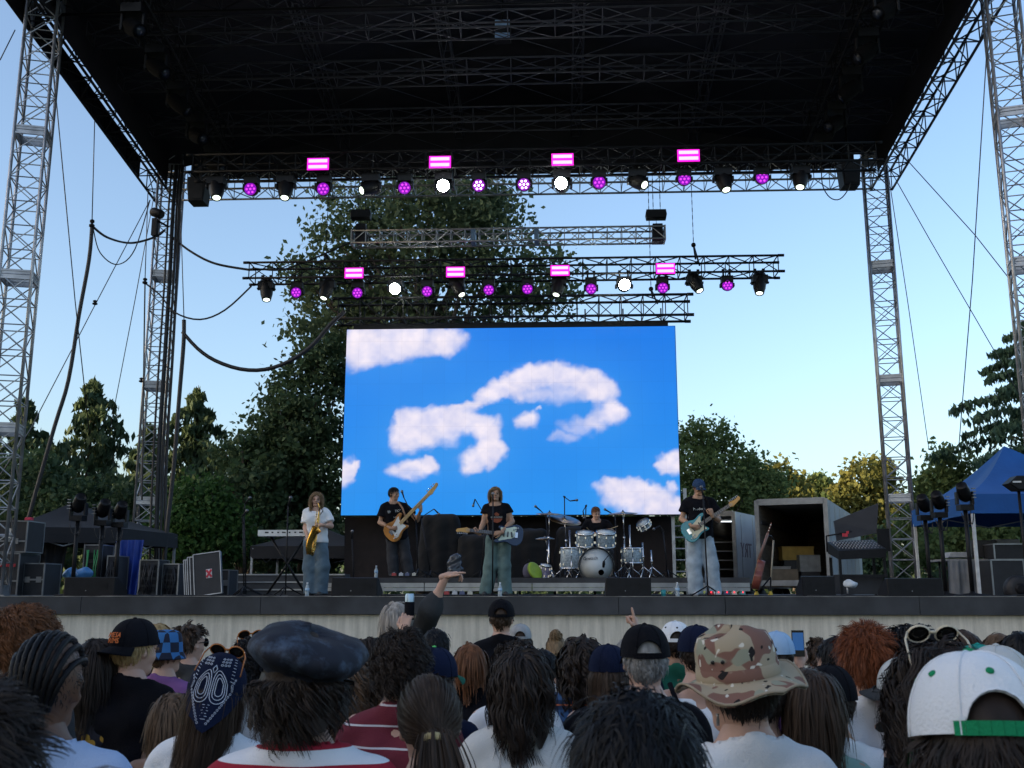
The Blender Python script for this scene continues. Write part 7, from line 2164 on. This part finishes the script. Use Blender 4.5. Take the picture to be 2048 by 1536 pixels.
sub(o, MB().lathe([(.305, .0), (.335, .005), (.335, .045), (.318, .05), (.306, .03)], C + V((0, -.18, 0)), (0, -1, 0), 36, cap=False), "front_hoop", blk_hoop)
sub(o, MB().lathe([(.001, 0), (.052, 0)], C + V((.085, -.222, -.13)), (0, -1, 0), 20), "sound_hole", M("hole_black", (.01, .01, .012), .9))
lt = text_mesh("Gretsch", .085, .0008); lt.transform(Matrix.Translation(C + V((-.11, -.224, .125))) @ Matrix.Rotation(math.pi / 2, 4, 'X') @ Matrix.Shear('XZ', 4, (.25, 0)) if False else Matrix.Translation(C + V((-.11, -.224, .125))) @ Matrix.Rotation(math.pi / 2, 4, 'X') @ Matrix.Rotation(.06, 4, 'Z'))
sub(o, lt, "script_lettering", M("black_script", (.02, .02, .025), .6))
for s in (-1, 1): sub(o, MB().tube(C + V((s * .3, -.1, -.08)), C + V((s * .42, -.24, -.315)), .01, n=6), "spur", chrome)
drum(1170, 1078, 19.75, .165, .24, (0, -.35, 1), "left rack tom above the bass drum"); drum(1211, 1078, 19.75, .18, .26, (.05, -.35, 1), "right rack tom above the bass drum")
drum(1143, 1117, 19.9, .21, .38, (0, 0, 1), "silver floor tom left of the bass drum", "floor_tom", 3)
drum(1264, 1112, 20.4, .2, .28, (0, 0, 1), "silver floor tom right of the bass drum", "floor_tom", 3)
drum(1288, 1050, 20.3, .13, .09, (-.5, -.5, .75), "small snare tilted on a stand at the right of the kit", "snare_drum", 0)
drum(1090, 1142, 19.6, .1, .22, (.2, -.3, 1), "small pale violet drum left of the floor tom", "small_drum", 0, shell=M("pale_violet_wrap", (.42, .36, .5), .3, .3, var=.3, scale=20))
P = at(1070, 1142, 19.4)
o = empty("lime_disc", (P.x, P.y, RISER), 0, "lime green round cover leaning beside the small pale drum", "drum cover")
sub(o, MB().lathe([(.001, .03), (.14, .03), (.175, .015), (.18, 0), (.175, -.02), (.001, -.03)], P, (.75, -.6, .45), 28), "disc", M("lime_plastic", (.30, .42, .03), .45))
sub(o, MB().lathe([(.182, -.008), (.186, 0), (.182, .008)], P, (.75, -.6, .45), 28, cap=False), "rim", M("lime_rim", (.2, .28, .02), .45))
P = at(1058, 1143, 19.6)
o = empty("gear_bag", (P.x, P.y, RISER), 0, "grey-purple bag behind the lime green cover", "bag")
F = Field(npv(P) - .3, npv(P) + .3, .02); F.ell(npv(P), (.12, .12, .16), .03); F.cut((0, 0, RISER + .002), (0, 0, -1)); me = np_mesh("bag_body", *F.mesh()); sub(o, me, "bag_body", M("dusky_bag", (.10, .09, .13), .8)); sub(o, MB().path([P + V((-.06, -.05, .14)), P + V((0, -.06, .22)), P + V((.06, -.05, .14))], .01), "handle", blks)
def cymbal_stand(px, py, Y, r, tilt, base_px, label, floor=RISER, pair=False):
    C = at(px, py, Y); b = at(base_px, 1160, Y + .05); b.z = floor
    o = empty("cymbal_stand", b, 0, label, "cymbal", "cymbals of the kit")
    ax = V(tilt).normalized()
    sub(o, MB().lathe([(.001, .035), (r * .1, .03), (r * .16, .012), (r * .6, .004), (r, -.012), (r, -.016), (r * .6, 0), (r * .15, .006), (.001, .02)], C, ax, 36), "cymbal", brass)
    if pair: sub(o, MB().lathe([(.001, -.03), (r * .16, -.02), (r, -.02), (r, -.024), (.001, -.05)], C, ax, 36), "lower_cymbal", brass)
    mid = V((b.x, b.y, (b.z + C.z) / 2 + .15))
    sub(o, MB().tube(b + V((0, 0, .05)), mid, .013, n=8), "stand_tube", chrome); sub(o, MB().tube(mid, C + ax * .05, .009, n=8), "boom_tube", chrome)
    sub(o, MB().lathe([(.02, -.03), (.024, 0), (.02, .03)], mid, (0, 0, 1), 10), "clamp", chrome); sub(o, MB().lathe([(.012, 0), (.012, .03)], C + ax * .03, ax, 10), "wing_nut", blks)
    for k in range(3):
        a = 2.094 * k + .9; sub(o, MB().tube(b + V((0, 0, .25)), b + V((math.cos(a) * .27, math.sin(a) * .27, .01)), .01, n=6), "leg", chrome)
cymbal_stand(1099, 1027, 20.0, .27, (.03, -.12, 1), 1098, "crash cymbal at the left of the kit"); cymbal_stand(1128, 1038, 20.2, .34, (.22, -.35, 1), 1133, "big tilted ride cymbal above the left rack tom")
cymbal_stand(1246, 1026, 20.3, .29, (-.03, -.15, 1), 1250, "crash cymbal at the right of the kit"); cymbal_stand(1090, 1076, 20.5, .19, (0, -.08, 1), 1096, "hi-hat cymbals low at the left of the kit", pair=True)
for px, t in ((1262, 1050), (1288, 1085), (1142, 1060), (1305, 1100)):
    b = at(px, 1160, 20.3); b.z = RISER; T = at(px - 3, t, 20.3)
    o = empty("hardware_stand", b, 0, {1262: "chrome hardware stand under the right crash cymbal", 1288: "chrome stand holding the tilted snare", 1142: "chrome stand between the left cymbals", 1305: "short chrome stand at the far right of the kit"}[px], "stand", "chrome stands of the drum kit")
    sub(o, MB().tube(b + V((0, 0, .05)), T, .013, n=8), "tube", chrome)
    for k in range(3):
        a = 2.094 * k + .2; sub(o, MB().tube(b + V((0, 0, .22)), b + V((math.cos(a) * .25, math.sin(a) * .25, .01)), .01, n=6), "leg", chrome)
    sub(o, MB().lathe([(.02, -.03), (.026, 0), (.02, .03)], b.lerp(T, .6), (0, 0, 1), 10), "clamp", chrome)
kd = empty("kick_microphone", at(1225, 1160, 19.0), 0, "microphone on a low boom in front of the bass drum", "microphone")
kd.location.z = RISER
P = at(1208, 1122, 19.05); sub(kd, MB().lathe([(.02, 0), (.028, .05), (.02, .12)], P, (-.1, .3, -1), 12), "microphone_body", blks); sub(kd, MB().path([at(1208, 1122, 19.05), at(1216, 1112, 19.1), at(1226, 1106, 19.1)], .008), "boom", blkm); sub(kd, MB().tube(at(1226, 1106, 19.1), (at(1228, 1160, 19.1).x, 19.1, RISER + .02), .01), "pole", blkm); sub(kd, MB().lathe([(.1, 0), (.1, .015), (.02, .03)], (at(1228, 1160, 19.1).x, 19.1, RISER), (0, 0, 1), 14), "base", blkm)

# ------------------------------------------------------------------ performers
def face_parts(o, J, closed=False, brow='dark'):
    A = Matrix.Translation(J['neck']) @ J['hr'].to_4x4()
    for s in (-1, 1):
        me = MB().lathe([(.001, -.006), (.009, -.004), (.0115, 0), (.009, .003), (.001, .0045)], (s * .033, .0925, .111), (0, 1, 0), 10).mesh("eye"); me.transform(A); link("eye", me, eye_m, o)
        me = MB().path([(s * .015, .106, .133), (s * .033, .103, .138), (s * .05, .09, .134)], [.003, .004, .002], 5).mesh("eyebrow"); me.transform(A); link("eyebrow", me, HB[brow], o)
    me = MB().path([(-.022, .098, .05), (0, .102, .051), (.022, .098, .05)], [.003, .006, .003], 6).mesh("mouth"); me.transform(A); link("mouth", me, lip_m, o)
def performer(Y, pts, label, sex, skin, floor, yaw, pitch=0, roll=0, shirt=('tee', CL['black'], .55, .018, -.06), legs=(jeand, (.1, .09, .085)), hair=None, toe=((.15, -1, 0), (-.15, -1, 0)), hands=None, wide=1.0, shoes=shoe_m, brow='dark', seated=False, head_s=1.0):
    W = {}
    for k, v in pts.items(): W[k] = at(v[0], v[1], Y + (v[2] if len(v) > 2 else 0))
    loc = V(((W['an0'].x + W['an1'].x) / 2, Y, floor))
    J = joints(sex=sex, wide=wide, hr=Rz(math.pi + R(yaw)) @ Rx(R(pitch)) @ Ry(R(roll)))
    for k in ('sh', 'el', 'wr', 'hip', 'kn', 'an'):
        for i in (0, 1):
            p = W[k + str(i)] - loc
            if k == 'an': p.z = .09
            J[k][i] = npv(p)
    J['neck'] = npv(W['neck'] - loc)
    for i in (0, 1):
        d = J['wr'][i] - J['el'][i]
        J['hand'][i] = dict(d=d, n=(0, 1, 0), curl=(.5, .6, .65, .7), thumb=.5, side=1 if i == 0 else -1)
        if hands and hands[i]: J['hand'][i].update(hands[i])
    o = link("person", np_mesh("person", *body_mesh(J, .013)), SK[skin]); o.location = loc
    tag(o, label, "person", "band members on stage")
    sleeve, fit, hem = shirt[2], shirt[3], shirt[4]
    link("shirt", np_mesh("shirt", *shirt_mesh(J, sleeve, fit, hem, h=.011, seed=int(Y * 7) % 9)), shirt[1], o)
    link("trousers", np_mesh("trousers", *trouser_mesh(J, .016, legs[1], .011, waist=.07, wr_amp=.004)), legs[0], o)
    for i in (0, 1): link("shoe", np_mesh("shoe", *shoe_mesh(J, i, toe[i])), shoes, o)
    if hair:
        me = hair_mesh(hair[0], hair[2] if len(hair) > 2 else 3, 1) if not (len(hair) > 3 and hair[3]) else under_mesh(hair[0], 3, 1)
        place(me, "hair", HB[hair[1]], o, J['neck'], J['hr'])
    face_parts(o, J, brow=brow)
    return o, J, loc
denim_l = M("light_denim", (.30, .36, .42), .85, var=.25, scale=7, bump=.3, bscale=90); denim_m = M("mid_denim", (.085, .13, .17), .85, var=.3, scale=7, bump=.3, bscale=90); denim_g = M("green_denim", (.10, .16, .155), .85, var=.3, scale=7, bump=.3, bscale=90)
white_shoe = M("white_shoe", (.5, .5, .5), .6)
def shirt_text(o, J, txt, size, dz, dx, mat, name="shirt_print", rot=0.0, out=.005):
    sd, hs, up, fw, pel, ch = frame(J)
    p = ch - up * dz + fw * (.135 + out) + sd * dx
    A = Matrix(((-sd[0], up[0], fw[0], p[0]), (-sd[1], up[1], fw[1], p[1]), (-sd[2], up[2], fw[2], p[2]), (0, 0, 0, 1)))
    me = text_mesh(txt, size, .003); me.transform(A @ Matrix.Rotation(rot, 4, 'Z')); return link(name, me, mat, o)
pale_print = M("pale_print", (.62, .62, .6), .8)

# saxophone player
Ys = 16.75
oS, JS, LS = performer(Ys, dict(neck=(633, 1013), sh1=(614, 1024), sh0=(652, 1024), el1=(611, 1055, -.02), el0=(662, 1052, -.05), wr1=(616, 1078, -.22), wr0=(643, 1050, -.28), hip1=(620, 1083), hip0=(642, 1083), kn1=(620, 1135, -.03), kn0=(645, 1132, -.06), an1=(622, 1184), an0=(640, 1184)),
    "long-haired saxophone player in white shirt and wide blue jeans", 'f', 'fair', STAGE_Z, 8, -4, 0, ('tee', CL['white'], .72, .028, -.02), (denim_m, (.105, .115, .12)), ('longer', 'dblond', 4), hands=[dict(n=(-.6, .8, 0), d=(-1, -.1, 0)), dict(n=(.6, .8, 0), d=(.9, -.3, .1))])
sx_gold = M("lacquered_brass", (.55, .33, .08), .25, .95, var=.25, scale=14)
sax = empty("saxophone", at(626, 1105, Ys - .3), 0, "golden saxophone played by the long-haired musician", "saxophone")
Yq = Ys - .26
body = [at(638, 1024, Yq + .04), at(636, 1040, Yq), at(633, 1060, Yq - .02), at(630, 1080, Yq - .04), at(627, 1098, Yq - .06), at(623, 1108, Yq - .1), at(618, 1106, Yq - .14), at(617, 1094, Yq - .16), at(620, 1080, Yq - .17), at(627, 1066, Yq - .18), at(633, 1058, Yq - .2)]
sub(sax, MB().path(body, [.013, .017, .022, .028, .036, .042, .045, .048, .052, .062, .085], 16, cap=False), "body_tube", sx_gold)
sub(sax, MB().path([at(638, 1024, Yq + .04), at(639, 1014, Yq + .03), at(637, 1007, Yq + .03), at(634, 1007, Yq + .1)], [.012, .011, .010, .008], 10), "neck_crook", sx_gold)
sub(sax, MB().path([at(635, 1007, Yq + .08), at(633, 1008, Yq + .15)], [.010, .006], 8), "mouthpiece", blackp)
kp = MB(); ks = random.Random(8)
for k in range(16):
    t = k / 15 * 4.6; i = int(t); p = body[i].lerp(body[i + 1], t - i) + V((ks.choice((-.022, .0, .024)), -.045 - .012 * ks.random(), 0))
    kp.lathe([(.001, .006), (.012 + .006 * (k > 8), .004), (.012 + .006 * (k > 8), -.004)], p, (ks.uniform(-.3, .3), -1, 0), 10)
sub(sax, kp, "key_cups", M("key_brass", (.6, .42, .16), .2, .95))["kind"] = "stuff"
rd_ = MB()
for dx in (-.028, .03): rd_.path([p + V((dx, -.03, 0)) for p in body[:6]], .0045, 5)
sub(sax, rd_, "key_rods", sx_gold)
sub(sax, MB().path([at(640, 1030, Yq), at(646, 1022, Ys - .1), at(640, 1012, Ys)], .006, 5), "neck_strap", blks)

# guitars
STRAT = [(-.20, 0), (-.195, .06), (-.17, .112), (-.125, .145), (-.07, .152), (-.015, .13), (.03, .108), (.07, .108), (.115, .122), (.16, .13), (.195, .124), (.208, .105), (.195, .088), (.155, .072), (.128, .048), (.12, .03), (.12, -.03), (.128, -.055), (.145, -.08), (.158, -.1), (.15, -.116), (.125, -.12), (.085, -.112), (.045, -.108), (.0, -.122), (-.05, -.148), (-.1, -.158), (-.145, -.146), (-.18, -.112), (-.197, -.06)]
GUARD = [(-.09, -.02), (-.075, .03), (-.03, .055), (.03, .068), (.085, .085), (.13, .1), (.15, .095), (.125, .06), (.115, .03), (.115, -.03), (.128, -.07), (.125, -.095), (.085, -.09), (.04, -.088), (-.01, -.1), (-.06, -.12), (-.1, -.115), (-.105, -.085), (-.09, -.05)]
HEADST = [(0, -.022), (.03, -.03), (.05, -.04), (.07, -.03), (.16, -.012), (.185, -.005), (.2, .015), (.195, .035), (.175, .043), (.155, .035), (.14, .03), (.03, .035), (.0, .022)]
def guitar(origin, xdir, facing, label, body_m_, guard_m, scale=1.0, neck_len=.47, flip=1, neck_m=None, fb_m=None, strings=6, bass=False, name="electric_guitar", finish2=None):
    """origin: body centre; xdir: towards the headstock"""
    x = V(xdir).normalized(); z = V(facing); z = (z - x * z.dot(x)).normalized(); y = z.cross(x) * flip
    A = Matrix(((x.x, y.x, z.x, origin[0]), (x.y, y.y, z.y, origin[1]), (x.z, y.z, z.z, origin[2]), (0, 0, 0, 1))) @ Matrix.Scale(scale, 4)
    o = empty(name, origin, 0, label, "guitar", "guitars in the band")
    inv = Matrix.Translation(-V(origin))
    def add(mb, nm, mt, par=None):
        me = mb.mesh(nm); me.transform(inv @ A)
        if flip < 0: me.flip_normals()
        return link(nm, me, mt, par or o)
    X, Yv = (1, 0, 0), (0, 1, 0)
    add(MB().prism(STRAT[::-1], .045, (0, 0, 0), X, Yv, .006), "guitar_body", body_m_)
    add(MB().prism(GUARD[::-1], .004, (0, 0, .0255), X, Yv), "pickguard", guard_m)
    nl = neck_len
    nk_ = neck_m or M("maple_neck", (.42, .24, .09), .45, var=.15)
    add(MB().box((.09 + nl / 2, 0, .02), (nl, .046, .022)), "neck", nk_)
    add(MB().box((.09 + nl / 2, 0, .0345), (nl, .048, .007)), "fingerboard", fb_m or nk_)
    fr = MB()
    for k in range(1, 20): 
        xx = .09 + nl * (1 - 2 ** (-(k) / 12.0)) * 1.5
        if .1 < .09 + nl - (xx - .09) < .09 + nl: fr.box((.09 + nl - (xx - .09), 0, .0388), (.0022, .048, .0022))
    add(fr, "fret_wires", silver)
    hd = add(MB().prism([(px_ * (1.15 if bass else .95) + .09 + nl, py_ * 1.05) for px_, py_ in HEADST[::-1]] if False else [(q[0] * (1.15 if bass else .95) + .09 + nl, q[1] * 1.05) for q in HEADST], .016, (0, 0, .02), X, Yv, .002), "headstock", nk_)
    for k in range(4 if bass else 6):
        xx = .09 + nl + .035 + k * (.045 if bass else .026)
        add(MB().tube((xx, .03, .02), (xx, .058, .02), .004, n=6).lathe([(.009 + .004 * bass, 0), (.009 + .004 * bass, .008)], (xx, .055, .02), (0, 1, 0), 8), "tuner", chrome, hd)
    if bass:
        for k, (xx, yy) in enumerate(((-.015, .018), (-.04, -.014))): add(MB().box((xx, yy, .034), (.03, .052, .016)), "pickup", blks)
    else:
        for xx, r in ((.075, 0), (.02, 0), (-.035, .2)): add(MB().box((xx, 0, .033), (.018, .075, .014), Matrix.Rotation(r, 3, 'Z')), "pickup", blks if guard_m is not CL['black'] else whitep)
    add(MB().box((-.1, 0, .034), (.04, .075, .014)), "bridge", chrome)
    for k in range(3): add(MB().lathe([(.012, 0), (.011, .014), (.001, .015)], (-.06 - .03 * k, -.075 - .012 * k, .027), (0, 0, 1), 10), "control_knob", whitep if not bass else chrome)
    st = MB()
    for k in range(strings): st.tube((-.1, (k - (strings - 1) / 2) * .0095, .046), (.09 + nl + .05, (k - (strings - 1) / 2) * .0068, .042), .0009, n=4)
    add(st, "strings", silver)
    return o, A
# guitarist in the cap, right
Yg = 16.5
oG, JG, LG = performer(Yg, dict(neck=(1396, 989), sh1=(1374, 1004), sh0=(1423, 1004), el1=(1363, 1038, -.02), el0=(1437, 1040, -.12), wr1=(1386, 1053, -.30), wr0=(1424, 1030, -.36), hip1=(1388, 1072), hip0=(1412, 1072), kn1=(1388, 1127, -.02), kn0=(1422, 1127, -.02), an1=(1392, 1184), an0=(1428, 1184)),
    "guitarist in navy cap, black shirt and light blue jeans", 'm', 'mid', STAGE_Z, 22, -16, 0, ('tee', CL['black'], .62, .03, -.05), (denim_l, (.112, .115, .12)), ('short', 'brown', 3, True), shoes=white_shoe, hands=[dict(n=(-.3, .6, .6), d=(-.3, -.3, 1), curl=(.8, .9, .9, .9)), dict(n=(.1, .9, .2), d=(1, -.1, -.1))], wide=1.04)
cap_parts(oG, JG['neck'], JG['hr'], cloth("cap_blue", (.03, .06, .13), .2), opening=False)
sunglasses(oG, JG, blackp, smoke, False)
shirt_text(oG, JG, "Modern", .06, .12, .02, pale_print, rot=.05)
ga, gb = at(1391, 1056, Yg - .24), at(1460, 1011, Yg - .34)
teal_f = M("teal_lacquer", (.025, .22, .28), .25, 0, var=.15)
gt, _ = guitar(ga, gb - ga, (.1, -1, .25), "teal electric guitar with a cream pickguard", teal_f, M("cream_guard", (.58, .55, .40), .45), 1.12, .47, 1, M("amber_maple", (.50, .26, .06), .4), M("rosewood", (.05, .03, .02), .5))
link("strap", MB().path([V(p) - V(ga) for p in (ga + V((.16, .0, .12)), at(1420, 1022, Yg - .18), at(1416, 1003, Yg - .13), at(1408, 992, Yg - .02), at(1395, 994, Yg + .12), at(1380, 1030, Yg + .15), ga + V((-.22, .05, -.05)))], .016, 6).mesh("strap"), CL['black'], gt)
# singer
Yc = 16.55
oV, JV, LV = performer(Yc, dict(neck=(990, 1003), sh1=(972, 1015), sh0=(1014, 1015), el1=(967, 1046, -.02), el0=(1024, 1043, -.02), wr1=(957, 1067, -.28), wr0=(1002, 1065, -.32), hip1=(984, 1078), hip0=(1010, 1078), kn1=(981, 1130, -.04), kn0=(1008, 1130, -.02), an1=(972, 1184), an0=(1010, 1184)),
    "singer with blond bob, black shirt and greenish wide jeans at the centre microphone", 'f', 'mid', STAGE_Z, 4, 6, -4, ('tee', CL['black'], .42, .02, -.02), (denim_g, (.1, .105, .112)), ('bob', 'dblond', 6), hands=[dict(n=(.1, .9, -.2), d=(-1, -.1, -.15)), dict(n=(.2, .5, .8), d=(-.6, -.3, .3), curl=(.8, .9, .9, .9))])
# bar and shield print
sd, hs, up, fw, pel, ch = frame(JV); p = ch - up * .17 + fw * .145
Aq = Matrix(((-sd[0], up[0], fw[0], p[0]), (-sd[1], up[1], fw[1], p[1]), (-sd[2], up[2], fw[2], p[2]), (0, 0, 0, 1)))
me = MB().prism([(0, -.085), (.05, -.07), (.085, -.03), (.085, .02), (.05, .05), (0, .085), (-.05, .05), (-.085, .02), (-.085, -.03), (-.05, -.07)], .004, (0, 0, 0), (1, 0, 0), (0, 1, 0)).mesh("shield_print"); me.transform(Aq); link("shield_print", me, M("rust_print", (.25, .06, .03), .8), oV)
me = MB().box((.0, .005, .003), (.19, .042, .004)).mesh("bar_print"); me.transform(Aq); link("bar_print", me, CL['charcoal'], oV)
me = text_mesh("HARLEY-DAVIDSON", .021, .002); me.transform(Aq @ Matrix.Translation((0, .005, .006))); link("shirt_lettering", me, pale_print, oV)
for tx, dy_ in (("MOTOR", .046), ("CYCLES", -.046)):
    me = text_mesh(tx, .022, .002); me.transform(Aq @ Matrix.Translation((0, dy_, .003))); link("shirt_lettering", me, M("orange_print", (.4, .12, .03), .8), oV)
ga, gb = at(1018, 1070, Yc - .22), at(925, 1060, Yc - .32)
gt, _ = guitar(ga, gb - ga, (-.05, -1, .2), "dark blue electric guitar with a pale green pickguard held by the singer", M("midnight_blue", (.012, .028, .07), .25), M("mint_guard", (.52, .60, .50), .45), 1.12, .47, 1, M("amber_maple", (.50, .26, .06), .4), M("rosewood", (.05, .03, .02), .5))
# bassist
Yb = 19.0
oB, JB, LB = performer(Yb, dict(neck=(786, 1000), sh1=(768, 1013, -.08), sh0=(809, 1013, .05), el1=(760, 1045, -.06), el0=(834, 1040, -.05), wr1=(783, 1057, -.26), wr0=(842, 1019, -.3), hip1=(783, 1076), hip0=(806, 1076), kn1=(785, 1118), kn0=(812, 1118), an1=(788, 1155), an0=(818, 1155)),
    "dark-haired bassist in black shirt and trousers looking sideways", 'm', 'mid', RISER, 62, -8, 0, ('tee', CL['black'], .62, .028, -.05), (jeand, (.1, .1, .1)), ('short', 'black', 7), hands=[dict(n=(-.6, .5, .4), d=(-.1, -.2, 1), curl=(.8, .9, .9, .9)), dict(n=(.1, .9, .2), d=(1, -.1, .1))], wide=1.05)
shirt_text(oB, JB, "EMOTION", .062, .10, .02, pale_print, rot=.12); shirt_text(oB, JB, "Let it flow", .034, .2, -.01, pale_print, rot=.15)
ga, gb = at(793, 1056, Yb - .22), at(856, 991, Yb - .34)
gt, _ = guitar(ga, gb - ga, (.05, -1, .2), "sunburst bass guitar with a white pickguard and maple neck", M("sunburst", (.36, .15, .03), .3, 0, var=.5, scale=3), M("white_guard", (.62, .64, .62), .45), 1.22, .60, 1, M("maple_bass_neck", (.52, .34, .13), .4), M("maple_bass_neck", (.52, .34, .13), .4), 4, True, "bass_guitar")
link("strap", MB().path([V(p) - V(ga) for p in (ga + V((.2, 0, .1)), at(806, 1018, Yb - .16), at(798, 1006, Yb - .1), at(786, 1004, Yb + .12), at(772, 1030, Yb + .14), ga + V((-.2, .05, -.1)))], .016, 6).mesh("strap"), M("tan_strap", (.28, .16, .1), .7), gt)
# drummer
Yr = 20.75
oD, JD, LD = performer(Yr, dict(neck=(1192, 1037), sh1=(1174, 1044), sh0=(1214, 1046), el1=(1166, 1070, -.1), el0=(1228, 1070, -.1), wr1=(1188, 1067, -.42), wr0=(1222, 1060, -.4), hip1=(1182, 1098, .05), hip0=(1208, 1098, .05), kn1=(1172, 1104, -.42), kn0=(1218, 1104, -.42), an1=(1172, 1150, -.42), an0=(1218, 1150, -.42)),
    "drummer in black shirt bent over the drum kit", 'm', 'fair', RISER, 18, -18, 6, ('tee', CL['black'], .62, .02, -.04), (jeand, (.1, .085, .08)), ('short', 'auburn', 8), brow='brown', hands=[dict(n=(0, .3, -1), d=(-.5, -.8, .1), curl=(.9, 1, 1, 1)), dict(n=(0, .3, -1), d=(.5, -.8, .0), curl=(.9, 1, 1, 1))])
stool = empty("drum_stool", at(1195, 1150, Yr + .05), 0, "round black stool under the drummer", "stool"); stool.location.z = RISER
Ph = (at(1182, 1098, Yr + .05) + at(1208, 1098, Yr + .05)) / 2
sub(stool, MB().lathe([(.15, -.05), (.165, -.03), (.165, .02), (.14, .04), (.001, .045)], (Ph.x, Ph.y, Ph.z - .13), (0, 0, 1), 24), "seat", blks)
sub(stool, MB().tube((Ph.x, Ph.y, RISER + .05), (Ph.x, Ph.y, Ph.z - .17), .02, n=8), "post", chrome)
for k in range(3): sub(stool, MB().tube((Ph.x, Ph.y, RISER + .2), (Ph.x + math.cos(2.1 * k) * .25, Ph.y + math.sin(2.1 * k) * .25, RISER + .01), .012, n=6), "leg", chrome)
stick = M("hickory", (.45, .30, .15), .6)
for (a, b, nm) in (((1186, 1068, Yr - .44), (1176, 1058, Yr - .8), "drumstick in the drummer's right hand over the left tom"), ((1236, 1052, Yr - .38), (1200, 1066, Yr - .75), "drumstick slanting over the right tom")):
    A = at(*a); B = at(*b); o = MB().lathe([(.005, 0), (.0085, .01), (.0085, .36), (.005, .44), (.007, .452), (.001, .46)], (0, 0, 0), B - A, 8).build("drumstick", stick); o.location = A; tag(o, nm, "drumstick", "drumsticks")
# acoustic guitar on its stand, seen edge on
Ya = 16.9
ag = empty("acoustic_guitar", at(1512, 1186, Ya), 0, "red-brown acoustic guitar resting on a stand, seen from the side", "guitar")
B0, B1 = at(1511, 1180, Ya), at(1523, 1127, Ya); ax = (B1 - B0).normalized(); fx = V((.35, -.93, 0)).normalized(); sd_ = ax.cross(fx).normalized(); fx = sd_.cross(ax)
prof = []
for k in range(40):
    t = 2 * math.pi * k / 40; yv = math.sin(t) * .24; wv = (.19 - .035 * math.cos(2 * math.asin(max(-1, min(1, yv / .24)))) * 1.0 + (-.035 if yv > 0 else .02)) * math.cos(t)
    prof.append((wv, yv))
mah = M("mahogany", (.19, .045, .03), .35, var=.3, scale=4, stretch=(1, 1, 6))
cen = B0.lerp(B1, .52) + V((0, 0, .02))
nf = V((-.97, .22, .1)); nf = (nf - ax * nf.dot(ax)).normalized(); ux = ax.cross(nf).normalized(); uy = ax
sub(ag, MB().prism(prof, .115, cen, ux, uy, .006), "body_box", mah)
nz_ = ux.cross(uy).normalized()
sub(ag, MB().prism([(a * .98, b * .98) for a, b in prof], .006, cen + nz_ * .06, ux, uy), "soundboard", M("spruce_top", (.40, .22, .09), .4, var=.2, scale=6, stretch=(8, 8, 1)))
sub(ag, MB().lathe([(.001, 0), (.05, 0)], cen + nz_ * .065 + ax * .06, nz_, 20), "sound_hole", M("hole_black", (.01, .01, .012), .9))
n0 = cen + ax * .2 + nz_ * .055; n1 = at(1536, 1066, Ya)
nd = (n1 - n0).normalized()
sub(ag, MB().tube(n0, n1, .026, .022, n=8), "neck", M("rosewood_neck", (.20, .11, .085), .45))
hd_ = sub(ag, MB().prism([(-.03, 0), (.03, 0), (.037, .17), (-.037, .17)], .018, n1, ux, nd, .003), "headstock", mah)
for k in range(6):
    p = n1 + nd * (.035 + .05 * (k % 3)) + ux * (.042 if k < 3 else -.042)
    me = MB().lathe([(.008, -.01), (.01, 0), (.008, .01)], p, ux, 8).mesh("tuner"); me.transform(pin(ag)); link("tuner", me, M("pearl_button", (.7, .66, .55), .4), hd_)
st_ = empty("guitar_stand", at(1530, 1190, Ya + .1), 0, "black guitar stand with yellow feet under the acoustic guitar", "guitar stand"); st_.location.z = STAGE_Z
gx = at(1522, 1190, Ya + .15).x
sub(st_, MB().tube((at(1541, 1190, Ya + .2).x, Ya + .2, STAGE_Z + .1), at(1547, 1080, Ya + .2), .014, n=8), "pole", M("tan_pole", (.30, .25, .18), .5))
sub(st_, MB().path([at(1547, 1080, Ya + .2), at(1543, 1072, Ya + .15), at(1532, 1072, Ya + .05)], .012), "yoke", blkm)
yel = M("yellow_foot", (.5, .34, .03), .5)
for px in (1513, 1541):
    p = at(px, 1187, Ya + .05); p.z = STAGE_Z
    sub(st_, MB().tube((at(1541, 1150, Ya + .2).x, Ya + .2, STAGE_Z + .3), p + V((0, 0, .04)), .013, n=6), "leg", blkm); sub(st_, MB().lathe([(.035, 0), (.04, .02), (.028, .06), (.018, .08)], p, (0, 0, 1), 12), "rubber_foot", yel)
